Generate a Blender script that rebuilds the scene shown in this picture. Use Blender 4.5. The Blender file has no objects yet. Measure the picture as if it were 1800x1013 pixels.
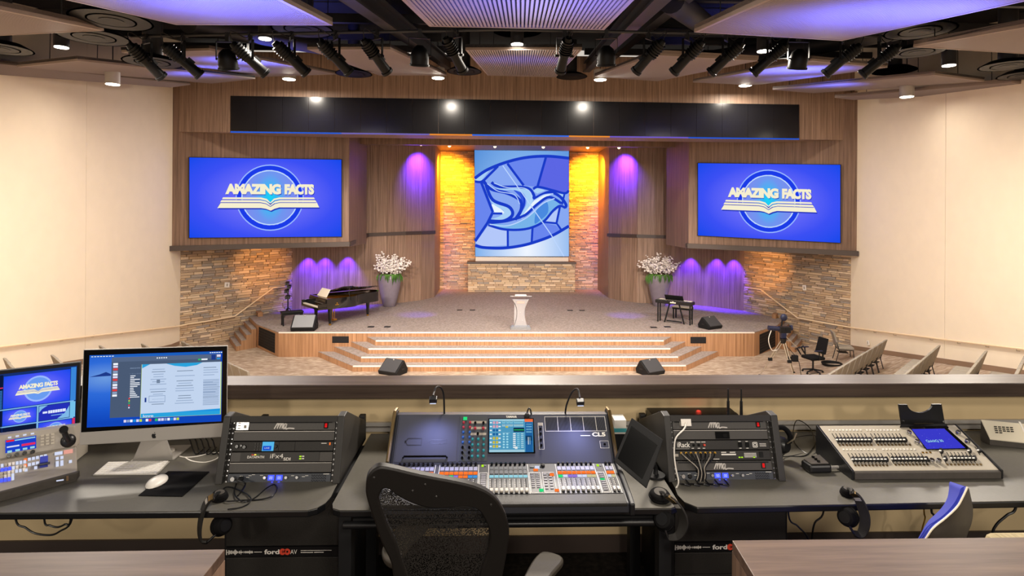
import bpy, math, random
from mathutils import Vector, Matrix
random.seed(7)
V = Vector
SC = bpy.context.scene
COL = SC.collection
PI = math.pi
# ------------------------------------------------------------------ camera, world, lamps, exposure
FPX, HOR = 1050.0, 370.0            # focal length in pixels of an 1800 px wide frame, row of the horizon
CZ = 2.13                           # camera height above the booth floor
cam = bpy.data.cameras.new('camera')
cam.sensor_width = 36.0
cam.lens = FPX / 1800.0 * 36.0
cam.shift_y = -(506.5 - HOR) / 1800.0
cam.clip_start, cam.clip_end = 0.05, 200
camo = bpy.data.objects.new('camera', cam)
COL.objects.link(camo)
CM = Matrix.Rotation(math.radians(-1.7), 3, 'Z') @ Matrix.Rotation(PI / 2, 3, 'X') @ Matrix.Rotation(math.radians(0.35), 3, 'Z')
camo.rotation_euler = CM.to_euler()
CAM = V((0, 0, CZ))
camo.location = CAM
SC.camera = camo
SC.view_settings.view_transform = 'Standard'
SC.view_settings.look = 'None'
SC.view_settings.gamma = 1.0
SC.view_settings.use_curve_mapping = False
SC.view_settings.exposure = 0.0
try:
    SC.cycles.max_bounces = 8
    SC.cycles.diffuse_bounces = 4
    SC.cycles.sample_clamp_indirect = 4.0
    SC.cycles.sample_clamp_direct = 30.0
    SC.cycles.caustics_reflective = False
    SC.cycles.caustics_refractive = False
except Exception:
    pass
wd = bpy.data.worlds.new('world')
SC.world = wd
wd.use_nodes = True
wd.node_tree.nodes['Background'].inputs[0].default_value = (1.0, 0.91, 0.80, 1)
wd.node_tree.nodes['Background'].inputs[1].default_value = 0.65

def ray(px, py):
    return CM @ V((px - 900.0, -(py - HOR), -FPX))
def onZ(px, py, z):                 # point of a pixel on a horizontal plane
    d = ray(px, py); return CAM + d * ((z - CZ) / d.z)
def onY(px, py, y):                 # point of a pixel on a plane facing the stage axis
    d = ray(px, py); return CAM + d * (y / d.y)
class Plane:
    def __init__(s, a, b, c):
        s.o = V(a); s.n = (V(b) - V(a)).cross(V(c) - V(a)).normalized()
        if s.n.dot(CAM - s.o) < 0: s.n = -s.n          # n looks back to the room
    def at(s, px, py, d=0.0):
        r = ray(px, py); o = s.o + s.n * d
        return CAM + r * ((o - CAM).dot(s.n) / r.dot(s.n))
    def axes(s, px, py):
        u = (s.at(px + 20, py) - s.at(px, py)).normalized()
        return u, s.n.cross(u).normalized()
CSL = 0.162                         # slope of the ceiling
def ceil_z(y): return CZ + 1.13 + CSL * y
CEIL = Plane(V((0, 0, ceil_z(0))), V((1, 0, ceil_z(0))), V((0, 10, ceil_z(10))))
def onC(px, py, d=0.0): return CEIL.at(px, py, d)
STAGE = CZ - 4.18
FLOOR = CZ - 5.02
DESK = CZ - 1.375
RX = 0.73                           # centre line of the hall

def lamp(name, kind, loc, target, power, color, size=0.3, angle=60, blend=0.5, spread=None, size_y=None):
    l = bpy.data.lights.new(name, kind)
    l.energy = power
    l.color = color
    if kind == 'SPOT':
        l.spot_size = math.radians(angle); l.spot_blend = blend; l.shadow_soft_size = size
    elif kind == 'AREA':
        l.shape = 'RECTANGLE' if size_y else 'DISK'
        l.size = size
        if size_y: l.size_y = size_y
        if spread: l.spread = math.radians(spread)
    else:
        l.shadow_soft_size = size
    o = bpy.data.objects.new(name, l)
    COL.objects.link(o)
    o.location = loc
    d = V(target) - V(loc)
    o.rotation_euler = d.to_track_quat('-Z', 'Y').to_euler()
    return o
WARM = (1.0, 0.90, 0.77)
# house lights: the downlights seen in the ceiling, then added soft fill rows
DOWN_PX = [(108, 84, 11), (198, 149, 15), (466, 69, 10), (508, 140, 19.5), (909, 79, 10.5), (770, 138, 18.5),
           (1055, 141, 18.5), (1342, 91, 10.5), (1310, 151, 19.5), (1668, 116, 12), (1594, 171, 16)]
def dl_pos(px, py, y): return onY(px, py, y)
for i, (px, py, y) in enumerate(DOWN_PX):
    p = dl_pos(px, py, y)
    front = py > 137 and 400 < px < 1400
    lamp('downlight_lamp', 'AREA', p + V((0, 0, -0.06)), p + V((0, 0.0, -3)), (150 if front else 25 if py in (149, 171) else 90), WARM, 0.25)
for y in (0.5, 5.0, 9.2, 13.5):  # unseen area lamps added below the clouds for soft, even light
    for x in (-6.0, 0.7, 7.4):
        lamp('house_fill', 'AREA', (x, y, ceil_z(y) - 0.3), (x, y, -5), {0.5: 70, 5.0: 220, 9.2: 340, 13.5: 340}[y], WARM, 0.8)
for x in (-3.6, 0.7, 5.0):             # unseen fill lamps added behind the camera to brighten the booth wall
    lamp('booth_fill', 'AREA', (x, -2.2, CZ + .9), (x, 3.7, 0.9), 75, WARM, 0.5)
# stage wash from the spots on the lighting pipe
for x in (-5.5, -2, 3.5, 7):
    lamp('stage_wash', 'SPOT', (x, 10.2, CZ + 2.5), (RX + (x - RX) * 0.55, 23.5, STAGE), 3800, (1.0, 0.86, 0.74), 0.15, 46, 0.8)
for x, tx in ((-2.5, -4.6), (4.0, 6.9)):
    lamp('wall_wash', 'SPOT', (x, 10.2, CZ + 2.5), (tx, 27.0, CZ - 1.6), 2600, (1.0, .84, .74), 0.15, 26, 0.9)
lamp('plinth_wash', 'SPOT', (RX, 10.2, CZ + 2.5), (RX, 30.7, STAGE + 0.6), 3000, (1, .84, .66), 0.15, 22, 0.8)
# colour: amber on the back stone, violet on the curved walls, blue on the ceiling clouds
PURPLE = (0.09, 0.02, 1.0)
AMBER = (1.0, 0.33, 0.01)
BLUE = (0.09, 0.13, 1.0)

for x, tx in ((-2.35, -2.7), (4.95, 5.3)):
    lamp('amber_spot', 'SPOT', (x, 29.5, CZ + 2.75), (tx, 31.7, CZ + .9), 3400, AMBER, 0.05, 105, 0.9)
for x, tx in ((-2.95, -3.75), (5.5, 6.3)):
    lamp('violet_spot', 'SPOT', (x, 26.9, CZ + 2.6), (tx, 28.0, CZ + 1.5), 2300, PURPLE, 0.05, 88, 0.9)
for px, py in ((540, 543.2), (570, 541.4), (610, 538.6), (1213, 536), (1258, 540.5), (1288, 544.2)):
    b = onZ(px, py, STAGE); t = V((0.55 if px < 900 else -0.55, -0.84, 0))
    lamp('violet_downlight', 'SPOT', V((b.x, b.y, CZ - 1.75)) + t * .35, V((b.x, b.y, CZ - 3.3)), 700, PURPLE, 0.03, 75, 0.8)
for px, py in ((740, 528.5), (1094, 530)):
    b = onZ(px, py, STAGE + .6); t = V((0.6 if px < 900 else -0.6, -0.8, 0))
    lamp('violet_floor_spot', 'SPOT', V((b.x, b.y, STAGE + 1.6)) + t * .3, V((b.x, b.y, STAGE)) + t * -.25, 110, PURPLE, 0.03, 60, 0.9)
# blue wash on the clouds from added spots in mid-air, without fixtures
for x, y, p in ((-2.7, 6.3, 1400), (-5.3, 13.6, 1800), (4.3, 6.3, 1400), (6.9, 13.6, 1800), (0.55, 6.0, 420), (.6, 12.5, 160), (-7.6, 16, 700), (8.9, 16, 700)):
    lamp('added_blue_wash', 'SPOT', (x, y, ceil_z(y) - 1.5), (x, y + .2, ceil_z(y)), p, BLUE, 0.1, 104, 1.0)
# orange spill on the side stone by the stage ends
for px, py, pl in ((470, 470, -1), (1345, 470, 1)):
    t = onY(px, py, 23.6)
    lamp('orange_spot', 'SPOT', t + V((-pl * 2.4, -2.2, .3)), t, 500, (1.0, .45, .12), .05, 46, .9)
# ------------------------------------------------------------------ materials
def lin(h):
    h = h.lstrip('#')
    r = []
    for i in (0, 2, 4):
        c = int(h[i:i + 2], 16) / 255.0
        r.append(c / 12.92 if c <= 0.04045 else ((c + 0.055) / 1.055) ** 2.4)
    return (r[0], r[1], r[2], 1.0)
def newmat(name):
    m = bpy.data.materials.new(name)
    m.use_nodes = True
    nt = m.node_tree
    return m, nt, nt.nodes['Principled BSDF']
def mat(name, col, rough=0.5, metal=0.0, spec=None, noise=0.0, nscale=40.0, bump=0.0, bscale=None, stretch=None, coat=0.0):
    m, nt, b = newmat(name)
    c = lin(col) if isinstance(col, str) else col
    b.inputs['Base Color'].default_value = c
    b.inputs['Roughness'].default_value = rough
    b.inputs['Metallic'].default_value = metal
    if spec is not None: b.inputs['Specular IOR Level'].default_value = spec
    if coat: b.inputs['Coat Weight'].default_value = coat
    if noise or bump:
        tc = nt.nodes.new('ShaderNodeTexCoord')
        mp = nt.nodes.new('ShaderNodeMapping')
        if stretch: mp.inputs['Scale'].default_value = stretch
        nt.links.new(tc.outputs['Object'], mp.inputs[0])
        nz = nt.nodes.new('ShaderNodeTexNoise')
        nz.inputs['Scale'].default_value = nscale
        nz.inputs['Detail'].default_value = 4
        nt.links.new(mp.outputs[0], nz.inputs['Vector'])
        if noise:
            rp = nt.nodes.new('ShaderNodeValToRGB')
            rp.color_ramp.elements[0].position = 0.3
            rp.color_ramp.elements[1].position = 0.7
            rp.color_ramp.elements[0].color = tuple(max(0, x * (1 - noise)) for x in c[:3]) + (1,)
            rp.color_ramp.elements[1].color = tuple(min(1, x * (1 + noise)) for x in c[:3]) + (1,)
            nt.links.new(nz.outputs['Fac'], rp.inputs[0])
            nt.links.new(rp.outputs[0], b.inputs['Base Color'])
        if bump:
            bp = nt.nodes.new('ShaderNodeBump')
            bp.inputs['Strength'].default_value = bump
            bp.inputs['Distance'].default_value = 0.01
            nt.links.new(nz.outputs['Fac'], bp.inputs['Height'])
            nt.links.new(bp.outputs[0], b.inputs['Normal'])
    return m
def emit(name, col, s=1.0, light=False):
    m, nt, b = newmat(name)
    c = lin(col) if isinstance(col, str) else col
    b.inputs['Base Color'].default_value = (0, 0, 0, 1)
    b.inputs['Specular IOR Level'].default_value = 0.0
    b.inputs['Emission Color'].default_value = c
    b.inputs['Emission Strength'].default_value = s
    if not light:
        try: m.cycles.emission_sampling = 'NONE'
        except Exception: pass
    return m
def emit_radial(name, stops, s=1.0, kx=1.0, ky=1.0, cx=0.5, cy=0.5):
    """screen background: colour by distance from the centre of the picture, on the UV map of the screen"""
    m, nt, b = newmat(name)
    b.inputs['Base Color'].default_value = (0, 0, 0, 1)
    b.inputs['Specular IOR Level'].default_value = 0.0
    uv = nt.nodes.new('ShaderNodeUVMap')
    mp = nt.nodes.new('ShaderNodeMapping')
    mp.inputs['Location'].default_value = (-cx * kx, -cy * ky, 0)
    mp.inputs['Scale'].default_value = (kx, ky, 0)
    ln = nt.nodes.new('ShaderNodeVectorMath'); ln.operation = 'LENGTH'
    rp = nt.nodes.new('ShaderNodeValToRGB')
    els = rp.color_ramp.elements
    while len(els) < len(stops): els.new(0.5)
    for e, (p, c) in zip(els, stops):
        e.position = p; e.color = lin(c)
    nt.links.new(uv.outputs[0], mp.inputs[0]); nt.links.new(mp.outputs[0], ln.inputs[0])
    nt.links.new(ln.outputs['Value'], rp.inputs[0]); nt.links.new(rp.outputs[0], b.inputs['Emission Color'])
    b.inputs['Emission Strength'].default_value = s
    return m
def wood(name, dark, light, scale=(60, 60, 0.7), rough=0.5, spec=0.3, seams=0.0):
    m, nt, b = newmat(name)
    b.inputs['Roughness'].default_value = rough
    b.inputs['Specular IOR Level'].default_value = spec
    tc = nt.nodes.new('ShaderNodeTexCoord')
    mp = nt.nodes.new('ShaderNodeMapping'); mp.inputs['Scale'].default_value = scale
    nt.links.new(tc.outputs['Object'], mp.inputs[0])
    nz = nt.nodes.new('ShaderNodeTexNoise'); nz.inputs['Scale'].default_value = 1.0; nz.inputs['Detail'].default_value = 5
    nz.inputs['Roughness'].default_value = 0.65
    nt.links.new(mp.outputs[0], nz.inputs['Vector'])
    rp = nt.nodes.new('ShaderNodeValToRGB')
    rp.color_ramp.elements[0].position = 0.32; rp.color_ramp.elements[0].color = lin(dark)
    rp.color_ramp.elements[1].position = 0.68; rp.color_ramp.elements[1].color = lin(light)
    nt.links.new(nz.outputs['Fac'], rp.inputs[0])
    nt.links.new(rp.outputs[0], b.inputs['Base Color'])
    return m
def mottled(name, c1, c2, c3, scale=30, rough=0.9, bump=0.15, stretch=(1, 1, 1), bscale=None):
    m, nt, b = newmat(name)
    b.inputs['Roughness'].default_value = rough
    b.inputs['Specular IOR Level'].default_value = 0.15
    tc = nt.nodes.new('ShaderNodeTexCoord')
    mp = nt.nodes.new('ShaderNodeMapping'); mp.inputs['Scale'].default_value = stretch
    nt.links.new(tc.outputs['Object'], mp.inputs[0])
    nz = nt.nodes.new('ShaderNodeTexNoise'); nz.inputs['Scale'].default_value = scale; nz.inputs['Detail'].default_value = 5
    nt.links.new(mp.outputs[0], nz.inputs['Vector'])
    rp = nt.nodes.new('ShaderNodeValToRGB')
    rp.color_ramp.elements.new(0.5)
    for e, (p, c) in zip(rp.color_ramp.elements, ((0.33, c1), (0.5, c2), (0.67, c3))):
        e.position = p; e.color = lin(c)
    nt.links.new(nz.outputs['Fac'], rp.inputs[0]); nt.links.new(rp.outputs[0], b.inputs['Base Color'])
    if bump:
        bp = nt.nodes.new('ShaderNodeBump'); bp.inputs['Strength'].default_value = bump; bp.inputs['Distance'].default_value = 0.01
        nt.links.new(nz.outputs['Fac'], bp.inputs['Height']); nt.links.new(bp.outputs[0], b.inputs['Normal'])
    return m
M = {}
M['wall'] = mat('warm_white_wall', '#e8d9c2', 0.85, spec=0.2, noise=0.02, nscale=2.5)
M['booth_wall'] = mat('beige_paint', '#d2bb92', 0.8, spec=0.2, noise=0.02, nscale=3)
M['black_deck'] = mat('black_deck', '#0c0b0c', 0.8, spec=0.2)
M['black_steel'] = mat('black_steel', '#242326', 0.5, spec=0.4)
M['walnut'] = wood('walnut_panel', '#715b4c', '#a68a76', (22, 22, 0.5), 0.45)
M['walnut_dark'] = wood('walnut_dark', '#604b3d', '#8e7260', (22, 22, 0.5), 0.45)
M['oak'] = wood('stage_front_oak', '#8e6849', '#c0936e', (26, 26, 0.5), 0.5)
M['brown_trim'] = mat('brown_trim', '#453a35', 0.5)
M['ledge'] = wood('ledge_laminate', '#3c312b', '#54463d', (1.2, 30, 30), 0.38, 0.2)
M['counter'] = wood('counter_laminate', '#4a382f', '#6b5548', (1.5, 26, 26), 0.45, 0.3)
M['carpet'] = mottled('stage_carpet', '#897d76', '#9a8e87', '#aa9e97', 14, 0.95, 0.1)
M['carpet_hall'] = mottled('hall_carpet', '#96806d', '#ac9783', '#c4b29e', 5.0, 0.95, 0.1, (1, 2.5, 1))
M['booth_floor'] = mottled('booth_carpet', '#1c1917', '#26221f', '#302b27', 30, 0.95, 0.1)
M['nosing'] = mat('white_nosing', '#f2e8da', 0.5)
M['cloud'] = mat('cloud_slat', '#8f827d', 0.65, spec=0.25)
M['cloud_edge'] = mat('cloud_edge', '#8f7f76', 0.65, spec=0.25)
M['cloud_back'] = mat('cloud_backing', '#1b1a1e', 0.8)
M['stone'] = [mat('ledger_stone', c, 0.8, spec=0.2, noise=0.12, nscale=18) for c in
              ('#bda488', '#ab957f', '#cdb597', '#9c8b7b', '#d6bfa4', '#b39a80', '#a0958b', '#c4a786')]
M['joint'] = mat('stone_joint', '#6a5a4c', 0.95)
M['black_gloss'] = mat('black_gloss', '#0a0a0b', 0.12, spec=0.5)
M['black_satin'] = mat('black_satin', '#151517', 0.35, spec=0.45)
M['black_matt'] = mat('black_matt', '#161618', 0.65, spec=0.3)
M['black_grain'] = mat('black_textured_plastic', '#2a2826', 0.5, spec=0.3, noise=0.15, nscale=300, bump=0.15)
M['rack_panel'] = mat('rack_panel', '#3f3c39', 0.45, spec=0.4, noise=0.05, nscale=120)
M['rack_frame'] = mat('rack_frame', '#2d2b29', 0.5, spec=0.4)
M['panel_grey'] = mat('blue_grey_panel', '#3a3e46', 0.45, spec=0.4)
M['desk'] = mat('charcoal_laminate', '#615e57', 0.45, spec=0.3, noise=0.05, nscale=60)
M['desk_edge'] = mat('black_edge', '#141416', 0.3, spec=0.5)
M['console'] = mat('console_body', '#2a2b31', 0.4, spec=0.45)
M['console_top'] = mat('console_meter_panel', '#3d3f4c', 0.6, spec=0.3)
M['console_dark'] = mat('console_fader_panel', '#26262b', 0.45, spec=0.4)
M['brass'] = mat('champagne_metal', '#b59a6b', 0.3, 1.0)
M['chrome'] = mat('chrome', '#c9c9c9', 0.2, 1.0)
M['steel'] = mat('brushed_steel', '#b5a894', 0.35, 0.9)
M['silver'] = mat('silver_aluminium', '#b9b4ae', 0.45, 0.35)
M['white_plastic'] = mat('white_plastic', '#efe9e0', 0.4)
M['key_white'] = mat('white_key', '#f4f0ea', 0.5)
M['grey_plastic'] = mat('grey_plastic', '#a39b90', 0.5)
M['light_grey'] = mat('light_grey_face', '#b7ae9e', 0.45, spec=0.4)
M['cream'] = mat('cream_plastic', '#e3d9c3', 0.5)
M['ear_pad'] = mat('black_leatherette', '#121112', 0.75, spec=0.1, bump=0.1, nscale=60)
M['mesh_frame'] = mat('chair_frame_plastic', '#171412', 0.5, spec=0.25, noise=0.06, nscale=150)
M['arm_pad'] = mat('chair_arm_pad', '#3c362e', 0.6, spec=0.3, noise=0.06, nscale=150, bump=0.1)
M['seat_black'] = mat('black_fabric', '#1c1b1c', 0.9, spec=0.1, noise=0.2, nscale=200)
M['seat_blue'] = mat('blue_vinyl', '#3a46b4', 0.45, spec=0.4)
M['shell_grey'] = mat('grey_shell', '#4d4843', 0.6, spec=0.3, noise=0.08, nscale=40)
M['beige_cord'] = mat('beige_corduroy', '#b5a685', 0.9, spec=0.1, noise=0.2, nscale=1.0, stretch=(120, 8, 8), bump=0.3)
M['chair_fabric'] = mat('grey_chair_fabric', '#989084', 0.9, spec=0.1, noise=0.08, nscale=60)
M['gold'] = mat('brass_gold', '#d0a040', 0.3, 1.0)
M['piano'] = mat('piano_black', '#0b0b0d', 0.08, spec=0.6, coat=0.5)
M['ivory'] = mat('ivory_keys', '#e9e2d2', 0.4)
M['soundboard'] = mat('soundboard_gold', '#b9793a', 0.45, 0.3)
M['vase'] = mat('grey_glazed_vase', '#7d7480', 0.25, spec=0.5, noise=0.05, nscale=8)
M['blossom'] = mat('white_blossom', '#f6efea', 0.7, noise=0.05, nscale=30)
M['leaf'] = mat('green_leaf', '#4d7a2e', 0.7, noise=0.2, nscale=12)
M['stem'] = mat('brown_stem', '#5a4632', 0.8)
M['vent_black'] = mat('vent_black', '#08080a', 0.45, spec=0.2)
M['lens'] = mat('lens_glass', '#20242c', 0.05, spec=0.8)
M['white_paint'] = mat('white_print', '#e6e2da', 0.6)
M['red_print'] = mat('red_print', '#d8452e', 0.6)
M['red_lens'] = emit('red_switch_glow', '#e02020', 1.2)
M['green_led'] = emit('green_led', '#30e080', 1.0)
M['yellow_led'] = emit('yellow_led', '#b8f030', 1.0)
M['orange_led'] = emit('orange_led', '#ff7a30', 1.0)
M['white_led'] = emit('white_led', '#dfe6ff', 0.9)
M['blue_led'] = emit('blue_display', '#3a48ff', 2.2)
M['cyan_led'] = emit('cyan_led', '#9fdcea', 0.9)
M['lamp_disc'] = emit('downlight_glow', '#fff4df', 18.0)
M['warm_led'] = emit('warm_lens_glow', '#ffdca0', 4.0)
def acrylic():
    m, nt, b = newmat('clear_acrylic')
    b.inputs['Base Color'].default_value = (0.95, 0.95, 0.98, 1)
    b.inputs['Roughness'].default_value = 0.12
    b.inputs['Transmission Weight'].default_value = 0.75
    b.inputs['IOR'].default_value = 1.2
    return m
M['acrylic'] = acrylic()
M['base_tan'] = mat('tan_base', '#8a705a', 0.6)
M['pale_red'] = mat('pale_red_print', '#d09488', 0.6)
def mesh_fabric():
    m, nt, b = newmat('chair_mesh_fabric')
    b.inputs['Base Color'].default_value = lin('#1a1613')
    b.inputs['Roughness'].default_value = 0.6
    tc = nt.nodes.new('ShaderNodeTexCoord')
    mp = nt.nodes.new('ShaderNodeMapping'); mp.inputs['Scale'].default_value = (230, 230, 230)
    nt.links.new(tc.outputs['Object'], mp.inputs[0])
    vo = nt.nodes.new('ShaderNodeTexVoronoi'); vo.inputs['Scale'].default_value = 1.0
    nt.links.new(mp.outputs[0], vo.inputs['Vector'])
    gt = nt.nodes.new('ShaderNodeMath'); gt.operation = 'GREATER_THAN'; gt.inputs[1].default_value = 0.44
    nt.links.new(vo.outputs['Distance'], gt.inputs[0])
    ad = nt.nodes.new('ShaderNodeMath'); ad.operation = 'MAXIMUM'; ad.inputs[1].default_value = 0.0
    nt.links.new(gt.outputs[0], ad.inputs[0])
    nt.links.new(ad.outputs[0], b.inputs['Alpha'])
    return m
M['chair_mesh'] = mesh_fabric()
# ------------------------------------------------------------------ mesh collector
class MB:
    def __init__(s): s.v = []; s.f = []; s.m = []; s.uv = None
    def add(s, vs, fs, mi=0):
        o = len(s.v)
        s.v += [V(p) for p in vs]
        for f in fs: s.f.append(tuple(i + o for i in f)); s.m.append(mi)
        return s
    def hexa(s, p, mi=0):
        return s.add(p, [(3, 2, 1, 0), (4, 5, 6, 7), (0, 1, 5, 4), (1, 2, 6, 5), (2, 3, 7, 6), (3, 0, 4, 7)], mi)
    def box(s, a, b, mi=0):
        x0, y0, z0 = a; x1, y1, z1 = b
        return s.hexa([V((x0, y0, z0)), V((x1, y0, z0)), V((x1, y1, z0)), V((x0, y1, z0)),
                       V((x0, y0, z1)), V((x1, y0, z1)), V((x1, y1, z1)), V((x0, y1, z1))], mi)
    def ob(s, c, ux, uy, uz, mi=0):            # centre and three half axes
        c = V(c); ux = V(ux); uy = V(uy); uz = V(uz)
        return s.hexa([c - ux - uy - uz, c + ux - uy - uz, c + ux + uy - uz, c - ux + uy - uz,
                       c - ux - uy + uz, c + ux - uy + uz, c + ux + uy + uz, c - ux + uy + uz], mi)
    def prism(s, pts, vec, mi=0):
        n = len(pts); vec = V(vec)
        return s.add([V(p) for p in pts] + [V(p) + vec for p in pts],
                     [tuple(range(n))[::-1], tuple(range(n, 2 * n))] + [(i, (i + 1) % n, n + (i + 1) % n, n + i) for i in range(n)], mi)
    def ring(s, outer, inner, vec, mi=0):      # two loops of equal length, extruded
        n = len(outer); vec = V(vec)
        vs = [V(p) for p in outer] + [V(p) for p in inner] + [V(p) + vec for p in outer] + [V(p) + vec for p in inner]
        fs = []
        for i in range(n):
            j = (i + 1) % n
            fs += [(i, j, n + j, n + i), (2 * n + i, 3 * n + i, 3 * n + j, 2 * n + j), (i, 2 * n + i, 2 * n + j, j), (n + i, n + j, 3 * n + j, 3 * n + i)]
        return s.add(vs, fs, mi)
    def cyl(s, p0, p1, r0, r1=None, n=12, mi=0, cap=True):
        r1 = r0 if r1 is None else r1
        p0 = V(p0); p1 = V(p1); d = (p1 - p0).normalized()
        a = V((0, 0, 1)) if abs(d.z) < 0.9 else V((1, 0, 0))
        u = d.cross(a).normalized(); w = d.cross(u)
        vs = []
        for p, r in ((p0, r0), (p1, r1)):
            vs += [p + (u * math.cos(2 * PI * i / n) + w * math.sin(2 * PI * i / n)) * r for i in range(n)]
        fs = [(i, (i + 1) % n, n + (i + 1) % n, n + i) for i in range(n)]
        if cap: fs += [tuple(range(n))[::-1], tuple(range(n, 2 * n))]
        return s.add(vs, fs, mi)
    def tube(s, pts, r, n=8, mi=0, closed=False):
        pts = [V(p) for p in pts]; m = len(pts)
        vs = []; prev = None
        for i, p in enumerate(pts):
            a = pts[i - 1] if (i > 0 or closed) else p
            b = pts[(i + 1) % m] if (i < m - 1 or closed) else p
            d = (b - a)
            d = d.normalized() if d.length > 1e-9 else V((0, 0, 1))
            if prev is None:
                q = V((0, 0, 1)) if abs(d.z) < 0.9 else V((1, 0, 0))
                u = d.cross(q).normalized()
            else:
                u = (prev - d * prev.dot(d)); u = u.normalized() if u.length > 1e-6 else d.orthogonal().normalized()
            prev = u; w = d.cross(u)
            rr = r[i] if isinstance(r, (list, tuple)) else r
            vs += [p + (u * math.cos(2 * PI * k / n) + w * math.sin(2 * PI * k / n)) * rr for k in range(n)]
        fs = []
        for i in range(m if closed else m - 1):
            a = i * n; b = ((i + 1) % m) * n
            fs += [(a + k, a + (k + 1) % n, b + (k + 1) % n, b + k) for k in range(n)]
        if not closed: fs += [tuple(range(n))[::-1], tuple(range((m - 1) * n, m * n))]
        return s.add(vs, fs, mi)
    def lathe(s, prof, o=(0, 0, 0), n=24, mi=0, ax=None):
        o = V(o); d = V(ax).normalized() if ax else V((0, 0, 1))
        q = V((0, 0, 1)) if abs(d.z) < 0.9 else V((1, 0, 0))
        u = d.cross(q).normalized(); w = d.cross(u)
        vs = []
        for r, z in prof:
            vs += [o + d * z + (u * math.cos(2 * PI * k / n) + w * math.sin(2 * PI * k / n)) * r for k in range(n)]
        m = len(prof); fs = []
        for i in range(m - 1):
            fs += [(i * n + k, i * n + (k + 1) % n, (i + 1) * n + (k + 1) % n, (i + 1) * n + k) for k in range(n)]
        fs += [tuple(range(n))[::-1], tuple(range((m - 1) * n, m * n))]
        return s.add(vs, fs, mi)
    def ell(s, c, r, nu=14, nv=8, mi=0, mt=None):
        c = V(c); vs = []; fs = []
        for j in range(1, nv):
            t = PI * j / nv
            for i in range(nu):
                a = 2 * PI * i / nu
                p = V((r[0] * math.sin(t) * math.cos(a), r[1] * math.sin(t) * math.sin(a), r[2] * math.cos(t)))
                vs.append(c + (mt @ p if mt else p))
        top = V((0, 0, r[2])); bot = V((0, 0, -r[2]))
        vs += [c + (mt @ top if mt else top), c + (mt @ bot if mt else bot)]
        T = (nv - 1) * nu
        for j in range(nv - 2):
            fs += [(j * nu + i, (j + 1) * nu + i, (j + 1) * nu + (i + 1) % nu, j * nu + (i + 1) % nu) for i in range(nu)]
        fs += [(T, i, (i + 1) % nu) for i in range(nu)]
        fs += [(T + 1, (nv - 2) * nu + (i + 1) % nu, (nv - 2) * nu + i) for i in range(nu)]
        return s.add(vs, fs, mi)
    def quad(s, a, b, c, d, mi=0):
        return s.add([a, b, c, d], [(0, 1, 2, 3)], mi)
    def build(s, name, mats, parent=None, smooth=False, bev=0.0, label=None, kind=None, fix=True, solid=0.0, sub=0):
        off = V((0, 0, 0)); p = parent
        while p is not None: off = off + p.location; p = p.parent
        me = bpy.data.meshes.new(name)
        me.from_pydata([v - off for v in s.v], [], s.f)
        if not isinstance(mats, (list, tuple)): mats = [mats]
        for m in mats: me.materials.append(m)
        if len(mats) > 1: me.polygons.foreach_set('material_index', s.m)
        me.update()
        if fix:
            import bmesh
            bm = bmesh.new(); bm.from_mesh(me); bmesh.ops.recalc_face_normals(bm, faces=bm.faces); bm.to_mesh(me); bm.free()
        if smooth:
            me.polygons.foreach_set('use_smooth', [True] * len(me.polygons))
            try: me.set_sharp_from_angle(angle=0.7)
            except Exception: pass
        o = bpy.data.objects.new(name, me)
        COL.objects.link(o)
        if parent: o.parent = parent
        if solid:
            md = o.modifiers.new('thickness', 'SOLIDIFY'); md.thickness = solid; md.offset = 0
        if bev:
            md = o.modifiers.new('bevel', 'BEVEL'); md.width = bev; md.segments = 2; md.limit_method = 'ANGLE'; md.angle_limit = 0.6
        if sub:
            md = o.modifiers.new('subd', 'SUBSURF'); md.levels = sub; md.render_levels = sub
        if label: o['label'] = label
        if kind: o['kind'] = kind
        return o
def thing(name, label, cat, loc=(0, 0, 0), group=None):
    o = bpy.data.objects.new(name, None); COL.objects.link(o)
    o.location = loc; o.empty_display_size = 0.1
    o['label'] = label; o['category'] = cat
    if group: o['group'] = group
    return o
def tag(o, label, cat, group=None):
    o['label'] = label; o['category'] = cat
    if group: o['group'] = group
    return o
def struct(o):
    o['kind'] = 'structure'; return o
def dup(root, loc, rotz, label, group=None, scale=None):
    r = root.copy(); COL.objects.link(r); r.location = loc; r.rotation_euler = (0, 0, rotz)
    if scale: r.scale = (scale,) * 3
    r['label'] = label
    if group: r['group'] = group
    for ch in list(root.children):
        c = ch.copy(); COL.objects.link(c); c.parent = r
        for g in list(ch.children):
            d = g.copy(); COL.objects.link(d); d.parent = c
    return r
def screen(name, p, m, parent, d=None):
    """a lit picture: quad with UV map, p = BL, BR, TR, TL"""
    o = MB().quad(*p).build(name, m, parent, fix=False)
    uv = o.data.uv_layers.new(name='UVMap')
    for l, c in zip(uv.data, ((0, 0), (1, 0), (1, 1), (0, 1))): l.uv = c
    return o
_tc = {}
def text2d(s, bold=0.0, spacing=1.0):
    k = (s, bold, spacing)
    if k not in _tc:
        cu = bpy.data.curves.new('t', 'FONT'); cu.body = s; cu.size = 1.0; cu.offset = bold; cu.space_character = spacing
        cu.resolution_u = 3
        ob = bpy.data.objects.new('t', cu)
        COL.objects.link(ob)
        dg = bpy.context.evaluated_depsgraph_get()
        me = bpy.data.meshes.new_from_object(ob.evaluated_get(dg))
        _tc[k] = ([tuple(v.co) for v in me.vertices], [tuple(p.vertices) for p in me.polygons])
        bpy.data.objects.remove(ob); bpy.data.curves.remove(cu); bpy.data.meshes.remove(me)
    return _tc[k]
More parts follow.
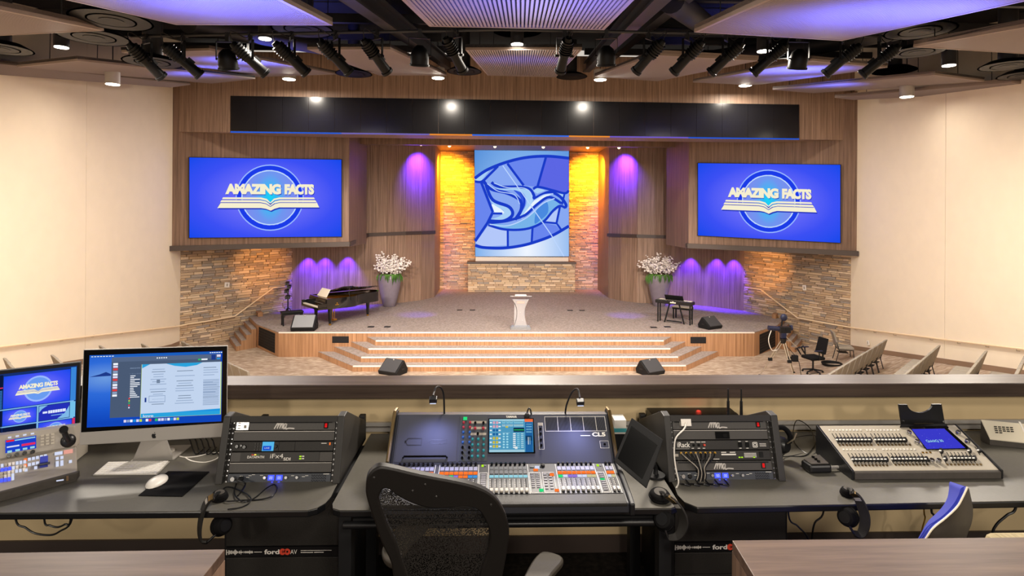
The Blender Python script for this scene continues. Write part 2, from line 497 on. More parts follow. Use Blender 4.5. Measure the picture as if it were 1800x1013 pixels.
def add_text(mb, s, o, u, v, h, w=None, bold=0.0, mi=0, spacing=1.0, center=False, shear=0.0):
    """capital height h, fitted to width w"""
    vs, fs = text2d(s, bold, spacing)
    if not vs: return mb
    x0 = min(p[0] for p in vs); x1 = max(p[0] for p in vs); y0 = min(p[1] for p in vs); y1 = max(p[1] for p in vs)
    k = h / (y1 - y0); kx = (w / (x1 - x0)) if w else k
    o = V(o); u = V(u); v = V(v)
    sx = (x0 + x1) / 2 if center else x0
    sy = (y0 + y1) / 2 if center else y0
    return mb.add([o + u * ((p[0] - sx) * kx + shear * (p[1] - sy) * k) + v * ((p[1] - sy) * k) for p in vs], fs, mi)
def smooth_line(pts, n=6, closed=False):
    pts = [V(p) for p in pts]; out = []; m = len(pts)
    for i in range(m if closed else m - 1):
        p1 = pts[i]; p2 = pts[(i + 1) % m]
        p0 = pts[i - 1] if (i > 0 or closed) else p1
        p3 = pts[(i + 2) % m] if (i < m - 2 or closed) else p2
        for k in range(n):
            t = k / n
            out.append(0.5 * ((2 * p1) + (p2 - p0) * t + (2 * p0 - 5 * p1 + 4 * p2 - p3) * t * t + (-p0 + 3 * p1 - 3 * p2 + p3) * t ** 3))
    if not closed: out.append(pts[-1])
    return out
def stroke(mb, pts, w, n, mi=0):
    """flat ribbon of width w along points lying in a plane of normal n"""
    vs = []; m = len(pts)
    for i, p in enumerate(pts):
        d = pts[min(i + 1, m - 1)] - pts[max(i - 1, 0)]
        d = d.normalized() if d.length > 1e-9 else V((1, 0, 0))
        s = n.cross(d).normalized()
        ww = w[i] if isinstance(w, list) else w
        vs += [p + s * ww / 2, p - s * ww / 2]
    return mb.add(vs, [(2 * i, 2 * i + 1, 2 * i + 3, 2 * i + 2) for i in range(m - 1)], mi)
# ------------------------------------------------------------------ the room
XL, XR = -11.1, 12.56
def onX(px, py, x):
    d = ray(px, py); return CAM + d * (x / d.x)
UP = V((0, 0, 1))
def floor_z(x, y):
    t = min(1.0, max(0.0, (abs(x - RX) - 10.7) / 1.1))
    return FLOOR + 0.14 * max(0.0, abs(x - RX) + 8.93 - y) + .2 * t * t * (3 - 2 * t)
# hall floor: flat before the stage, rising like a bowl towards the booth
fb = MB(); nx, ny = 60, 60
for j in range(ny + 1):
    for i in range(nx + 1):
        x = XL - 0.3 + (XR - XL + 0.6) * i / nx; y = 4.3 + (33 - 4.3) * j / ny
        fb.v.append(V((x, y, floor_z(x, y))))
for j in range(ny):
    for i in range(nx):
        a = j * (nx + 1) + i
        fb.f.append((a, a + 1, a + nx + 2, a + nx + 1)); fb.m.append(0)
struct(fb.build('floor', M['carpet_hall'], smooth=True))
# booth platform, its front wall and ledge
struct(MB().box((XL - .3, -6, -0.3), (XR + .3, 3.9, 0)).build('floor_booth', M['booth_floor']))
LT = onY(900, 676.5, 3.56).z; LB = onY(900, 701, 3.56).z
LBK = onZ(900, 659.5, LT).y
struct(MB().box((XL, 3.72, -1.6), (XR, LBK - .01, LB + .01)).build('wall_booth', M['booth_wall']))
ledge = struct(MB().box((XL, 3.56, LB), (XR, LBK, LT)).build('trim_ledge', M['ledge'], bev=0.006))
struct(MB().box((XL, 3.705, 0), (XR, 3.72, 0.105)).build('baseboard_booth', M['brown_trim']))
rw = MB()                            # pale cable raceway along the wall above the worktops
RZ0 = DESK + 0.01
rw.box((XL, 3.69, RZ0), (XR, 3.72, RZ0 + 0.022)); rw.box((XL, 3.70, RZ0 + 0.03), (XR, 3.72, RZ0 + 0.052))
struct(rw.build('trim_raceway', M['silver']))
# side walls: a backing and three or four big boards with open joints
def side_wall(name, x, sgn, joints):
    w = struct(MB().box((min(x, x + sgn * .2) , -6, FLOOR - .2), (max(x, x + sgn * .2), 22.5, ceil_z(21) + 2)).build(name, M['brown_trim']))
    ys = [-6] + joints + [22.4]
    for a, b in zip(ys[:-1], ys[1:]):
        MB().box((min(x, x - sgn * .02), a + .006, FLOOR - .2), (max(x, x - sgn * .02), b - .006, ceil_z(21) + 2)).build('wall_board', M['wall'], w)
    return w
jl = onX(150, 350, XL).y; jr = onX(1663, 350, XR).y
side_wall('wall_left', XL, -1, [2.0, 7.6, jl])
side_wall('wall_right', XR, 1, [2.6, 8.4, jr])
for nm, x, s in (('baseboard_left', XL + .02, 1), ('baseboard_right', XR - .02, -1)):
    b = MB()
    for k in range(34):
        y0 = 4.4 + k * .5; y1 = y0 + .5
        z0 = floor_z(x, y0); z1 = floor_z(x, y1)
        xa, xb = x, x + s * .02
        b.hexa([V((xa, y0, z0)), V((xb, y0, z0)), V((xb, y1, z1)), V((xa, y1, z1)), V((xa, y0, z0 + .14)), V((xb, y0, z0 + .14)), V((xb, y1, z1 + .14)), V((xa, y1, z1 + .14))])
    struct(b.build(nm, M['base_tan']))
# black deck over the clouds, its beams and ducts
b = MB()
y0, y1 = -6, 22.6
b.hexa([V((XL - .3, y0, ceil_z(y0) + 1.3)), V((XR + .3, y0, ceil_z(y0) + 1.3)), V((XR + .3, y1, ceil_z(y1) + 1.3)), V((XL - .3, y1, ceil_z(y1) + 1.3)),
        V((XL - .3, y0, ceil_z(y0) + 1.5)), V((XR + .3, y0, ceil_z(y0) + 1.5)), V((XR + .3, y1, ceil_z(y1) + 1.5)), V((XL - .3, y1, ceil_z(y1) + 1.5))])
struct(b.build('ceiling', M['black_deck']))
def beam(a, c, w, h):
    d = (c - a).normalized(); s = d.cross(UP).normalized(); t = s.cross(d)
    m = MB(); mid = (a + c) / 2; L = (c - a).length / 2
    m.ob(mid - t * h / 2, d * L, s * w / 2, t * .02); m.ob(mid + t * h / 2, d * L, s * w / 2, t * .02); m.ob(mid, d * L, s * .012, t * h / 2)
    return m
for (x0, y0, x1, y1, off) in ((640, 0, 797, 120, -.5), (1143, 0, 1020, 130, -.5), (1195, -10, 1050, 118, -.75)):
    a = onC(x0, y0, off); c = onC(x1, y1, off); e = a + (a - c) * 0.4
    struct(beam(e, c, .22, .3).build('ceiling_beam', M['black_steel']))
for px in (0, 1):
    for k in range(6):
        y = 4 + k * 3.1
        x0, x1 = (XL, RX - 2.2) if px == 0 else (RX + 2.2, XR)
        struct(MB().box((x0, y, ceil_z(y) + .85), (x1, y + .1, ceil_z(y) + 1.05)).build('ceiling_joist', M['black_steel']))
def duct(pts, r):
    return MB().tube(pts, r, 16).build('ceiling_duct', M['black_steel'], smooth=True)
a = onC(330, 38, -.55); c = onC(560, 80, -.55)
struct(duct([a, c], .22))
a = onC(1440, 78, -.5); c = onC(1330, 92, -.5)
struct(duct([onC(1590, 50, -.7), a, c, c + (c - a) * 1.5], .22))
struct(duct([onC(1180, 0, -.6), onC(1240, 45, -.6)], .2))

# stage: deck, four wide steps with clipped corners, side stairs
def zz(pts, z): return [onZ(px, py, z) for px, py in pts]
lipL, sideL = onZ(491.4, 583.4, STAGE), onZ(451.7, 570.1, STAGE)
lipR, sideR = onZ(1327.8, 585.1, STAGE), onZ(1366, 571.8, STAGE)
lipy = (lipL.y + lipR.y) / 2
lipL.y = lipR.y = lipy
PLa, PRa = onZ(512.6, 545, STAGE), onZ(1308.2, 546.7, STAGE)
CLc, CRc = onX(316, 500, XL), onX(1496.5, 500, XR)
BACKY = onZ(916, 508.9, STAGE).y
slL = PLa.lerp(V((CLc.x, CLc.y, STAGE)), 0.42); slR = PRa.lerp(V((CRc.x, CRc.y, STAGE)), 0.42)
poly = [lipL, lipR, sideR, slR, PRa + V((.2, .3, 0)), V((PRa.x, BACKY + .5, STAGE)), V((PLa.x, BACKY + .5, STAGE)), PLa + V((-.2, .3, 0)), slL, sideL]
for p in poly: p.z = STAGE - 0.03
H = STAGE - 0.03 - FLOOR
stage = struct(MB().prism(poly, (0, 0, -H - .05)).build('stage', M['oak']))
c2 = MB().prism([p + V((0, 0, 0.001)) for p in poly], (0, 0, 0.029))
c2.build('carpet_top', M['carpet'], stage)
def nosing(a, c, parent, h=.036, d=.04):
    MB().box((a.x, a.y - d * .4, a.z - h), (c.x, a.y + d * .6, a.z + .004)).build('nosing', M['nosing'], parent)
nosing(lipL + V((0, 0, .03)), lipR + V((0, 0, .03)), stage)
RIS = (STAGE - FLOOR) / 5
SP = [((659.8, 599.3), (1167.6, 599.3), (643.6, 595), (1182.6, 595)), ((646.9, 613.5), (1179.3, 613.5), (615.5, 603), (1209, 604.3)),
      ((634, 628.5), (1193, 628), (585, 612.6), (1238.5, 613.5)), ((620, 643.5), (1207, 643.5), (556.8, 621), (1266.9, 621.5))]
for k, (fl, fr, bl, br) in enumerate(SP):
    z = STAGE - RIS * (k + 1)
    a, c, d, e = (onZ(p[0], p[1], z) for p in (fl, fr, br, bl))
    fy = (a.y + c.y) / 2; a.y = c.y = fy
    d.y = e.y = lipy - .0
    m = MB().prism([a, c, d, e], (0, 0, FLOOR - z - .03))
    st = m.build('step', M['oak'], stage)
    MB().prism([p + V((0, 0, .002)) for p in (a, c, d, e)], (0, 0, .012)).build('step_carpet', M['carpet'], st)
    nosing(a + V((.02, 0, .012)), c + V((-.02, 0, .012)), st)
for sgn, sd, sl, C in ((-1, sideL, slL, CLc), (1, sideR, slR, CRc)):
    d = (V((C.x, C.y, 0)) - V((sl.x, sl.y, 0))).normalized()
    for k in range(4):
        z = STAGE - RIS * (k + 1)
        a = V((sd.x, sd.y, z)) + d * .02; c = V((sl.x, sl.y, z)) + d * .02
        p = [a + d * .19 * k, c + d * .19 * k, c + d * .19 * (k + 1), a + d * .19 * (k + 1)]
        s = MB().prism(p, (0, 0, FLOOR - z - .02)).build('side_step', M['oak'], stage)
        MB().prism([q + V((0, 0, .002)) for q in p], (0, 0, .012)).build('step_carpet', M['carpet'], s)
    # low kerb at the head of the side stairs
    k0 = V((sl.x, sl.y, STAGE)); k1 = k0 + (V((sd.x, sd.y, STAGE)) - k0) * .25
    e = d * -.5
    MB().prism([k0 + e, k1 + e, k1 + e * .6, k0 + e * .6], (0, 0, .16)).build('kerb', M['oak'], stage)
# black grilles in the stage front and on its clipped ends
fp = Plane(lipL, lipR, lipL + UP)
def grille(pl, px, name='grille'):
    q = [pl.at(*p, 0.012) for p in px]
    g = MB().prism(q, pl.n * -.05).build(name, M['black_matt'], stage)
    bars = MB()
    for i in range(1, 7):
        t = i / 7
        a = q[0].lerp(q[3], t); c = q[1].lerp(q[2], t)
        bars.prism([a, c, c + UP * .015, a + UP * .015], pl.n * .008)
    bars.build('grille_bars', M['black_steel'], g, kind='stuff')
grille(fp, [(584, 591.5), (613, 591.5), (613, 603), (584, 603)])
grille(fp, [(1213.8, 592.6), (1241, 592.6), (1241, 603.8), (1213.8, 603.8)])
grille(Plane(lipL, sideL, lipL + UP), [(455, 575), (483, 586.5), (482.6, 621), (454, 607)])
grille(Plane(lipR, sideR, lipR + UP), [(1335.8, 588.5), (1363, 577), (1363, 609), (1335.8, 622.7)])
for px, py in ((652, 575), (681, 575), (808, 545.5), (830.5, 545.5), (1002, 546), (1023, 546), (1149, 576), (1173, 575)):
    p = onZ(px, py, STAGE)
    f = MB().box((p.x - .11, p.y - .1, STAGE), (p.x + .11, p.y + .1, STAGE + .012)).build('floor_box', M['black_matt'])
    side = 'left' if px < 900 else 'right'
    which = {652: 'small black floor box in the stage carpet before the piano, outer of its pair', 681: 'small black floor box in the stage carpet before the piano, inner of its pair',
             808: 'small black floor box behind the lectern on the piano side, outer of its pair', 830.5: 'small black floor box behind the lectern on the piano side, inner of its pair',
             1002: 'small black floor box behind the lectern on the keyboard side, inner of its pair', 1023: 'small black floor box behind the lectern on the keyboard side, outer of its pair',
             1149: 'small black floor box before the stage keyboard, inner of its pair', 1173: 'small black floor box before the stage keyboard, outer of its pair'}[px]
    tag(f, which, 'floor box', 'floor boxes in the stage carpet')
    MB().box((p.x - .08, p.y - .07, STAGE + .012), (p.x + .08, p.y + .07, STAGE + .018)).build('lid', M['black_steel'], f)

# stone: every stone proud of the joint by its own amount
cubes = []
for m in M['stone']:
    c = MB().hexa([V((-.5, -1, -.5)), V((.5, -1, -.5)), V((.5, 0, -.5)), V((-.5, 0, -.5)), V((-.46, -1.0, .5)), V((.47, -.9, .5)), V((.5, 0, .5)), V((-.5, 0, .5))])
    me = bpy.data.meshes.new('brick'); me.from_pydata(c.v, [], c.f); me.materials.append(m); cubes.append(me)
def stone_wall(name, p0, p1, z0, z1, parent=None, rh=.08, ls=(.2, .6), thick=.3, nearest=None):
    """p0 -> p1 runs so that the room lies on its right-hand side (-normal)"""
    p0 = V((p0.x, p0.y, 0)); p1 = V((p1.x, p1.y, 0))
    u = (p1 - p0).normalized(); L = (p1 - p0).length; n = V((u.y, -u.x, 0))      # n towards the room
    back = MB().prism([p0 + UP * z0, p1 + UP * z0, p1 + UP * z0 - n * thick, p0 + UP * z0 - n * thick], (0, 0, z1 - z0)).build(name, M['joint'], parent)
    ang = math.atan2(u.y, u.x)
    cells = []; z = z0
    rnd = random.Random(len(name) + int(L * 100))
    while z < z1 - .02:
        h = min(rh * rnd.uniform(.7, 1.3), z1 - z); x = -rnd.uniform(0, .2)
        while x < L:
            l = rnd.uniform(*ls); a = max(0, x); c = min(L, x + l)
            if c - a > .05: cells.append((a, c, z, h, rnd.uniform(.015, .06), rnd.randrange(len(cubes)), rnd.uniform(-.02, .02)))
            x += l
        z += h
    cen = nearest or (p0 + p1) / 2 + UP * (z0 + z1) / 2
    cells.sort(key=lambda q: -(q[1] - q[0]) * q[3])
    off = back.location
    for (a, c, z, h, d, k, t) in cells[:300]:
        o = bpy.data.objects.new('stone', cubes[k]); COL.objects.link(o); o.parent = back
        o.location = p0 + u * (a + c) / 2 + UP * (z + h / 2)
        o.rotation_euler = (0, 0, ang + t)
        o.scale = (c - a - .012, d, h - .012)
    rest = MB()
    for (a, c, z, h, d, k, t) in cells[300:]:
        m = p0 + u * (a + c) / 2 + UP * (z + h / 2) + n * d / 2
        rest.ob(m, u * ((c - a) / 2 - .006), n * d / 2, UP * (h / 2 - .006), k)
    if rest.v: rest.build('stone_courses', M['stone'], back, kind='stuff', fix=False)
    return back
BANDZ = CZ - 1.41
struct(stone_wall('wall_stone_left', V((CLc.x, CLc.y, 0)), PLa, FLOOR - .1, BANDZ + .1))
struct(stone_wall('wall_stone_right', PRa, V((CRc.x, CRc.y, 0)), FLOOR - .1, BANDZ + .1))
SOFF = onY(916, 256, 24.0).z
bl, br = onY(735, 500, BACKY), onY(1095, 500, BACKY)
struct(stone_wall('wall_back', bl, br, STAGE, SOFF + .5))
# curved walnut walls of the stage, one per side, in flat boards
def wood_wall(name, px, closed_back):
    pts = [onZ(a, c, STAGE) for a, c in px]
    w = None
    for i, (a, c) in enumerate(zip(pts[:-1], pts[1:])):
        L = (c - a).length; k = max(1, round(L / 1.2))
        d = (c - a).normalized(); n = V((d.y, -d.x, 0))
        for j in range(k):
            q0 = a.lerp(c, j / k) + d * .004; q1 = a.lerp(c, (j + 1) / k) - d * .004
            m = MB().prism([q0, q1, q1 - n * .05, q0 - n * .05], (0, 0, SOFF + .6 - STAGE))
            if w is None:
                w = struct(MB().prism([pts[0] - n * .06, pts[0] - n * .12, pts[0] + d * .05 - n * .12, pts[0] + d * .05 - n * .06], (0, 0, SOFF - STAGE)).build(name, M['brown_trim']))
            m.build('board', M['walnut'], w)
        MB().prism([a - n * .055 - d * .05, c - n * .055 + d * .05, c - n * .11 + d * .05, a - n * .11 - d * .05], (0, 0, SOFF + .5 - STAGE)).build('backing', M['brown_trim'], w)
    return w, pts
WLp = [(512.6, 545), (575, 541), (640, 536.5), (680, 534), (712, 531.5), (740, 528), (763.3, 523)]
WRp = [(1069.3, 523.7), (1092, 529), (1120, 532.3), (1150, 533.5), (1200, 534.5), (1250, 539.5), (1308.2, 546.7)]
wl, ptsL = wood_wall('wall_wood_left', WLp, 0)
wr, ptsR = wood_wall('wall_wood_right', WRp, 0)
for p, nm in ((ptsL[-1], 'wall_alcove_left'), (ptsR[0], 'wall_alcove_right')):
    s = -1 if p.x < RX else 1
    struct(MB().box((min(p.x, p.x + s * .1), p.y + .01, STAGE), (max(p.x, p.x + s * .1), BACKY, SOFF + .6)).build(nm, M['walnut']))
# screen wings: solid walnut boxes over the brown band
def wing(name, o_px, o_x, i_px, i_y, sgn):
    o = onX(*o_px, o_x); i = onY(*i_px, i_y)
    o2 = V((o.x, o.y, BANDZ)); i2 = V((i.x, i.y, BANDZ))
    top = onX(310, 231, XL).z + 1.5 - BANDZ
    back = V((i.x - sgn * .1, i.y + 2.6, BANDZ)); bo = V((o.x, i.y + 2.6, BANDZ))
    w = struct(MB().prism([o2, i2, back, bo], (0, 0, top)).build(name, M['walnut_dark']))
    return w, Plane(o2, i2, o2 + UP), o2, i2
wgl, PWL, oL, iL = wing('wall_screen_left', (301, 437), XL, (613, 430), 22.5, -1)
wgr, PWR, oR, iR = wing('wall_screen_right', (1507, 446), XR, (1210, 432), 22.5, 1)
def band(name, pts, h=.17, d=.16, n=None):
    m = MB()
    for a, c in zip(pts[:-1], pts[1:]):
        t = (c - a); t.z = 0; t = t.normalized(); s = V((t.y, -t.x, 0))
        if s.dot(CAM - a) < 0: s = -s
        m.prism([a + s * d - t * .02, c + s * d + t * .02, c - s * .05, a - s * .05], (0, 0, h))
        k = len(m.v)
        # follow a sloping band
        for q in (0, 3, 4, 7): m.v[k - 8 + q].z = a.z + (h if q > 3 else 0)
        for q in (1, 2, 5, 6): m.v[k - 8 + q].z = c.z + (h if q > 3 else 0)
    return struct(m.build(name, M['brown_trim']))
def wallpt(px, py, a, c): return Plane(a, c, a + UP).at(px, py)
bl_ = [PWL.at(301, 441), PWL.at(613, 433)]
br_ = [PWR.at(1210, 436), PWR.at(1507, 450)]
band('trim_1', bl_); band('trim_2', br_)
band('trim_3', [bl_[1], wallpt(646, 416, ptsL[2], ptsL[3]), wallpt(712, 413, ptsL[3], ptsL[4]), wallpt(740, 412, ptsL[4], ptsL[5]), wallpt(763, 411, ptsL[5], ptsL[6])], .15, .07)
band('trim_4', [wallpt(1069.5, 416, ptsR[0], ptsR[1]), wallpt(1092, 417, ptsR[0], ptsR[1]), wallpt(1120, 418, ptsR[1], ptsR[2]), wallpt(1185, 420, ptsR[3], ptsR[4]), br_[0]], .15, .07)
# great fascia across the hall
fL, fR = onX(304, 231.5, XL), onX(1503, 246.5, XR)
FAS = Plane(fL, fR, fL + UP)
fu = (fR - fL).normalized()
fas = struct(MB().prism([fL, fR, V((fR.x, fR.y + 1.1, fR.z)), V((fL.x, fL.y + 1.1, fL.z))], (0, 0, 2.8)).build('wall_fascia', M['walnut']))
struct(MB().box((onY(622, 250, 24).x, 24, SOFF), (onY(1206, 250, 24).x, 24.35, SOFF + 1.5)).build('trim_soffit', M['walnut_dark']))
struct(MB().box((XL, 21.8, SOFF + .5), (XR, BACKY + .4, SOFF + .7)).build('ceiling_stage', M['walnut_dark']))
# ------------------------------------------------------------------ screens
class Pic:
    """maps picture coordinates (a box x0,y0 top-left .. x1,y1 bottom-right) on a quad TL, TR, BR, BL"""
    def __init__(s, q, box):
        s.q = q; s.b = box
        s.n = (q[1] - q[0]).cross(q[3] - q[0]).normalized()
        if s.n.dot(CAM - q[0]) < 0: s.n = -s.n
        s.w = (q[1] - q[0]).length
    def __call__(s, x, y, d=0.0):
        a = (x - s.b[0]) / (s.b[2] - s.b[0]); c = (y - s.b[1]) / (s.b[3] - s.b[1])
        t = s.q[0].lerp(s.q[1], a); b = s.q[3].lerp(s.q[2], a)
        return t.lerp(b, c) + s.n * d
    def sub(s, x0, y0, x1, y1, box):
        return Pic([s(x0, y0), s(x1, y0), s(x1, y1), s(x0, y1)], box)
    def poly(s, mb, pts, d, mi=0):
        return mb.add([s(x, y, d) for x, y in pts], [tuple(range(len(pts)))], mi)
    def rect(s, mb, x0, y0, x1, y1, d, mi=0):
        return s.poly(mb, [(x0, y0), (x1, y0), (x1, y1), (x0, y1)], d, mi)
    def ring(s, mb, cx, cy, r0, r1, d, mi=0, n=48):
        o = [s(cx + r1 * math.cos(2 * PI * i / n), cy + r1 * math.sin(2 * PI * i / n), d) for i in range(n)]
        if r0 <= 0: return mb.add(o, [tuple(range(n))], mi)
        k = [s(cx + r0 * math.cos(2 * PI * i / n), cy + r0 * math.sin(2 * PI * i / n), d) for i in range(n)]
        return mb.add(o + k, [(i, (i + 1) % n, n + (i + 1) % n, n + i) for i in range(n)], mi)
    def text(s, mb, t, x, y, h, w=None, d=0.0, mi=0, bold=0.0, center=False, spacing=1.0):
        """baseline-left (or centre) at x,y; cap height and width in picture units"""
        vs, fs = text2d(t, bold, spacing)
        x0 = min(p[0] for p in vs); x1 = max(p[0] for p in vs); y0 = min(p[1] for p in vs); y1 = max(p[1] for p in vs)
        k = h / (y1 - y0); kx = w / (x1 - x0) if w else k
        ox = x - (x1 - x0) * kx / 2 if center else x
        return mb.add([s(ox + (p[0] - x0) * kx, y - (p[1] - y0) * k, d) for p in vs], fs, mi)
    def stroke(s, mb, pts, w, d, mi=0, smooth=6):
        P = [V((x, y, 0)) for x, y in pts]
        if smooth: P = smooth_line(P, smooth)
        m = len(P); vs = []
        for i, p in enumerate(P):
            t = P[min(i + 1, m - 1)] - P[max(i - 1, 0)]
            t = t.normalized() if t.length > 1e-6 else V((1, 0, 0))
            e = V((-t.y, t.x, 0)) * w / 2
            vs += [s(p.x + e.x, p.y + e.y, d), s(p.x - e.x, p.y - e.y, d)]
        return mb.add(vs, [(2 * i, 2 * i + 1, 2 * i + 3, 2 * i + 2) for i in range(m - 1)], mi)
M['scr_blue'] = emit_radial('screen_blue', [(0, '#6c6cff'), (0.35, '#6468f8'), (0.62, '#3c50f4'), (0.95, '#0848ea')], 1.0, 1.35, 1.25)
M['scr_disc'] = emit_radial('screen_disc', [(0, '#18d4f4'), (0.1, '#2cbcf4'), (0.27, '#6f96f0'), (0.6, '#8684ee')], 1.0, 1.0, 0.6)
M['e_ring'] = emit('logo_ring_light', '#9ab8ff', 1.0)
M['e_ring2'] = emit('logo_ring_edge', '#c6e0ff', 1.0)
M['e_dark'] = emit('logo_blue_band', '#1c3ce8', 1.0)
M['e_cream'] = emit('logo_cream', '#f6efd0', 1.0)
M['e_cream2'] = emit('logo_cream_shade', '#e9dcae', 1.0)
M['e_shadow'] = emit('logo_shadow', '#2436b8', 1.0)
def logo_art(P, parent, k=1.0, d=0.004):
    """the word mark over an open book in a ring; picture box = (80,100,1665,945)"""
    m = MB()
    P.ring(m, 895, 520, 345, 357, d, 0); P.ring(m, 895, 520, 296, 345, d, 2); P.ring(m, 895, 520, 286, 299, d, 1)
    m.build('ring', [M['e_ring'], M['e_ring2'], M['e_dark']], parent, fix=False)
    q = [P(595, 220, d * .9), P(1195, 220, d * .9), P(1195, 820, d * .9), P(595, 820, d * .9)]
    n = 40
    dm = MB()
    dm.add([P(895 + 288 * math.cos(2 * PI * i / n), 520 + 288 * math.sin(2 * PI * i / n), d * .9) for i in range(n)], [tuple(range(n))])
    o = dm.build('disc', M['scr_disc'], parent, fix=False)
    uv = o.data.uv_layers.new(name='UVMap')
    for l in o.data.loops:
        i = l.vertex_index; uv.data[l.index].uv = (.5 + .5 * math.cos(2 * PI * i / n), .5 - .5 * math.sin(2 * PI * i / n))
    b = MB()
    L3 = [(355, 632), (388, 578), (790, 578), (850, 590), (897, 620), (945, 588), (1000, 575), (1395, 573), (1420, 625), (990, 625), (940, 640), (900, 660), (850, 640), (800, 632)]
    L2 = [(383, 570), (398, 548), (790, 548), (850, 560), (897, 598), (945, 558), (1000, 546), (1376, 545), (1392, 568), (1000, 568), (940, 580), (897, 611), (850, 582), (790, 570)]
    L1 = [(402, 538), (412, 518), (800, 518), (860, 534), (896, 572), (932, 532), (990, 517), (1362, 516), (1372, 534), (990, 536), (938, 548), (896, 588), (852, 552), (790, 538)]
    P.poly(b, [(x + 8, y + 14) for x, y in L3], d * 1.2, 1)
    P.poly(b, [(x, y - 6) for x, y in L3[:7] + [(1395, 580), (1395, 596), (395, 600)]], d * 1.25, 1)
    P.poly(b, L3, d * 1.4, 0); P.poly(b, L2, d * 1.6, 0); P.poly(b, L1, d * 1.8, 0)
    for y in (543, 573):
        P.stroke(b, [(395, y), (790, y), (850, y + 12), (896, y + 42), (942, y + 12), (1000, y), (1385, y)], 5, d * 2.0, 1, 0)
    b.build('open_book', [M['e_cream'], M['e_shadow']], parent, fix=False)
    t = MB()
    P.text(t, 'AMAZING', 440, 494, 118, 575, d * 1.9, 1, .035, spacing=.88)
    P.text(t, 'FACTS', 1052, 494, 118, 318, d * 1.9, 1, .035, spacing=.88)
    P.text(t, 'AMAZING', 434, 486, 114, 575, d * 2.2, 0, .065, spacing=.9)
    P.text(t, 'FACTS', 1046, 486, 114, 318, d * 2.2, 0, .065, spacing=.9)
    t.build('word_mark', [M['e_cream'], M['e_shadow']], parent, fix=False)
LB4 = (80, 100, 1665, 945)
def wall_screen(pl, corners, label):
    q = [pl.at(x, y, .07) for x, y in corners]            # TL TR BR BL
    r = thing('wall_screen', label, 'screen', (q[2] + q[3]) / 2, 'wall screens')
    c = sum(q, V()) / 4
    MB().prism([c + (p - c) * 1.012 for p in q], pl.n * -.08).build('housing', M['black_matt'], r)
    qq = [p + pl.n * .003 for p in q]
    p = screen('picture', (qq[3], qq[2], qq[1], qq[0]), M['scr_blue'], r)
    logo_art(Pic(qq, LB4), p)
    return r
wall_screen(PWL, [(333, 277), (600, 281), (600, 416), (333, 418)], 'big blue wall screen above the grand piano on the piano side wing')
wall_screen(PWR, [(1227, 287), (1477, 290), (1477, 427), (1227, 414)], 'big blue wall screen above the tripod camera on the keyboard side wing')
# centre screen with the dove of leaded glass
CY = BACKY - .55
q = [onY(834, 259.5, CY), onY(1000, 262.5, CY), onY(1000, 451, CY), onY(835.5, 451, CY)]
cs = thing('centre_screen', 'tall blue screen with a leaded-glass dove above the stone plinth', 'screen', (q[2] + q[3]) / 2)
c = sum(q, V()) / 4
MB().prism([c + (p - c) * 1.006 for p in q], V((0, .18, 0))).build('housing', M['black_matt'], cs)
PD = Pic([p - V((0, .004, 0)) for p in q], (57, 85, 757, 888))
qq = PD.q
M['d_bg'] = emit_radial('dove_ground', [(0, '#f0f6ff'), (0.25, '#c8dcfa'), (0.6, '#7fb0ec'), (1.0, '#3a7ed0')], 1.0, 1.1, 0.7, .55, .05)
pic = screen('picture', (qq[3], qq[2], qq[1], qq[0]), M['d_bg'], cs)
dcol = ['#1a3cc8', '#6a86ee', '#88a8f2', '#4a8ae0', '#a8d0f6', '#e8f4ff', '#3456dc', '#78b4ea', '#5c66e4', '#b4c8fa']
dm = [emit('glass_%s' % n, c) for n, c in zip(('lead', 'violet', 'pale', 'azure', 'sky', 'white', 'deep', 'teal', 'indigo', 'mist'), dcol)]
def fillp(pts, mi, d, sm=5, close=True):
    P = smooth_line([V((x, y, 0)) for x, y in pts], sm, closed=True) if sm else [V((x, y, 0)) for x, y in pts]
    m = MB(); PD.poly(m, [(min(757, max(57, p.x)), min(888, max(85, p.y))) for p in P], d)
    return m
# the lens-shaped window
lens_top = [(57, 312), (150, 248), (290, 190), (440, 152), (600, 140), (757, 152)]
lens_bot = [(757, 660), (640, 728), (520, 775), (400, 808), (260, 826), (120, 822), (57, 806)]
layers = []
def panes(*args):
    for pts, mi, d in args: layers.append((pts, mi, d))
panes((lens_top + lens_bot, 2, .006),
      ([(57, 312), (150, 248), (180, 236), (100, 335), (57, 345)], 4, .008),
      ([(290, 195), (440, 158), (590, 148), (525, 370), (420, 360)], 1, .008),
      ([(590, 148), (757, 156), (757, 390), (725, 410), (520, 365)], 8, .008),
      ([(180, 236), (290, 195), (415, 360), (200, 350), (150, 300)], 2, .008),
      ([(57, 345), (100, 340), (190, 570), (140, 650), (57, 770)], 1, .008),
      ([(160, 650), (300, 700), (300, 805), (120, 815), (60, 790)], 9, .008),
      ([(310, 700), (480, 675), (470, 780), (310, 805)], 2, .008),
      ([(492, 670), (570, 640), (660, 655), (690, 690), (600, 740), (485, 775)], 1, .008),
      ([(560, 640), (640, 560), (690, 520), (660, 640)], 9, .008),
      ([(690, 520), (735, 440), (757, 410), (757, 655), (690, 685), (665, 635)], 2, .008),
      ([(490, 400), (520, 378), (580, 395), (520, 420)], 4, .009), ([(660, 418), (720, 420), (715, 470)], 4, .009))
m = MB()
for pts, mi, d in layers: PD.poly(m, pts, d, mi)
m.build('glass_panes', dm, pic, fix=False)
m = MB()
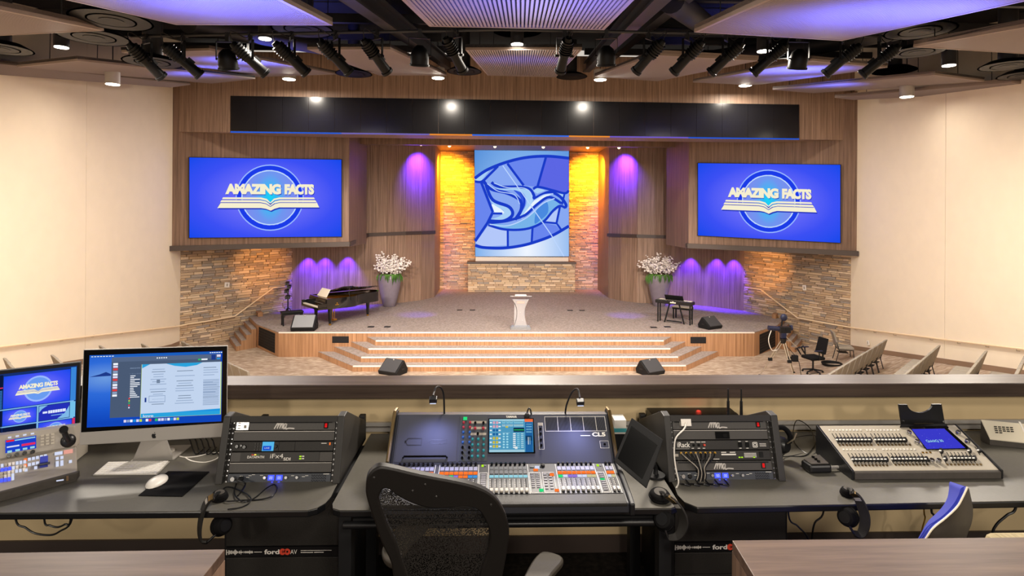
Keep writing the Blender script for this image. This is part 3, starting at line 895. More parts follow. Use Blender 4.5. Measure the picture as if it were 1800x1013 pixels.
# wings and body of the bird
def bird(pts, mi, d, sm=5):
    P = smooth_line([V((x, y, 0)) for x, y in pts], sm, closed=True)
    PD.poly(m, [(p.x, p.y) for p in P], d, mi)
bird([(150, 640), (330, 650), (470, 580), (560, 500), (640, 450), (700, 480), (640, 540), (570, 625), (470, 680), (330, 690), (200, 665)], 7, .011)
bird([(180, 330), (250, 365), (380, 372), (460, 395), (490, 440), (480, 500), (440, 560), (380, 600), (440, 500), (420, 420), (340, 395), (230, 390)], 4, .011)
bird([(130, 330), (190, 385), (320, 415), (400, 460), (410, 530), (360, 600), (350, 520), (290, 460), (190, 430), (140, 390)], 2, .0115)
bird([(140, 400), (190, 460), (300, 510), (330, 570), (290, 610), (160, 620), (240, 590), (270, 550), (190, 500)], 4, .012)
bird([(185, 500), (260, 545), (270, 570), (200, 560)], 5, .012)
bird([(500, 470), (560, 430), (640, 412), (600, 440), (520, 500), (430, 590), (400, 600), (460, 520)], 5, .012)
bird([(345, 395), (420, 430), (430, 510), (370, 600), (350, 610), (400, 520), (395, 450)], 6, .0125)
bird([(500, 640), (520, 530), (590, 480), (600, 560), (540, 620)], 3, .0125)
m.build('dove', dm, pic, fix=False)
m = MB()
def lead(pts, w, sm=6): PD.stroke(m, pts, w, .014, 0, sm)
lead(lens_top, 22); lead(lens_bot, 22)
lead([(57, 335), (110, 335), (170, 280), (230, 220)], 18); lead([(105, 340), (190, 560)], 20, 0)
lead([(190, 560), (150, 640), (57, 775)], 20, 0); lead([(300, 200), (420, 360)], 18, 0); lead([(585, 150), (522, 370)], 18, 0)
lead([(490, 385), (530, 370), (640, 395), (725, 415), (757, 395)], 18); lead([(725, 415), (705, 500)], 14, 0)
lead([(180, 340), (240, 372), (380, 372), (460, 385), (495, 430), (500, 455), (560, 425), (620, 408), (690, 440), (735, 500), (725, 525)], 22)
lead([(120, 330), (180, 390), (300, 420), (390, 470), (400, 540), (355, 615)], 24)
lead([(140, 360), (190, 470), (310, 520), (335, 580), (270, 625), (165, 625)], 24)
lead([(190, 570), (260, 570)], 16, 0); lead([(160, 640), (260, 630), (330, 615), (430, 580), (520, 500), (610, 445), (700, 490)], 20)
lead([(155, 655), (260, 685), (380, 690), (480, 672), (570, 625), (640, 545), (690, 510), (730, 525)], 18)
lead([(300, 690), (300, 815)], 16, 0); lead([(485, 670), (478, 785)], 16, 0); lead([(690, 515), (665, 635)], 16, 0)
lead([(570, 632), (665, 640), (700, 690)], 16, 0); lead([(400, 410), (425, 470), (400, 560), (365, 605)], 12)
m.build('lead_lines', dm, pic, fix=False)
m = MB()
for pts in ([(250, 210), (300, 210), (730, 888), (690, 888)], [(350, 640), (370, 640), (250, 888), (130, 888)]):
    pass
PD.stroke(m, [(200, 345), (300, 378), (420, 380), (475, 420), (470, 490)], 6, .016); PD.stroke(m, [(150, 350), (230, 405), (350, 430), (390, 500)], 6, .016)
PD.stroke(m, [(165, 650), (300, 660), (440, 600), (560, 495), (650, 455)], 8, .016); PD.stroke(m, [(500, 470), (570, 430), (640, 420)], 8, .016)
PD.stroke(m, [(265, 215), (480, 520), (620, 720), (720, 888)], 7, .016, 0, 0)
m.build('light_rays', emit('glass_ray', '#bcd6ff'), pic, fix=False)
# sill under the centre screen and the stone plinth
MBs = MB().box((onY(836, 455, CY).x, CY - .03, onY(900, 462, CY).z), (onY(999, 455, CY).x, CY + .15, onY(900, 452, CY).z))
tag(MBs.build('screen_sill', M['silver']), 'pale sill board between the dove screen and the stone plinth', 'sill')
PY = onZ(916, 513.4, STAGE).y
pa, pb = onY(822.3, 500, PY), onY(1011, 500, PY)
ptop = onY(916, 464, PY).z
pl_ = thing('stone_plinth', 'low stacked-stone plinth on the stage under the dove screen', 'plinth', ((pa.x + pb.x) / 2, PY, STAGE))
def plinth_body():
    b = MB().box((pa.x, PY, STAGE), (pb.x, CY + .2, ptop)).build('core', M['joint'], pl_)
    return b
core = plinth_body()
rnd = random.Random(5); z = STAGE; cells = []
while z < ptop - .02:
    h = min(.085 * rnd.uniform(.8, 1.25), ptop - z); x = pa.x - rnd.uniform(0, .2)
    while x < pb.x:
        l = rnd.uniform(.2, .6); a = max(pa.x, x); c = min(pb.x, x + l)
        if c - a > .05: cells.append((a, c, z, h, rnd.uniform(.015, .05), rnd.randrange(8)))
        x += l
    z += h
cells.sort(key=lambda q: -(q[1] - q[0]) * q[3])
for a, c, z, h, d, k in cells[:300]:
    o = bpy.data.objects.new('stone', cubes[k]); COL.objects.link(o); o.parent = core
    o.location = V(((a + c) / 2, PY, z + h / 2)) - pl_.location; o.scale = (c - a - .012, d, h - .012)
MB().box((pa.x - .05, PY - .08, ptop), (pb.x + .05, CY + .2, ptop + .1)).build('cap', M['brown_trim'], pl_)
# long black display in the fascia, built of tiles
dq = [FAS.at(405, 168.5, .02), FAS.at(1405, 184, .02), FAS.at(1405, 243.5, .02), FAS.at(405, 230, .02)]
ld = thing('ribbon_display', 'long switched-off black display across the walnut fascia', 'display', (dq[2] + dq[3]) / 2)
PT = Pic(dq, (0, 0, 1, 1)); NT = 22
MB().prism([p - PT.n * .02 for p in dq], PT.n * -.1).build('frame', M['black_matt'], ld)
M['led_tile'] = mat('led_tile_black', '#17171b', 0.22, spec=0.5)
for i in range(NT):
    a, c = i / NT + .0002, (i + 1) / NT - .0002
    MB().prism([PT(a, 0), PT(c, 0), PT(c, 1), PT(a, 1)], PT.n * -.02).build('display_tile', M['led_tile'], ld)
# fascia trim whose reflections of the stage lights are painted as glowing colour
ls = thing('reflection_strip', 'thin trim with painted blue and orange reflections along the lower fascia edge', 'painted reflection', FAS.at(900, 240))
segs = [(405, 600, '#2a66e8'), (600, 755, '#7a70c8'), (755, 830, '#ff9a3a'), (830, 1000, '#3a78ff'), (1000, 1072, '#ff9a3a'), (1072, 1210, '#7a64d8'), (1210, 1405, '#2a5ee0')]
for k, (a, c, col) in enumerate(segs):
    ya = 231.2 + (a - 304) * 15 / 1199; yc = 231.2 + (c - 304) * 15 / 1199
    MB().prism([FAS.at(a, ya - 1.6, .03), FAS.at(c, yc - 1.6, .03), FAS.at(c, yc + .6, .03), FAS.at(a, ya + .6, .03)], FAS.n * -.04).build('reflection_segment', emit('strip_%d' % k, col, .8), ld if 0 else ls)

# ------------------------------------------------------------------ ceiling clouds
def slat_cloud(name, label, quad, n, fine, group='slatted ceiling clouds', th=.1, fill=.6):
    p0, p1, p2, p3 = quad                      # near-left, near-right, far-right, far-left (under side)
    up = (p1 - p0).cross(p3 - p0).normalized()
    if up.z < 0: up = -up
    c = (p0 + p1 + p2 + p3) / 4
    r = thing(name, label, 'ceiling cloud', c, group)
    MB().prism([p + up * .045 for p in (p0, p1, p2, p3)], up * (th - .045)).build('backing', M['cloud_back'], r)
    outer = [p0, p1, p2, p3]; b = .05
    inner = []
    for p in outer:
        d = (c - p); inner.append(p + d.normalized() * b * 1.6)
    e = MB().ring(outer, inner, up * th)
    e.build('edge_frame', M['cloud_edge'], r)
    q0, q1, q2, q3 = inner
    all_ = MB()
    for i in range(n):
        a0, a1 = i / n, (i + fill) / n
        s = [q0.lerp(q1, a0), q0.lerp(q1, a1), q3.lerp(q2, a1), q3.lerp(q2, a0)]
        if fine: MB().prism([p + up * .004 for p in s], up * .035).build('slat', M['cloud'], r)
        else: all_.prism([p + up * .004 for p in s], up * .035)
    if not fine: all_.build('slats', M['cloud'], r, kind='stuff')
    # hanging rods
    for p in outer:
        s = p.lerp(c, .2); MB().cyl(s + up * th, s + UP * 1.25, .008, n=5).build('hanger', M['black_steel'], r)
    return r
dirn = V((0.043, 1, CSL))
a, c = onC(755, 47), onC(1062, 53)
slat_cloud('slat_cloud', 'slatted cloud over the hall centre, the nearer one with wide blue-lit slats', [a - dirn * 3.2, c - dirn * 3.2, c, a], 46, True)
slat_cloud('slat_cloud', 'small slatted cloud over the hall centre, the farther one before the fascia', [onC(818, 88), onC(1023, 87.5), onC(977, 136), onC(857, 133)], 46, True)
slat_cloud('slat_cloud', 'large slatted cloud near the booth on the piano side, blue towards the hall centre', [onC(-182, -67), onC(361, -67), onC(585, 45), onC(310, 44)], 80, False)
slat_cloud('slat_cloud', 'large slatted cloud near the booth on the camera side, blue towards the hall centre', [onC(1496, -67), onC(1953, -30), onC(1480, 72), onC(1220, 57)], 80, False)
def para(t, x, y):
    T, X, Y = onC(*t), onC(*x), onC(*y)
    return T, X, Y
T, X, Y = para((183, 54), (-60, 66), (0, 17))
slat_cloud('slat_cloud', 'tan cloud with a pointed corner by the left wall, nearest of that side', [X + (Y - T) * 1.0, Y, T, X], 60, False)
T, X, Y = para((1605, 83), (1800, 95), (1800, 48))
slat_cloud('slat_cloud', 'tan cloud with a pointed corner by the right wall, nearest of that side', [Y, X + Y - T, X, T], 60, False)
def quadY(*a):
    P = [onY(px, py, y) for px, py, y in a[:3]]
    pl = Plane(*P); return P + [pl.at(*a[3][:2])]
slat_cloud('slat_cloud', 'blue-lit slatted cloud behind the outer spotlights of the piano side', [onC(213, 92), onC(368, 89), onC(593, 131), onC(443, 136)], 60, False)
slat_cloud('slat_cloud', 'blue-lit slatted cloud behind the outer spotlights of the camera side', quadY((1427, 107, 11.6), (1560, 119, 13.2), (1327, 150, 19.4), (1218, 145)), 60, False)
slat_cloud('slat_cloud', 'mauve slatted cloud beside the central cloud on the piano side', [onC(540, 87), onC(686, 87), onC(785, 133), onC(667, 133)], 60, False)
slat_cloud('slat_cloud', 'mauve slatted cloud beside the central cloud on the camera side', quadY((1150, 97, 10.9), (1333, 107, 11.6), (1156, 143, 19.2), (1045, 135)), 60, False)
slat_cloud('slat_cloud', 'long cloud by the left wall reaching over the fascia end, upper of two', quadY((30, 118, 13.2), (137, 107, 12.3), (449, 139, 18.6), (372, 147)), 60, False)
slat_cloud('slat_cloud', 'long cloud by the right wall reaching over the fascia end, upper of two', quadY((1643, 132, 13), (1730, 143, 14.2), (1430, 164, 19.6), (1358, 158)), 60, False)
slat_cloud('slat_cloud', 'narrow cloud along the top of the left wall, lowest of that side', quadY((-60, 127, 13.0), (-60, 106, 12.6), (335, 149, 18.9), (300, 154)), 30, False)
slat_cloud('slat_cloud', 'narrow cloud along the top of the right wall, lowest of that side', quadY((1777, 145, 13.8), (1860, 157, 14.2), (1500, 176, 19.2), (1467, 172)), 30, False)
# round air diffusers
def diffuser(px, py, w, label):
    y = .95 * 1050 / w; p = onY(px, py, y)
    r = thing('air_diffuser', label, 'air vent', p, 'round air diffusers')
    prof = [(.48, 0), (.475, .02), (.36, .07), (.33, .09), (.34, .12), (.50, .03)]
    MB().lathe([(.5, .0), (.47, .0), (.33, .09), (.33, .1), (.49, .012)], p, 32).build('outer_cone', M['vent_black'], r, smooth=True)
    MB().lathe([(.30, -.005), (.275, -.005), (.19, .06), (.19, .07), (.295, .006)], p, 28).build('middle_cone', M['vent_black'], r, smooth=True)
    MB().lathe([(.001, -.01), (.15, -.01), (.13, .03), (.001, .04)], p, 24).build('centre_plate', M['vent_black'], r, smooth=True)
    MB().cyl(p + UP * .07, p + UP * (ceil_z(p.y) + 1.25 - p.z), .17, n=16).build('neck', M['black_steel'], r, smooth=True)
for a in ((196, 36, 120, 'round black air diffuser above the pointed tan cloud on the left'), (165, 66, 105, 'round black air diffuser below the tip of the pointed tan cloud, left side'),
          (532, 52, 100, 'round black air diffuser under the edge of the big left cloud'), (268, 110, 88, 'round black air diffuser behind the outermost left spotlight'),
          (816, 126, 58, 'round air diffuser left of the small central cloud'), (1005, 135, 52, 'round air diffuser right of the small central cloud'), (622, 130, 60, 'round air diffuser between two clouds above the left end of the ribbon display'),
          (910, 54, 84, 'round black air diffuser behind the nearer central cloud'), (1617, 55, 108, 'round black air diffuser under the edge of the big right cloud'),
          (1612, 92, 86, 'round black air diffuser below the tip of the pointed tan cloud, right side'), (1572, 125, 68, 'round black air diffuser behind the outermost right spotlight'),
          (1772, 116, 84, 'round black air diffuser near the right wall, upper of two'), (1800, 133, 76, 'round black air diffuser near the right wall, lower of two'),
          (0, 86, 90, 'round black air diffuser near the left wall')):
    diffuser(*a)
# downlights
DL_L = ['bright downlight on the black deck beside the left wall', 'downlight on a short stem over the left wall board joint', 'downlight behind the left spotlights',
        'downlight washing the left end of the walnut fascia', 'downlight above the small central cloud', 'downlight left of centre washing the fascia over the ribbon display',
        'downlight right of centre washing the fascia over the ribbon display', 'downlight behind the right spotlights', 'downlight washing the right end of the walnut fascia',
        'bright downlight on the black deck beside the right wall', 'downlight on a short stem over the right wall']
for (px, py, y), lb in zip(DOWN_PX, DL_L):
    p = dl_pos(px, py, y)
    r = thing('downlight', lb, 'ceiling light', p, 'downlights')
    s = .011 * y
    MB().lathe([(s, 0), (s, .3), (s * .3, .32)], p + UP * .012, 20).build('can', M['silver'] if py > 130 else M['black_steel'], r, smooth=True)
    MB().cyl(p + UP * .33, p + UP * (ceil_z(p.y) + 1.25 - p.z), .012, n=6).build('stem', M['black_steel'], r)
    MB().lathe([(.001, 0), (s * .9, 0), (s * .9, .012), (.001, .012)], p, 20).build('lens', M['lamp_disc'], r)
# spotlights on the lighting pipe
PIPEY = 9.9
def pipe_pt(px): return onY(px, 52 + abs(px - 880) * .018, PIPEY)
pp = [pipe_pt(x) for x in (230, 440, 650, 880, 1100, 1320, 1560, 1680)]
tag(MB().tube(pp, .025, 8).build('lighting_pipe', M['black_steel'], smooth=True), 'black steel pipe carrying the row of spotlights under the ceiling', 'pipe')
def make_spot():
    r = thing('spotlight', 'x', 'spotlight', (0, 0, 0), 'spotlights on the ceiling pipe')
    t = math.radians(38); d = V((0, math.cos(t), -math.sin(t))); u = V((0, math.sin(t), math.cos(t)))
    c = V((0, 0, -.42))
    m = MB().cyl(c - d * .02, c - d * .30, .085, .1, 16); m.cyl(c - d * .30, c - d * .36, .07, .05, 12)
    for k in range(5): m.lathe([(.095 + .002 * k, 0), (.112, .004), (.112, .012), (.095, .016)], c - d * (.26 - .045 * k), 16, 0, d)
    m.build('lamp_housing', M['vent_black'], r, smooth=True)
    MB().cyl(c - d * .03, c + d * .3, .075, .085, 16).lathe([(.085, 0), (.1, .005), (.1, .05), (.088, .055)], c + d * .28, 16, 0, d).ob(c + d * .08 + u * .09, V((.03, 0, 0)), d * .06, u * .02).build('lens_tube', M['vent_black'], r, smooth=True)
    MB().cyl(c + d * .325, c + d * .337, .082, n=16).build('front_lens', M['lens'], r)
    y = MB()
    for s in (-1, 1):
        y.box((s * .13 - .004, -.02, -.44), (s * .13 + .004, .02, -.12)); y.cyl((s * .09, 0, -.42), (s * .16, 0, -.42), .02, n=8)
    y.box((-.134, -.02, -.125), (.134, .02, -.115))
    y.build('yoke', M['vent_black'], r)
    MB().box((-.03, -.03, -.115), (.03, .03, .03)).cyl((0, 0, -.02), (0, .07, -.02), .01, n=6).build('clamp', M['black_steel'], r)
    MB().tube(smooth_line([c - d * .34, c - d * .4 + V((.05, 0, .15)), V((.1, -.1, -.1)), V((.05, 0, .02))], 5), .008, 5).build('cable', M['black_matt'], r, smooth=True)
    return r
def make_par():
    r = thing('par_can', 'x', 'spotlight', (0, 0, 0), 'round floodlights on the ceiling pipe')
    t = math.radians(70); d = V((0, math.cos(t), -math.sin(t))); c = V((0, 0, -.4))
    MB().lathe([(.05, -.16), (.12, -.1), (.15, .0), (.15, .14), (.165, .145), (.165, .17), (.14, .17), (.13, .1)], c, 20, 0, d).build('can', M['vent_black'], r, smooth=True)
    MB().lathe([(.001, .1), (.13, .1), (.13, .11), (.001, .12)], c, 20, 0, d).build('front_lens', M['lens'], r)
    y = MB()
    for s in (-1, 1): y.box((s * .18 - .004, -.02, -.42), (s * .18 + .004, .02, -.12))
    y.box((-.184, -.02, -.125), (.184, .02, -.115)); y.cyl((-.18, 0, -.4), (.18, 0, -.4), .012, n=6)
    y.build('yoke', M['vent_black'], r)
    MB().box((-.03, -.03, -.115), (.03, .03, .03)).build('clamp', M['black_steel'], r)
    return r
ORD = ['first', 'second', 'third', 'fourth', 'fifth', 'sixth', 'seventh', 'eighth', 'ninth']
spots = [(258, -30, 0), (322, -55, 0), (400, 0, 1), (440, -52, 0), (513, -52, 0), (590, -48, 0), (662, -35, 0), (738, 10, 1), (800, -28, 0),
         (992, 8, 0), (1066, -10, 1), (1140, 42, 0), (1208, 42, 0), (1276, 48, 0), (1352, 55, 0), (1404, 0, 1), (1480, 50, 0), (1546, 52, 0)]
sp0, pr0 = make_spot(), make_par()
used = [False, False]
for i, (px, rz, kind) in enumerate(spots):
    p = pipe_pt(px)
    side = 'piano side' if px < 900 else 'camera side'
    k = (8 - i) if px < 900 else i - 9
    if kind:
        near = {400: 'outer', 738: 'inner', 1066: 'inner', 1404: 'outer'}[px]
        lb = 'round black floodlight can on the ceiling pipe, %s one of the %s' % (near, side)
    else:
        lb = 'black theatre spotlight on the ceiling pipe, %s fixture from the hall centre, %s' % (ORD[k], side)
    src = (sp0, pr0)[kind]
    if not used[kind]:
        used[kind] = True; src.location = p; src.rotation_euler = (0, 0, math.radians(rz)); src['label'] = lb
    else: dup(src, p, math.radians(rz), lb)
# small track heads under the soffit
for px, py, lb in ((740, 254, 'outermost on the piano side'), (790, 256.5, 'over the amber stone on the piano side'), (870, 257.5, 'above the dove screen on the piano side'),
                   (955, 258.5, 'above the dove screen on the camera side'), (1033, 259.5, 'over the amber stone on the camera side'), (1088, 259.5, 'outermost on the camera side')):
    p = onY(px, py, 25.2)
    r = thing('track_spotlight', 'small glowing track spotlight under the walnut soffit, ' + lb, 'spotlight', p, 'track spotlights')
    MB().cyl(p + V((0, .02, .02)), p + V((0, .2, .1)), .07, .06, 14).build('head', M['silver'], r, smooth=True)
    MB().cyl(p + V((0, .12, .1)), p + V((0, .12, SOFF + .5 - p.z)), .015, n=6).build('stem', M['black_steel'], r)
    MB().ell(p, (.065, .03, .065), 12, 6).build('lens', M['warm_led'], r, smooth=True)
# ------------------------------------------------------------------ things on and before the stage
def place(r, loc, rz): r.location = loc; r.rotation_euler = (0, 0, math.radians(rz))
# grand piano
def piano():
    r = thing('grand_piano', 'glossy black grand piano on the stage before the violet wall', 'piano')
    out = [(-.75, 0), (.75, 0), (.75, .75), (.69, 1.1), (.42, 1.42), (.25, 1.75), (.18, 2.15), (.02, 2.45), (-.3, 2.6), (-.6, 2.48), (-.75, 2.2)]
    sm = [V((-.75, 0, .6)), V((.75, 0, .6))] + smooth_line([V((x, y, .6)) for x, y in out[2:]], 4)
    cen = V((-.15, 1.2, .6))
    inner = [p + (cen - p).normalized() * .06 for p in sm]
    MB().ring(sm, inner, (0, 0, .38)).build('rim', M['piano'], r, smooth=True)
    MB().prism([p + UP * .22 for p in inner], (0, 0, .03)).build('soundboard', M['soundboard'], r)
    st = MB()
    for k in range(14):
        x = -.66 + k * .1; st.cyl((x, .3, .88), (x * .5 - .2, 1.4 + .7 * max(0, .6 - abs(x)), .88), .006, n=5)
    st.build('strings', M['gold'], r, kind='stuff')
    MB().box((-.75, -.32, .6), (.75, 0, .68)).build('key_bed', M['piano'], r, bev=.01)
    for s in (-1, 1): MB().box((s * .75 - .06 * (s > 0), -.32, .68), (s * .75 + .06 * (s < 0), 0, .82)).build('key_block', M['piano'], r, bev=.01)
    MB().box((-.68, -.05, .68), (.68, .02, .93)).build('fallboard', M['piano'], r)
    for k in range(52):
        x = -.685 + k * .02635
        MB().box((x + .001, -.28, .68), (x + .0253, -.06, .715)).build('white_key', M['ivory'], r)
    bk = MB()
    for k in range(51):
        if k % 7 in (0, 1, 3, 4, 5):
            x = -.685 + (k + 1) * .02635; bk.box((x - .006, -.2, .715), (x + .006, -.06, .73))
    bk.build('black_keys', M['piano'], r, kind='stuff')
    # lid on the short stick, hinged on the straight side; front flap folded back
    a = math.radians(13)
    lid = []
    for p in sm[2:]:
        if p.y > .55: lid.append(p)
    lid = [V((.75, .62, .6))] + lid + [V((-.75, .62, .6))]
    def tilt(p, h): d = p.x + .76; return V((-.76 + d * math.cos(a) - h * math.sin(a), p.y, .985 + d * math.sin(a) + h * math.cos(a)))
    n = len(lid)
    MB().add([tilt(p, 0) for p in lid] + [tilt(p, .025) for p in lid], [tuple(range(n))[::-1], tuple(range(n, 2 * n))] + [(i, (i + 1) % n, n + (i + 1) % n, n + i) for i in range(n)]).build('lid', M['piano'], r)
    fl = [V((.75, .64, 0)), V((-.75, .64, 0)), V((-.75, 1.05, 0)), V((.7, 1.05, 0))]
    MB().add([tilt(p, .03) for p in fl] + [tilt(p, .05) for p in fl], [(3, 2, 1, 0), (4, 5, 6, 7), (0, 1, 5, 4), (1, 2, 6, 5), (2, 3, 7, 6), (3, 0, 4, 7)]).build('front_flap', M['piano'], r)
    MB().cyl((.66, .9, .9), (.66, .9, 1.28), .012, n=8).build('lid_stick', M['piano'], r)
    MB().hexa([V((-.38, .12, .98)), V((.38, .12, .98)), V((.38, .15, .98)), V((-.38, .15, .98)), V((-.34, .3, 1.25)), V((.34, .3, 1.25)), V((.34, .32, 1.25)), V((-.34, .32, 1.25))]).build('music_desk', M['ivory'], r, label='pale sheet music on the raised music desk')
    for x, y in ((-.6, .18), (.6, .18), (-.28, 2.15)):
        l = MB().lathe([(.045, .06), (.05, .12), (.06, .3), (.075, .5), (.085, .6)], (x, y, 0), 10).build('leg', M['piano'], r, smooth=True)
        MB().cyl((x - .02, y, .045), (x + .02, y, .045), .045, n=12).cyl((x, y, .04), (x, y, .1), .03, n=8).build('caster', M['gold'], l)
    ly = MB().box((-.12, .55, .06), (.12, .68, .12)); 
    for s in (-1, 1): ly.cyl((s * .08, .6, .12), (s * .08, .6, .62), .014, n=8)
    for s in (-1, 0, 1): ly.box((s * .07 - .015, .42, .06), (s * .07 + .015, .56, .075))
    ly.build('pedal_lyre', M['gold'], r)
    em = MB(); em.cyl((.752, .38, .8), (.757, .38, .8), .022, n=16)
    em.box((.752, .31, .735), (.757, .45, .758)); em.build('side_badge', M['gold'], r)
    return r
p0 = onZ(559, 569, STAGE)
place(piano(), p0, -50)
def bench(label, loc, rz, mats=('black_matt', 'black_satin')):
    r = thing('piano_bench', label, 'bench')
    MB().box((-.38, -.18, .44), (.38, .18, .5)).build('seat', M[mats[0]], r, bev=.02)
    MB().box((-.36, -.16, .38), (.36, .16, .44)).build('apron', M[mats[1]], r)
    for x in (-.32, .32):
        for y in (-.13, .13): MB().box((x - .022, y - .022, 0), (x + .022, y + .022, .4)).build('leg', M[mats[1]], r)
    place(r, loc, rz)
bench('black piano bench before the piano keyboard, beside the grey wedge', onZ(513, 571, STAGE), 30)
# stage keyboard, player's side away from the hall
def keyboard():
    r = thing('stage_keyboard', 'black stage keyboard on a folding stand beside the right vase', 'keyboard')
    MB().box((-.7, -.19, .72), (.7, .19, .84)).build('body', M['black_satin'], r, bev=.012)
    for k in range(44):
        x = -.62 + k * .0282
        MB().box((x, .02, .84), (x + .027, .18, .852)).build('white_key', M['ivory'], r)
    kn = MB()
    for k in range(12): kn.cyl((-.6 + k * .1, -.1, .84), (-.6 + k * .1, -.1, .865), .018, n=8)
    kn.build('knobs', M['chrome'], r, kind='stuff')
    MB().hexa([V((-.35, -.03, .86)), V((.35, -.03, .86)), V((.35, 0, .86)), V((-.35, 0, .86)), V((-.35, -.15, 1.05)), V((.35, -.15, 1.05)), V((.35, -.12, 1.05)), V((-.35, -.12, 1.05))]).build('music_rest', M['black_satin'], r)
    b = MB().box((-.11, -.196, .76), (.11, -.19, .80)); b.cyl((0, -.196, .80), (0, -.19, .80), .03, n=14)
    b.build('badge', M['ivory'], r)
    for s in (-1, 1):
        MB().ob((s * .28, -.05, .36), V((.022, 0, 0)), V((0, .022, 0)), V((s * -.1, 0, .37))).build('leg', M['black_matt'], r)
        MB().box((s * .62 - .02, -.12, .0), (s * .62 + .02, -.08, .72)).build('leg', M['black_matt'], r)
        MB().box((s * .62 - .02, .1, .0), (s * .62 + .02, .14, .72)).build('leg', M['black_matt'], r)
    MB().box((-.64, -.02, .69), (.64, .04, .72)).build('cross_bar', M['black_matt'], r)
    MB().box((-.3, -.07, .05), (.3, -.03, .09)).build('foot_bar', M['black_matt'], r)
    return r
place(keyboard(), onZ(1186, 568, STAGE), -38)
bench('grey bench standing behind the stage keyboard', onZ(1200, 561, STAGE), -38, ('chair_fabric', 'black_matt'))
# speaker wedges
def wedge(): 
    r = thing('stage_monitor', 'x', 'speaker', (0, 0, 0), 'wedge monitors')
    MB().prism([V((-.33, -.22, 0)), V((-.33, .26, 0)), V((-.33, .3, .12)), V((-.33, .12, .40)), V((-.33, -.26, .1))], (.66, 0, 0)).build('cabinet', M['black_matt'], r, bev=.01)
    a, b2 = V((0, -.262, .11)), V((0, .112, .408)); n = V((0, -.62, .78))
    q = [V((-.3, a.y, a.z)), V((.3, a.y, a.z)), V((.3, b2.y, b2.z)), V((-.3, b2.y, b2.z))]
    c = sum(q, V()) / 4
    MB().prism([c + (p - c) * .96 for p in q], n * .012).build('grille', M['grille'], r)
    MB().cyl(V((0, .06, .385)), V((0, .06, .385)) + n * .02, .02, n=8).build('badge', M['silver'], r)
    for s in (-1, 1): MB().box((s * .335 - .01, -.02, .14), (s * .335 + .01, .1, .18)).build('handle', M['black_steel'], r)
    return r
M['grille'] = mat('speaker_grille', '#3a3a3c', 0.6, noise=.2, nscale=150)
M['grille_grey'] = mat('grey_speaker_cloth', '#8a8d90', 0.6)
w0 = wedge(); w0['label'] = 'dark wedge monitor on the hall floor before the steps, piano side'
place(w0, onZ(690, 657, FLOOR), -28); w0.scale = (1.05,) * 3
dup(w0, onZ(1144, 657, FLOOR), math.radians(28), 'dark wedge monitor on the hall floor before the steps, keyboard side', scale=1.05)
dup(w0, onZ(1249, 577, STAGE), math.radians(28), 'black wedge monitor on the stage beside the keyboard', scale=1.0)
w3 = dup(w0, onZ(535, 580, STAGE), math.radians(4), 'wedge monitor with a pale grey front on the stage edge before the piano', scale=1.2)
for c in w3.children:
    if c.name.startswith('grille'):
        c.data = c.data.copy(); c.data.materials[0] = M['grille_grey']
# clear lectern
def lectern():
    p = onZ(915, 578, STAGE)
    r = thing('lectern', 'clear acrylic lectern standing at the front centre of the stage', 'lectern', p)
    MB().box((p.x - .36, p.y - .25, STAGE), (p.x + .36, p.y + .25, STAGE + .05)).build('base_plate', M['acrylic'], r, bev=.008)
    MB().box((p.x - .33, p.y - .22, STAGE + .05), (p.x + .33, p.y + .22, STAGE + .09)).build('base_step', M['acrylic'], r, bev=.008)
    n = 10; m = MB(); pts = []
    for i in range(n + 1):
        t = i / n; w = .125 + .12 * (2 * t - 1) ** 2 * (1.3 if t > .5 else .9)
        pts.append((w, STAGE + .09 + t * .95))
    m.prism([V((p.x - w, p.y - .03, z)) for w, z in pts] + [V((p.x + w, p.y - .03, z)) for w, z in pts[::-1]], (0, .025, 0))
    m.build('front_panel', M['acrylic'], r)
    for s in (-1, 1):
        MB().prism([V((p.x + s * w, p.y - .03, z)) for w, z in pts] + [V((p.x + s * w, p.y + .12, z)) for w, z in pts[::-1]], (s * .015, 0, 0)).build('side_panel', M['acrylic'], r)
    MB().hexa([V((p.x - .38, p.y + .22, STAGE + 1.1)), V((p.x + .38, p.y + .22, STAGE + 1.1)), V((p.x + .38, p.y - .2, STAGE + 1.16)), V((p.x - .38, p.y - .2, STAGE + 1.16)),
               V((p.x - .38, p.y + .22, STAGE + 1.13)), V((p.x + .38, p.y + .22, STAGE + 1.13)), V((p.x + .38, p.y - .2, STAGE + 1.19)), V((p.x - .38, p.y - .2, STAGE + 1.19))]).build('top_board', M['acrylic'], r, bev=.006)
    MB().box((p.x - .2, p.y - .1, STAGE + 1.175), (p.x + .2, p.y + .15, STAGE + 1.195)).build('reading_pad', M['white_plastic'], r, label='white reading pad')
    MB().box((p.x - .13, p.y - .036, STAGE + .9), (p.x + .13, p.y - .031, STAGE + .97)).build('front_badge', M['pale_red'], r, label='small pale red badge')
lectern()
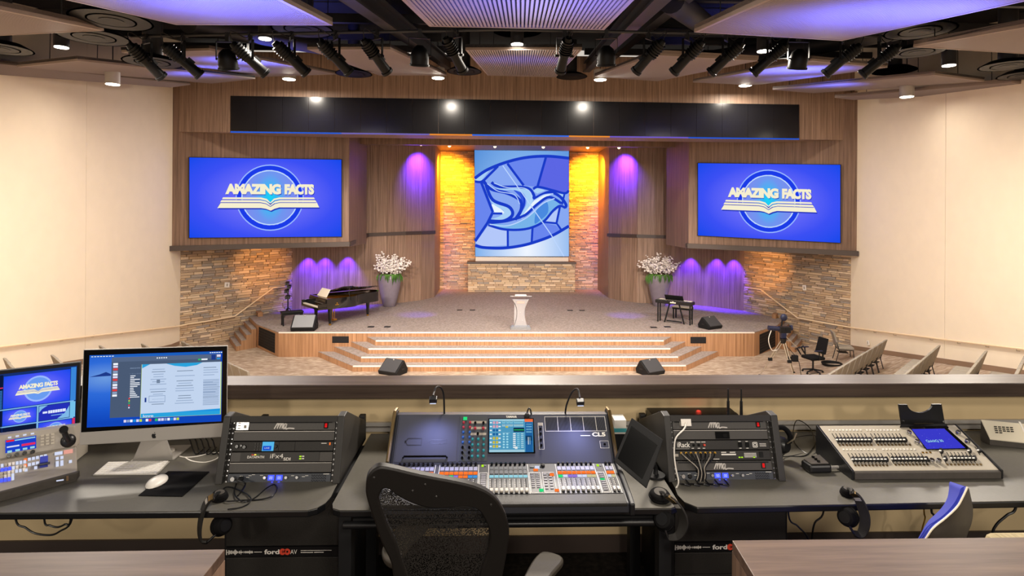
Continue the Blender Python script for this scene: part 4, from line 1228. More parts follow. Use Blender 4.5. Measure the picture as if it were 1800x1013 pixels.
# vases of blossom
def vase(px, py, label, seed):
    p = onZ(px, py, STAGE); rnd = random.Random(seed)
    r = thing('flower_vase', label, 'vase', p)
    MB().lathe([(.24, 0), (.26, .02), (.36, .4), (.46, .85), (.49, 1.12), (.47, 1.3), (.44, 1.36), (.41, 1.36), (.42, 1.2), (.3, 1.1), (.001, 1.1)], p, 28).build('vase_body', M['vase'], r, smooth=True)
    st = MB(); bl = MB(); lf = MB()
    for k in range(64):
        a = rnd.uniform(0, 2 * PI); e = rnd.uniform(0.0, 1.05) ** .8
        L = rnd.uniform(.7, 1.05)
        d = V((math.cos(a) * math.sin(e), math.sin(a) * math.sin(e), math.cos(e)))
        b = p + V((math.cos(a) * .2 * rnd.random(), math.sin(a) * .2 * rnd.random(), 1.3)); tip = b + d * L * V((1, 1, 1)).x
        st.cyl(b - UP * .2, tip, .008, .004, 5)
        for j in range(13):
            t = .35 + .65 * j / 12; c = b.lerp(tip, t) + V((rnd.uniform(-.06, .06), rnd.uniform(-.06, .06), rnd.uniform(-.06, .06)))
            s = rnd.uniform(.026, .052)
            bl.ell(c, (s, s, s * .8), 6, 4)
    for k in range(70):
        a = rnd.uniform(0, 2 * PI); R = rnd.uniform(.32, .5); L = rnd.uniform(.15, .5)
        q = p + V((math.cos(a) * R, math.sin(a) * R, 1.42)); s = V((-math.sin(a), math.cos(a), 0)) * .03
        o = V((math.cos(a), math.sin(a), 0))
        lf.add([q - s, q + s, q + o * .1 - UP * L * .5 + s * .8, q + o * .08 - UP * L, q + o * .1 - UP * L * .5 - s * .8], [(0, 1, 2, 3, 4)])
    st.build('stems', M['stem'], r, kind='stuff', fix=False)
    bl.build('blossoms', M['blossom'], r, kind='stuff', smooth=True, fix=False)
    lf.build('leaves', M['leaf'], r, kind='stuff', fix=False)
vase(684.5, 538.5, 'tall grey vase of white blossom at the piano tail', 3)
vase(1158.5, 538, 'tall grey vase of white blossom behind the stage keyboard', 4)
# stand with stacked black heads at the left stage edge
def stand():
    p = onZ(506, 556, STAGE)
    r = thing('light_stand', 'slim black stand of small fixtures beside the piano bench at the stage edge', 'stand', p)
    for k in range(3):
        a = k * 2.1 + .4
        MB().cyl(p + V((0, 0, .35)), p + V((math.cos(a) * .3, math.sin(a) * .3, 0)), .015, n=6).build('leg', M['black_matt'], r)
    MB().cyl(p + V((0, 0, .1)), p + V((0, 0, 1.2)), .025, n=8).build('pole', M['black_matt'], r)
    for z, s, dx in ((.75, .09, .0), (.98, .08, -.04), (1.15, .07, .05), (1.28, .07, -.02)):
        h = MB().ob(p + V((dx, -.03, z)), V((s, .02, 0)), V((-.01, .08, .02)), V((0, .01, .06))).build('fixture', M['black_satin'], r, bev=.015)
        MB().cyl(p + V((dx + .02, -.11, z)), p + V((dx + .02, -.135, z)), .04, n=10).build('lens', M['lens'], h)
stand()
# handrails
def rail(label, pts, brackets, n_of):
    r = thing('handrail', label, 'handrail', pts[0])
    MB().tube(pts, .028, 8).build('rail', M['rail'], r, smooth=True)
    for q, n in brackets:
        m = MB().tube([q, q - UP * .06 + n * .0, q - UP * .07 - n * .13], .009, 6); m.cyl(q - UP * .07 - n * .085, q - UP * .07 - n * .1, .03, n=10)
        m.build('bracket', M['steel'], r)
M['rail'] = mat('maple_rail', '#ecd3b0', 0.4, spec=.4)
PSL = Plane(V((CLc.x, CLc.y, 0)), PLa - UP * PLa.z, V((CLc.x, CLc.y, 1)))
PSR = Plane(V((CRc.x, CRc.y, 0)), PRa - UP * PRa.z, V((CRc.x, CRc.y, 1)))
XLo, XRo = XL + .1, XR - .1
lp = [onX(-60, 617, XLo), onX(0, 610, XLo), onX(160, 591, XLo), onX(312, 574, XLo), PSL.at(330, 570, .16), PSL.at(367, 564.5, .16), PSL.at(413, 556, .16), PSL.at(480, 506.5, .16), PSL.at(500, 504, .16)]
lb = [(onX(x, y - 2, XLo), V((1, 0, 0))) for x, y in ((-2, 610.5), (53, 604), (111, 597), (165, 590.5), (216, 585), (268, 579), (308, 574.5))] + [(PSL.at(x, y, .1), PSL.n) for x, y in ((360, 566), (445, 532), (490, 505))]
rail('pale handrail along the left wall, climbing to the stage over the stone', lp, lb, 0)
rp = [onX(1860, 621.5, XRo), onX(1799, 614, XRo), onX(1650, 596, XRo), onX(1502, 577, XRo), PSR.at(1490, 575, .16), PSR.at(1450, 568, .16), PSR.at(1402, 559, .16), PSR.at(1337, 509, .16), PSR.at(1309, 505.8, .16)]
rb = [(onX(x, y - 5, XRo), V((-1, 0, 0))) for x, y in ((1503, 582), (1536, 586.5), (1571, 591), (1635, 599), (1683, 605), (1733, 611), (1787, 617.5))] + [(PSR.at(x, y, .1), PSR.n) for x, y in ((1447, 567.5), (1370, 534), (1318, 506.5))]
rail('pale handrail along the right wall, climbing to the stage over the stone', rp, rb, 0)
# wall plates, outlet, step lights
def plate(pl, px, py, w, h, name, label, cat, m='white_plastic'):
    c = pl.at(px, py, .06); u, v = pl.axes(px, py)
    r = thing(name, label, cat, c)
    MB().ob(c, u * w / 2, v * h / 2, pl.n * .012).build('face_plate', M[m], r, bev=.006)
    MB().ob(c + pl.n * .014, u * w * .14, v * h * .25, pl.n * .006).build('rocker', M['grey_plastic'], r)
plate(PSL, 399, 501, .19, .19, 'wall_switch', 'white switch plate on the left stone wall', 'switch')
plate(PSR, 1414, 506, .15, .2, 'wall_switch', 'white switch plate on the right stone wall', 'switch')
PWRr = Plane(V((XR, 0, 0)), V((XR, 5, 0)), V((XR, 0, 1)))
plate(PWRr, 1526, 603, .12, .16, 'wall_outlet', 'small white outlet low on the right wall by the front chairs', 'outlet')
for pl, px, py, lb in ((PSL, 457, 556, 'small round brass step light on the left stone wall'), (PSR, 1366, 559, 'small round brass step light on the right stone wall')):
    c = pl.at(px, py, .06); r = thing('step_light', lb, 'step light', c)
    MB().lathe([(.001, 0), (.08, 0), (.08, .03), (.06, .04), (.001, .04)], c, 16, 0, pl.n).build('bezel', M['gold'], r, smooth=True)
    MB().lathe([(.001, .04), (.05, .04), (.04, .055), (.001, .06)], c, 14, 0, pl.n).build('lens', M['warm_led'], r, smooth=True)
# tripod camera on the hall floor
def camera_rig():
    p = onZ(1383, 661, FLOOR); p.z = floor_z(p.x, p.y)
    k = 18.3 / 1050
    r = thing('tripod_camera', 'video camera on a tall metal tripod before the right end of the stage', 'camera', p)
    top = p + V((-.12, 0, 1.12))
    for dx, dy, nm in ((-.82, .05, 0), (.02, -.45, 0), (.40, .35, 0)):
        f = p + V((dx, dy, .0)); mid = top.lerp(f, .55)
        side = (f - top).cross(V((0, 1, 0))).normalized() * .035
        l = MB().cyl(top + side, mid + side, .017, n=8).cyl(top - side, mid - side, .017, n=8).cyl(mid, f, .015, n=8).build('leg', M['steel'], r, smooth=True)
        MB().ob(mid, V((.06, 0, 0)), V((0, .035, 0)), V((0, 0, .045))).build('leg_clamp', M['black_matt'], l, bev=.01)
        MB().cyl(f, f + UP * .03, .035, n=8).build('foot', M['black_matt'], l)
    MB().cyl(top - UP * .12, top + UP * .03, .07, .1, 16).build('bowl', M['black_satin'], r, smooth=True)
    MB().ob(top + V((0, 0, .12)), V((.08, 0, 0)), V((0, .07, 0)), V((0, 0, .09))).build('fluid_head', M['rig_blue'], r, bev=.02)
    c = top + V((.0, 0, .30))
    b = MB().ob(c + V((.04, 0, .0)), V((.17, 0, 0)), V((0, .08, 0)), V((0, 0, .1))).build('camera_body', M['black_satin'], r, bev=.02)
    MB().ob(c + V((.1, -.085, .02)), V((.06, 0, 0)), V((0, .01, 0)), V((0, 0, .05))).build('side_panel', M['black_matt'], b)
    MB().cyl(c + V((-.12, 0, .02)), c + V((-.46, 0, .05)), .065, .075, 14).build('lens', M['rig_blue'], r, smooth=True)
    MB().cyl(c + V((.21, 0, .05)), c + V((.27, 0, .05)), .08, n=14).build('rear_monitor', M['rig_blue'], r, smooth=True)
    MB().cyl(c + V((-.06, 0, .1)), c + V((-.03, 0, .3)), .025, n=8).build('monitor_arm', M['black_matt'], r)
    MB().ell(c + V((.02, 0, .37)), (.11, .07, .11), 14, 8).build('field_monitor', M['rig_blue'], r, smooth=True)
    h = MB().cyl(top + V((.05, -.05, .1)), top + V((.33, -.2, -.2)), .014, n=6).build('pan_handle', M['steel'], r)
    m = MB()
    for q in (0, 1):
        o = top + V((.33 + q * .12, -.2, -.22 + q * .03)); m.cyl(o, o + V((.12, 0, -.2)), .022, n=6); m.cyl(o + V((-.06, 0, -.04)), o + V((.08, 0, .04)), .015, n=6)
    m.build('remote_grip', M['black_matt'], h)
    MB().tube(smooth_line([c + V((-.4, -.06, -.02)), c + V((-.5, -.1, -.3)), c + V((-.4, -.1, -.6)), c + V((-.22, -.05, -.62))], 6), .012, 6).build('cable', M['white_plastic'], r, smooth=True)
    MB().tube(smooth_line([top + V((.1, 0, -.2)), p + V((.3, -.1, .5)), p + V((.42, -.1, .02)), p + V((.9, .2, .015)), p + V((1.2, .3, .015))], 6), .01, 6).build('cable', M['black_matt'], r, smooth=True)
    MB().ob(p + V((.22, -.05, .55)), V((.09, 0, 0)), V((0, .06, 0)), V((0, 0, .1))).build('battery_box', M['black_matt'], r, bev=.02)
M['rig_blue'] = mat('dark_blue_black', '#1d2340', 0.4)
camera_rig()
# black office chair by the tripod
def office_chair():
    r = thing('office_chair', 'black office chair with armrests on the hall floor beside the tripod camera', 'chair')
    MB().box((-.25, -.25, .44), (.25, .25, .54)).build('seat', M['seat_black'], r, bev=.04)
    MB().prism([V((-.22, .24, .60)), V((.22, .24, .60)), V((.2, .36, 1.08)), V((-.2, .36, 1.08))], (0, .05, .01)).build('backrest', M['seat_black'], r, bev=.02)
    MB().tube([(0, .2, .43), (0, .36, .5), (0, .37, .8)], .025, 8).build('back_bar', M['black_satin'], r, smooth=True)
    for s in (-1, 1):
        a = MB().box((s * .3 - .035, -.2, .74), (s * .3 + .035, .08, .77)).build('armrest', M['rig_blue'], r, bev=.012)
        MB().tube([(s * .24, .0, .46), (s * .31, -.02, .5), (s * .31, -.05, .74)], .02, 8).build('arm_post', M['black_matt'], a, smooth=True)
    MB().cyl((0, 0, .1), (0, 0, .44), .028, n=10).build('gas_post', M['black_satin'], r, smooth=True)
    for k in range(5):
        a = k * 2 * PI / 5
        l = MB().cyl((0, 0, .12), (math.cos(a) * .3, math.sin(a) * .3, .07), .025, .018, 8).build('leg', M['black_matt'], r)
        MB().cyl((math.cos(a) * .3 - .015, math.sin(a) * .3, .03), (math.cos(a) * .3 + .015, math.sin(a) * .3, .03), .03, n=10).build('caster', M['black_matt'], l)
    return r
p = onZ(1429, 656, FLOOR); p.z = floor_z(p.x, p.y)
place(office_chair(), p, -78)
# padded hall chairs: one model for the rows and for the loose chair
def hall_chair():
    r = thing('hall_chair', 'x', 'chair')
    MB().box((-.24, -.25, .39), (.24, .2, .48)).build('seat', M['chair_fabric'], r, bev=.035)
    MB().prism([V((-.235, .17, .47)), V((.235, .17, .47)), V((.225, .30, .92)), V((-.225, .30, .92))], (0, .065, .012)).build('backrest', M['chair_fabric'], r, bev=.025)
    for s in (-1, 1):
        MB().tube([(s * .21, -.22, .4), (s * .225, -.25, .0)], .013, 7).build('leg', M['black_steel'], r)
        MB().tube([(s * .225, .25, .62), (s * .225, .18, .36), (s * .23, .27, .0)], .013, 7).build('leg', M['black_steel'], r)
    MB().box((-.22, -.2, .37), (.22, .18, .395)).build('seat_frame', M['black_steel'], r)
    MB().box((-.16, -.1, .27), (.16, .18, .285)).build('book_rack', M['black_steel'], r)
    return r
hc = hall_chair()
hc['label'] = 'single grey padded chair facing the stage beside the right stone wall'
p = onZ(1483, 638, FLOOR); p.z = floor_z(p.x, p.y)
place(hc, p, 72); hc.scale = (1.05,) * 3
NUM = ['first', 'second', 'third', 'fourth', 'fifth', 'sixth', 'seventh', 'eighth', 'ninth', 'tenth']
ROW = ['front', 'second', 'third', 'fourth', 'fifth']
def row(k, x, y, dx, dy, n, side, rz):
    for i in range(n):
        q = V((x + dx * i * .54, y + dy * i * .54, 0)); q.z = floor_z(q.x, q.y)
        dup(hc, q, math.radians(rz), 'grey padded chair, %s from the %s wall in the %s row on that side' % (NUM[i], side, ROW[k]), 'chairs in rows on the %s' % side)
for k, (x, y, n) in enumerate(((11.3, 17.55, 10), (11.35, 15.5, 8), (11.35, 14.0, 6), (11.35, 12.94, 4))):
    row(k, x, y, -.72, -.69, n, 'right', 224)
for k, (x, y, n) in enumerate(((-9.0, 18.4, 9), (-9.37, 17.0, 2), (-9.74, 15.8, 2), (-9.5, 13.8, 2), (-9.74, 12.8, 2))):
    row(k, x, y, .70, -.71, n, 'left', 136)
p = onZ(1462, 643, FLOOR); p.z = floor_z(p.x, p.y)
cc = MB()
for k in range(3):
    cc.tube([p + V((math.cos(a * PI / 14) * (.27 + .015 * k), math.sin(a * PI / 14) * (.27 + .012 * k), .02 + .03 * k)) for a in range(28)], .018, 6, 0, True)
tag(cc.build('cable_coil', M['black_matt'], smooth=True), 'coil of black cable on the floor before the single grey chair', 'cable')
# ------------------------------------------------------------------ booth furniture
def slab(name, label, cat, pts, z, th, top, edge):
    r = thing(name, label, cat, V((sum(p.x for p in pts) / len(pts), sum(p.y for p in pts) / len(pts), z - th)))
    P = [V((p.x, p.y, z - .003)) for p in pts]
    MB().prism(P, (0, 0, -(th - .003))).build('edge_band', edge, r, bev=.006)
    MB().prism([p + UP * .0 for p in P], (0, 0, .003)).build('top', top, r)
    return r
D = lambda px, py: onZ(px, py, DESK)
WY = 3.685
pts = [D(-120, 902), D(541, 897), D(558, 892.5), D(572, 884.5), D(582, 873), D(588, 860)]
pts[0].x = -4.2
pts += [V((pts[-1].x, WY, DESK)), V((pts[0].x, WY, DESK))]
slab('worktop', 'grey laminate worktop on the left carrying the silver computer', 'worktop', pts, DESK, .035, M['desk'], M['desk_edge'])
xl = pts[-2].x + .03
q = D(1186, 856)
ptsr = [q, D(1191, 870), D(1203, 882.5), D(1226, 891.5), D(1800, 880.6), D(1960, 878)]
ptsr[-1].x = 4.9
ptsr += [V((ptsr[-1].x, WY, DESK)), V((q.x, WY, DESK))]
slab('worktop', 'grey laminate worktop on the right carrying the fader desk with the blue screen', 'worktop', ptsr, DESK, .035, M['desk'], M['desk_edge'])
a, c = D(606, 897), D(1178, 893)
xr = q.x - .03
ptsc = [V((xl + .05, a.y, 0)), V((xr - .05, c.y, 0)), V((xr - .012, c.y + .02, 0)), V((xr, c.y + .06, 0)), V((xr, WY, 0)), V((xl, WY, 0)), V((xl, a.y + .06, 0)), V((xl + .012, a.y + .02, 0))]
slab('worktop', 'middle worktop under the big mixing console', 'worktop', ptsc, DESK, .035, M['desk'], M['desk_edge'])
# steel frame and pull-out tray under the middle worktop
fr = thing('desk_frame', 'black steel frame with legs and tray under the middle worktop', 'frame', (0, 2.8, 0))
TZ = onY(1000, 928, 2.74).z
MB().tube([(xl + .06, 2.78, TZ), (xr - .06, 2.78, TZ)], .017, 10).build('front_rail', M['black_satin'], fr, smooth=True)
for x in (xl + .03, xr - .09):
    MB().box((x, 2.80, 0), (x + .06, 2.88, DESK - .036)).build('leg', M['black_matt'], fr, bev=.004)
    MB().box((x, 3.4, 0), (x + .06, 3.48, DESK - .036)).build('leg', M['black_matt'], fr, bev=.004)
tr = MB().box((xl + .1, 2.79, TZ + .01), (xr - .1, 3.3, TZ + .025)).build('tray', M['black_matt'], fr)
# turret racks on the worktops
def rnd_rect(P, m, u0, v0, u1, v1, d, t, mi=0):
    q = [P(u0, v0, d), P(u1, v0, d), P(u1, v1, d), P(u0, v1, d)]
    m.prism(q, P.n * t, mi)
    return m
def knob(P, u, v, r, h, m, parent, d=0.0, name='knob', n=12):
    c = P(u, v, d)
    MB().lathe([(r, 0), (r * .92, h * .8), (r * .8, h), (.0005, h)], c, n, 0, P.n).build(name, m, parent, smooth=True)
def rack(name, label, face, dx):
    BL, BR = D(*face[0]), D(*face[1])
    BL.y = BR.y = (BL.y + BR.y) / 2
    TR, TL = onY(face[2][0], face[2][1], BL.y + .10), onY(face[3][0], face[3][1], BL.y + .10)
    zt = (TR.z + TL.z) / 2; TR.z = TL.z = zt; yb = BL.y
    x0, x1 = (BL.x + TL.x) / 2, (BR.x + TR.x) / 2
    r = thing(name, label, 'equipment rack', ((x0 + x1) / 2, yb, DESK))
    prof = [(yb, DESK), (yb + .10, zt), (yb + .16, zt + .005), (3.60, DESK + .115), (3.60, DESK + .14), (3.64, DESK + .14), (3.64, DESK)]
    T = .036
    for x in (x0, x1 - T):
        MB().prism([V((x, y, z)) for y, z in prof], (T, 0, 0)).build('side_panel', M['rack_frame'], r, bev=.004)
    MB().hexa([V((x0 + T, yb + .10, zt - .03)), V((x1 - T, yb + .10, zt - .03)), V((x1 - T, 3.6, DESK + .08)), V((x0 + T, 3.6, DESK + .08)),
               V((x0 + T, yb + .105, zt)), V((x1 - T, yb + .105, zt)), V((x1 - T, 3.6, DESK + .11)), V((x0 + T, 3.6, DESK + .11))]).build('top_cover', M['rack_frame'], r)
    n = V((0, -(zt - DESK), .10)).normalized()
    a = V((x0 + T, yb, DESK)) - n * .02; e = V((0, .10, zt - DESK - .022))
    w = V((x1 - x0 - 2 * T, 0, 0))
    P = Pic([a + e, a + e + w, a + w, a], (0, 0, 1, 6))
    back = MB().prism([P(0, 0, -.03), P(1, 0, -.03), P(1, 6, -.03), P(0, 6, -.03)], n * -.02).build('backing', M['black_deck'], r)
    for x in (0.0, .972):
        m = MB(); rnd_rect(P, m, x, 0, x + .028, 6, -.012, -.006); rail_ = m.build('rack_rail', M['rack_frame'], r)
        for k in range(6):
            for v in (.22, .78):
                MB().cyl(P(x + .014, k + v, -.012), P(x + .014, k + v, -.006), .0045, n=8).build('screw', M['chrome'], rail_)
    return r, P
def unit(r, P, k, m='rack_panel', name='rack_unit', hl=True):
    b = MB(); rnd_rect(P, b, .03, k + .05, .97, k + .96, -.006, -.012)
    return b.build(name, M[m], r, bev=.0015)
def rect(P, u0, v0, u1, v1, m, parent, name, d=-.006, t=.004):
    b = MB(); rnd_rect(P, b, u0, v0, u1, v1, d, t)
    return b.build(name, M[m] if isinstance(m, str) else m, parent)
def ma_logo(P, k, u, parent):
    """slanted script mark with a long tail"""
    m = MB()
    def L(pts, w): P.stroke(m, [(u + x * .0115, k + y) for x, y in pts], w, -.0052, 0, 4)
    s = 0.013
    for pts in ([(0, .82), (1.6, .45), (2.8, .16)], [(2.6, .2), (3.4, .14), (3.3, .3), (2.6, .8)], [(2.8, .7), (4.4, .3), (5.6, .2), (5.4, .4), (4.8, .8)],
                [(5.0, .7), (6.6, .32), (7.6, .24), (7.4, .45), (6.9, .8)], [(10.6, .38), (9.2, .34), (8.2, .6), (8.6, .82), (9.8, .66), (10.8, .36), (10.3, .66), (10.6, .84), (13, .76), (18, .80)]):
        Q = [V((u + x * .0105, k + y, 0)) for x, y in pts]
        pt = [P(p.x, p.y, -.0052) for p in smooth_line(Q, 5)]
        stroke(m, pt, .0055, P.n)
    m.build('script_mark', M['silver'], parent, fix=False)
def power_unit(r, P, k, u, sw=.885):
    b = unit(r, P, k)
    rect(P, .05, k + .12, .94, k + .26, 'black_matt', b, 'recess', -.0055, .001)
    ma_logo(P, k, u, b)
    s = rect(P, sw - .02, k + .25, sw + .02, k + .8, 'black_gloss', b, 'switch_bezel')
    rect(P, sw - .011, k + .3, sw + .011, k + .7, 'red_lens', s, 'switch')
    return b
def blank_unit(r, P, k):
    b = unit(r, P, k)
    rect(P, .03, k + .045, .97, k + .09, 'silver', b, 'edge', -.0062, .001)  # silver line stands for the highlight along the top of the panel
    return b
def intercom_unit(r, P, k):
    b = unit(r, P, k, 'panel_grey')
    for u, m in ((.09, 'chrome'), (.155, 'black_gloss')): knob(P, u, k + .5, .012, .006, M[m], b, -.006, 'socket', 14)
    for u in (.37, .565, .665): knob(P, u, k + .42, .0085, .012, M['chrome'], b, -.006)
    for u in (.425, .5):
        s = rect(P, u - .028, k + .2, u + .028, k + .68, 'blue_led', b, 'display')
        m = MB(); P.text(m, '00', u, k + .58, .28, .03, -.0015, center=True); m.build('digits', M['white_led'], s, fix=False)
    m = MB()
    for j in range(12):
        u = .795 + j * .0115
        for v in (.16, .4, .64): rnd_rect(P, m, u, k + v + (.06 if j % 2 else 0), u + .005, k + v + .16 + (.06 if j % 2 else 0), -.006, .0008)
    m.build('vent_slots', M['black_deck'], b, kind='stuff')
    m = MB()
    for u in (.08, .15, .21, .23, .26, .335, .62, .72, .75): rnd_rect(P, m, u - .014, k + .1 + (u * 37 % .3), u + .014, k + .14 + (u * 37 % .3), -.006, .0006)
    for u in (.34, .4, .43, .46, .5, .53, .57): rnd_rect(P, m, u - .012, k + .83, u + .012, k + .88, -.006, .0006)
    rnd_rect(P, m, .9, k + .1, .955, k + .15, -.006, .0006); rnd_rect(P, m, .89, k + .86, .96, k + .9, -.006, .0006)
    m.build('printed_legend', M['white_paint'], b, kind='stuff')
    for u in (.44, .5): rect(P, u - .008, k + .8, u + .008, k + .9, 'blue_led', b, 'key_light')
    return b
RKL, PL_ = rack('turret_rack', 'black sloping turret rack between the silver computer and the mixing console', [(372, 853), (590, 851), (612, 731), (397, 733)], 0)
b = power_unit(RKL, PL_, 0, .40)
o = rect(PL_, .045, .15, .16, .92, 'black_gloss', b, 'outlet_plate')
rect(PL_, .115, .45, .14, .75, 'grey_plastic', o, 'outlet')
for v in (.2, .45, .7): rect(PL_, .06, v, .085, v + .1, 'grey_plastic', o, 'label', -.002, .001)
blank_unit(RKL, PL_, 1)
b = unit(RKL, PL_, 2, 'black_grain')
for u, v, rr in ((.075, .5, .01), (.115, .42, .007), (.145, .55, .01), (.435, .5, .009)): knob(PL_, u, 2 + v, rr, .008, M['black_gloss'], b, -.006)
for i in range(3):
    for j in range(3): rect(PL_, .235 + i * .025, 2.16 + j * .27, .252 + i * .025, 2.34 + j * .27, 'rack_frame', b, 'button')
s = rect(PL_, .31, 2.06, .415, 2.93, emit('unit_screen', '#58b6e8', 1.0), b, 'screen')
m = MB(); rnd_rect(PL_, m, .318, 2.45, .395, 2.88, -.002, .0006); m.build('screen_block', emit('unit_block', '#1c50c8', 1.0), s)
m = MB(); PL_.text(m, 'LIVE', .357, 2.72, .14, .045, -.001, center=True); m.build('screen_text', M['white_led'], s, fix=False)
for u in (.46, .61): rect(PL_, u, 2.06, u + .003, 2.95, 'black_deck', b, 'seam', -.006, .0006)
rect(PL_, .855, 2.2, .905, 2.26, 'white_paint', b, 'print', -.006, .0006); rect(PL_, .93, 2.15, .942, 2.4, M['orange_led'], b, 'orange_mark', -.006, .001)
b = unit(RKL, PL_, 3)
i_ = rect(PL_, .12, 3.06, .85, 3.94, 'rack_frame', b, 'face', -.006, .003)
m = MB(); PL_.text(m, 'DATAPATH', .185, 3.62, .24, .155, -.0022, bold=.02); m.build('lettering', M['white_paint'], i_, fix=False)
m = MB(); PL_.text(m, 'iFx4', .395, 3.62, .42, .12, -.0022); m.build('lettering', M['white_paint'], i_, fix=False)
m = MB(); PL_.text(m, 'SDI', .52, 3.84, .28, .065, -.0022, bold=.02); m.build('lettering', M['white_paint'], i_, fix=False)
for k, (u, m) in enumerate(((.22, 'red_print'), (.245, 'gold'), (.27, 'leaf'))): rect(PL_, u, 3.24, u + .02, 3.33, m, i_, 'colour_bar', -.003, .0006)
for v in (.4, .62): rect(PL_, .665, 3 + v, .685, 3.12 + v, 'yellow_led', i_, 'indicator', -.003, .001); rect(PL_, .69, 3 + v, .71, 3.1 + v, 'white_paint', i_, 'print', -.003, .0006)
blank_unit(RKL, PL_, 4)
intercom_unit(RKL, PL_, 5)
RKR, PR_ = rack('turret_rack', 'black sloping turret rack between the tablet and the fader desk with the blue screen', [(1178, 849.5), (1384, 846), (1364, 730), (1165, 731.5)], 0)
b = power_unit(RKR, PR_, 0, .385)
pl2 = rect(PR_, .1, -.08, .2, .62, 'white_plastic', b, 'plug', -.004, .03)
blank_unit(RKR, PR_, 1)
o = rect(PR_, .445, 1.2, .585, 1.9, 'black_gloss', RKR, 'outlet_plate', -.004, .003); rect(PR_, .52, 1.42, .56, 1.72, 'black_deck', o, 'socket', -.001, .002)
b = unit(RKR, PR_, 2, 'black_grain')
m = MB(); PR_.text(m, 'iRack', .06, 2.72, .5, .125, -.0055, bold=.015); rnd_rect(PR_, m, .045, 2.84, .175, 2.86, -.006, .0006); m.build('lettering', M['white_paint'], b, fix=False)
for u, mm in ((.22, 'black_gloss'), (.27, 'black_gloss'), (.325, 'red_print')): knob(PR_, u, 2.5, .0065, .01, M[mm], b, -.006)
for u in (.68, .75): rect(PR_, u - .018, 2.25, u + .018, 2.75, 'black_gloss', b, 'switch', -.006, .006)
m = MB()
for u in (.21, .27, .32): rnd_rect(PR_, m, u - .02, 2.18, u + .02, 2.24, -.006, .0006); rnd_rect(PR_, m, u - .012, 2.78, u + .012, 2.84, -.006, .0006)
for u in (.68, .75): rnd_rect(PR_, m, u - .012, 2.14, u + .012, 2.2, -.006, .0006); rnd_rect(PR_, m, u - .012, 2.8, u + .012, 2.86, -.006, .0006)
for v in (.38, .5, .62): rnd_rect(PR_, m, .875, 2 + v, .94, 2.04 + v, -.006, .0006)
m.build('printed_legend', M['white_paint'], b, kind='stuff')
m = MB()
c0 = PR_(.83, 2.5, -.0052)
ux = (PR_(.84, 2.5) - PR_(.83, 2.5)).normalized(); vx = PR_.n.cross(ux).normalized()
for rr, w in ((.0115, .003), (.006, .003)):
    sq = smooth_line([c0 + ux * rr * x + vx * rr * y for x, y in ((-1, -.7), (-.7, -1), (.7, -1), (1, -.7), (1, .7), (.7, 1), (-.7, 1), (-1, .7))], 3, True)
    stroke(m, sq + [sq[0]], w, PR_.n)
m.build('round_square_emblem', M['white_paint'], b, fix=False)
b = unit(RKR, PR_, 3, 'black_grain')
bundle = PR_(.26, 5.9, .03)
for j in range(8):
    u = .085 + j * .0475
    c = PR_(u, 3.25, -.006)
    MB().cyl(c, c + PR_.n * .012, .0055, n=8).build('connector', M['gold'], b, smooth=True)
    MB().tube(smooth_line([c + PR_.n * .01, PR_(u + (.25 - u) * .2, 3.7, .025), PR_(u + (.25 - u) * .75, 4.6, .035), PR_(.22 + j * .011, 5.3, .025), PR_(.2 + j * .013, 5.98, .012)], 5), .0028, 6).build('cable', M['black_satin'] if j % 3 else M['grey_plastic'], b, smooth=True)
m = MB(); rnd_rect(PR_, m, .485, 3.18, .535, 3.26, -.006, .0006); rnd_rect(PR_, m, .57, 3.18, .625, 3.26, -.006, .0006); rnd_rect(PR_, m, .485, 3.36, .63, 3.5, -.006, .0006)
for v in range(4): rnd_rect(PR_, m, .71, 3.3 + v * .12, .83, 3.35 + v * .12, -.006, .0006)
rnd_rect(PR_, m, .4, 3.84, .46, 3.9, -.006, .0006)
m.build('printed_legend', M['white_paint'], b, kind='stuff')
for u in (.66, .685, .805): rect(PR_, u - .008, 3.66, u + .008, 3.76, 'yellow_led', b, 'indicator')
rect(PR_, .86, 3.18, .895, 3.72, 'black_gloss', b, 'switch', -.006, .005)
rect(PR_, .02, 3.35, .06, 3.6, 'grey_plastic', b, 'tag', -.006, .002)
b = power_unit(RKR, PR_, 4, .40)
intercom_unit(RKR, PR_, 5)
wc = MB().tube(smooth_line([PR_(.15, .3, .03), PR_(.11, .9, .05), PR_(.02, 1.8, .05), PR_(-.005, 3.2, .045), PR_(.0, 4.6, .04), PR_(.02, 5.9, .03), D(1189, 858)], 6), .004, 8)
tag(wc.build('charging_cord', M['white_plastic'], smooth=True), 'white charging cord hanging from a plug down the right rack', 'cord')
# looped black cables at the foot of the right rack
m = MB()
for k in range(5):
    x = 1195 + k * 17
    m.tube(smooth_line([D(x, 851), D(x + 8, 856) + UP * .012, D(x + 18, 855) + UP * .004, D(x + 10, 850.5) + UP * .02], 5), .004, 6)
tag(m.build('cable_tangle', M['black_satin'], smooth=True, kind='stuff'), 'tangle of thin black cables along the foot of the right rack', 'cables')
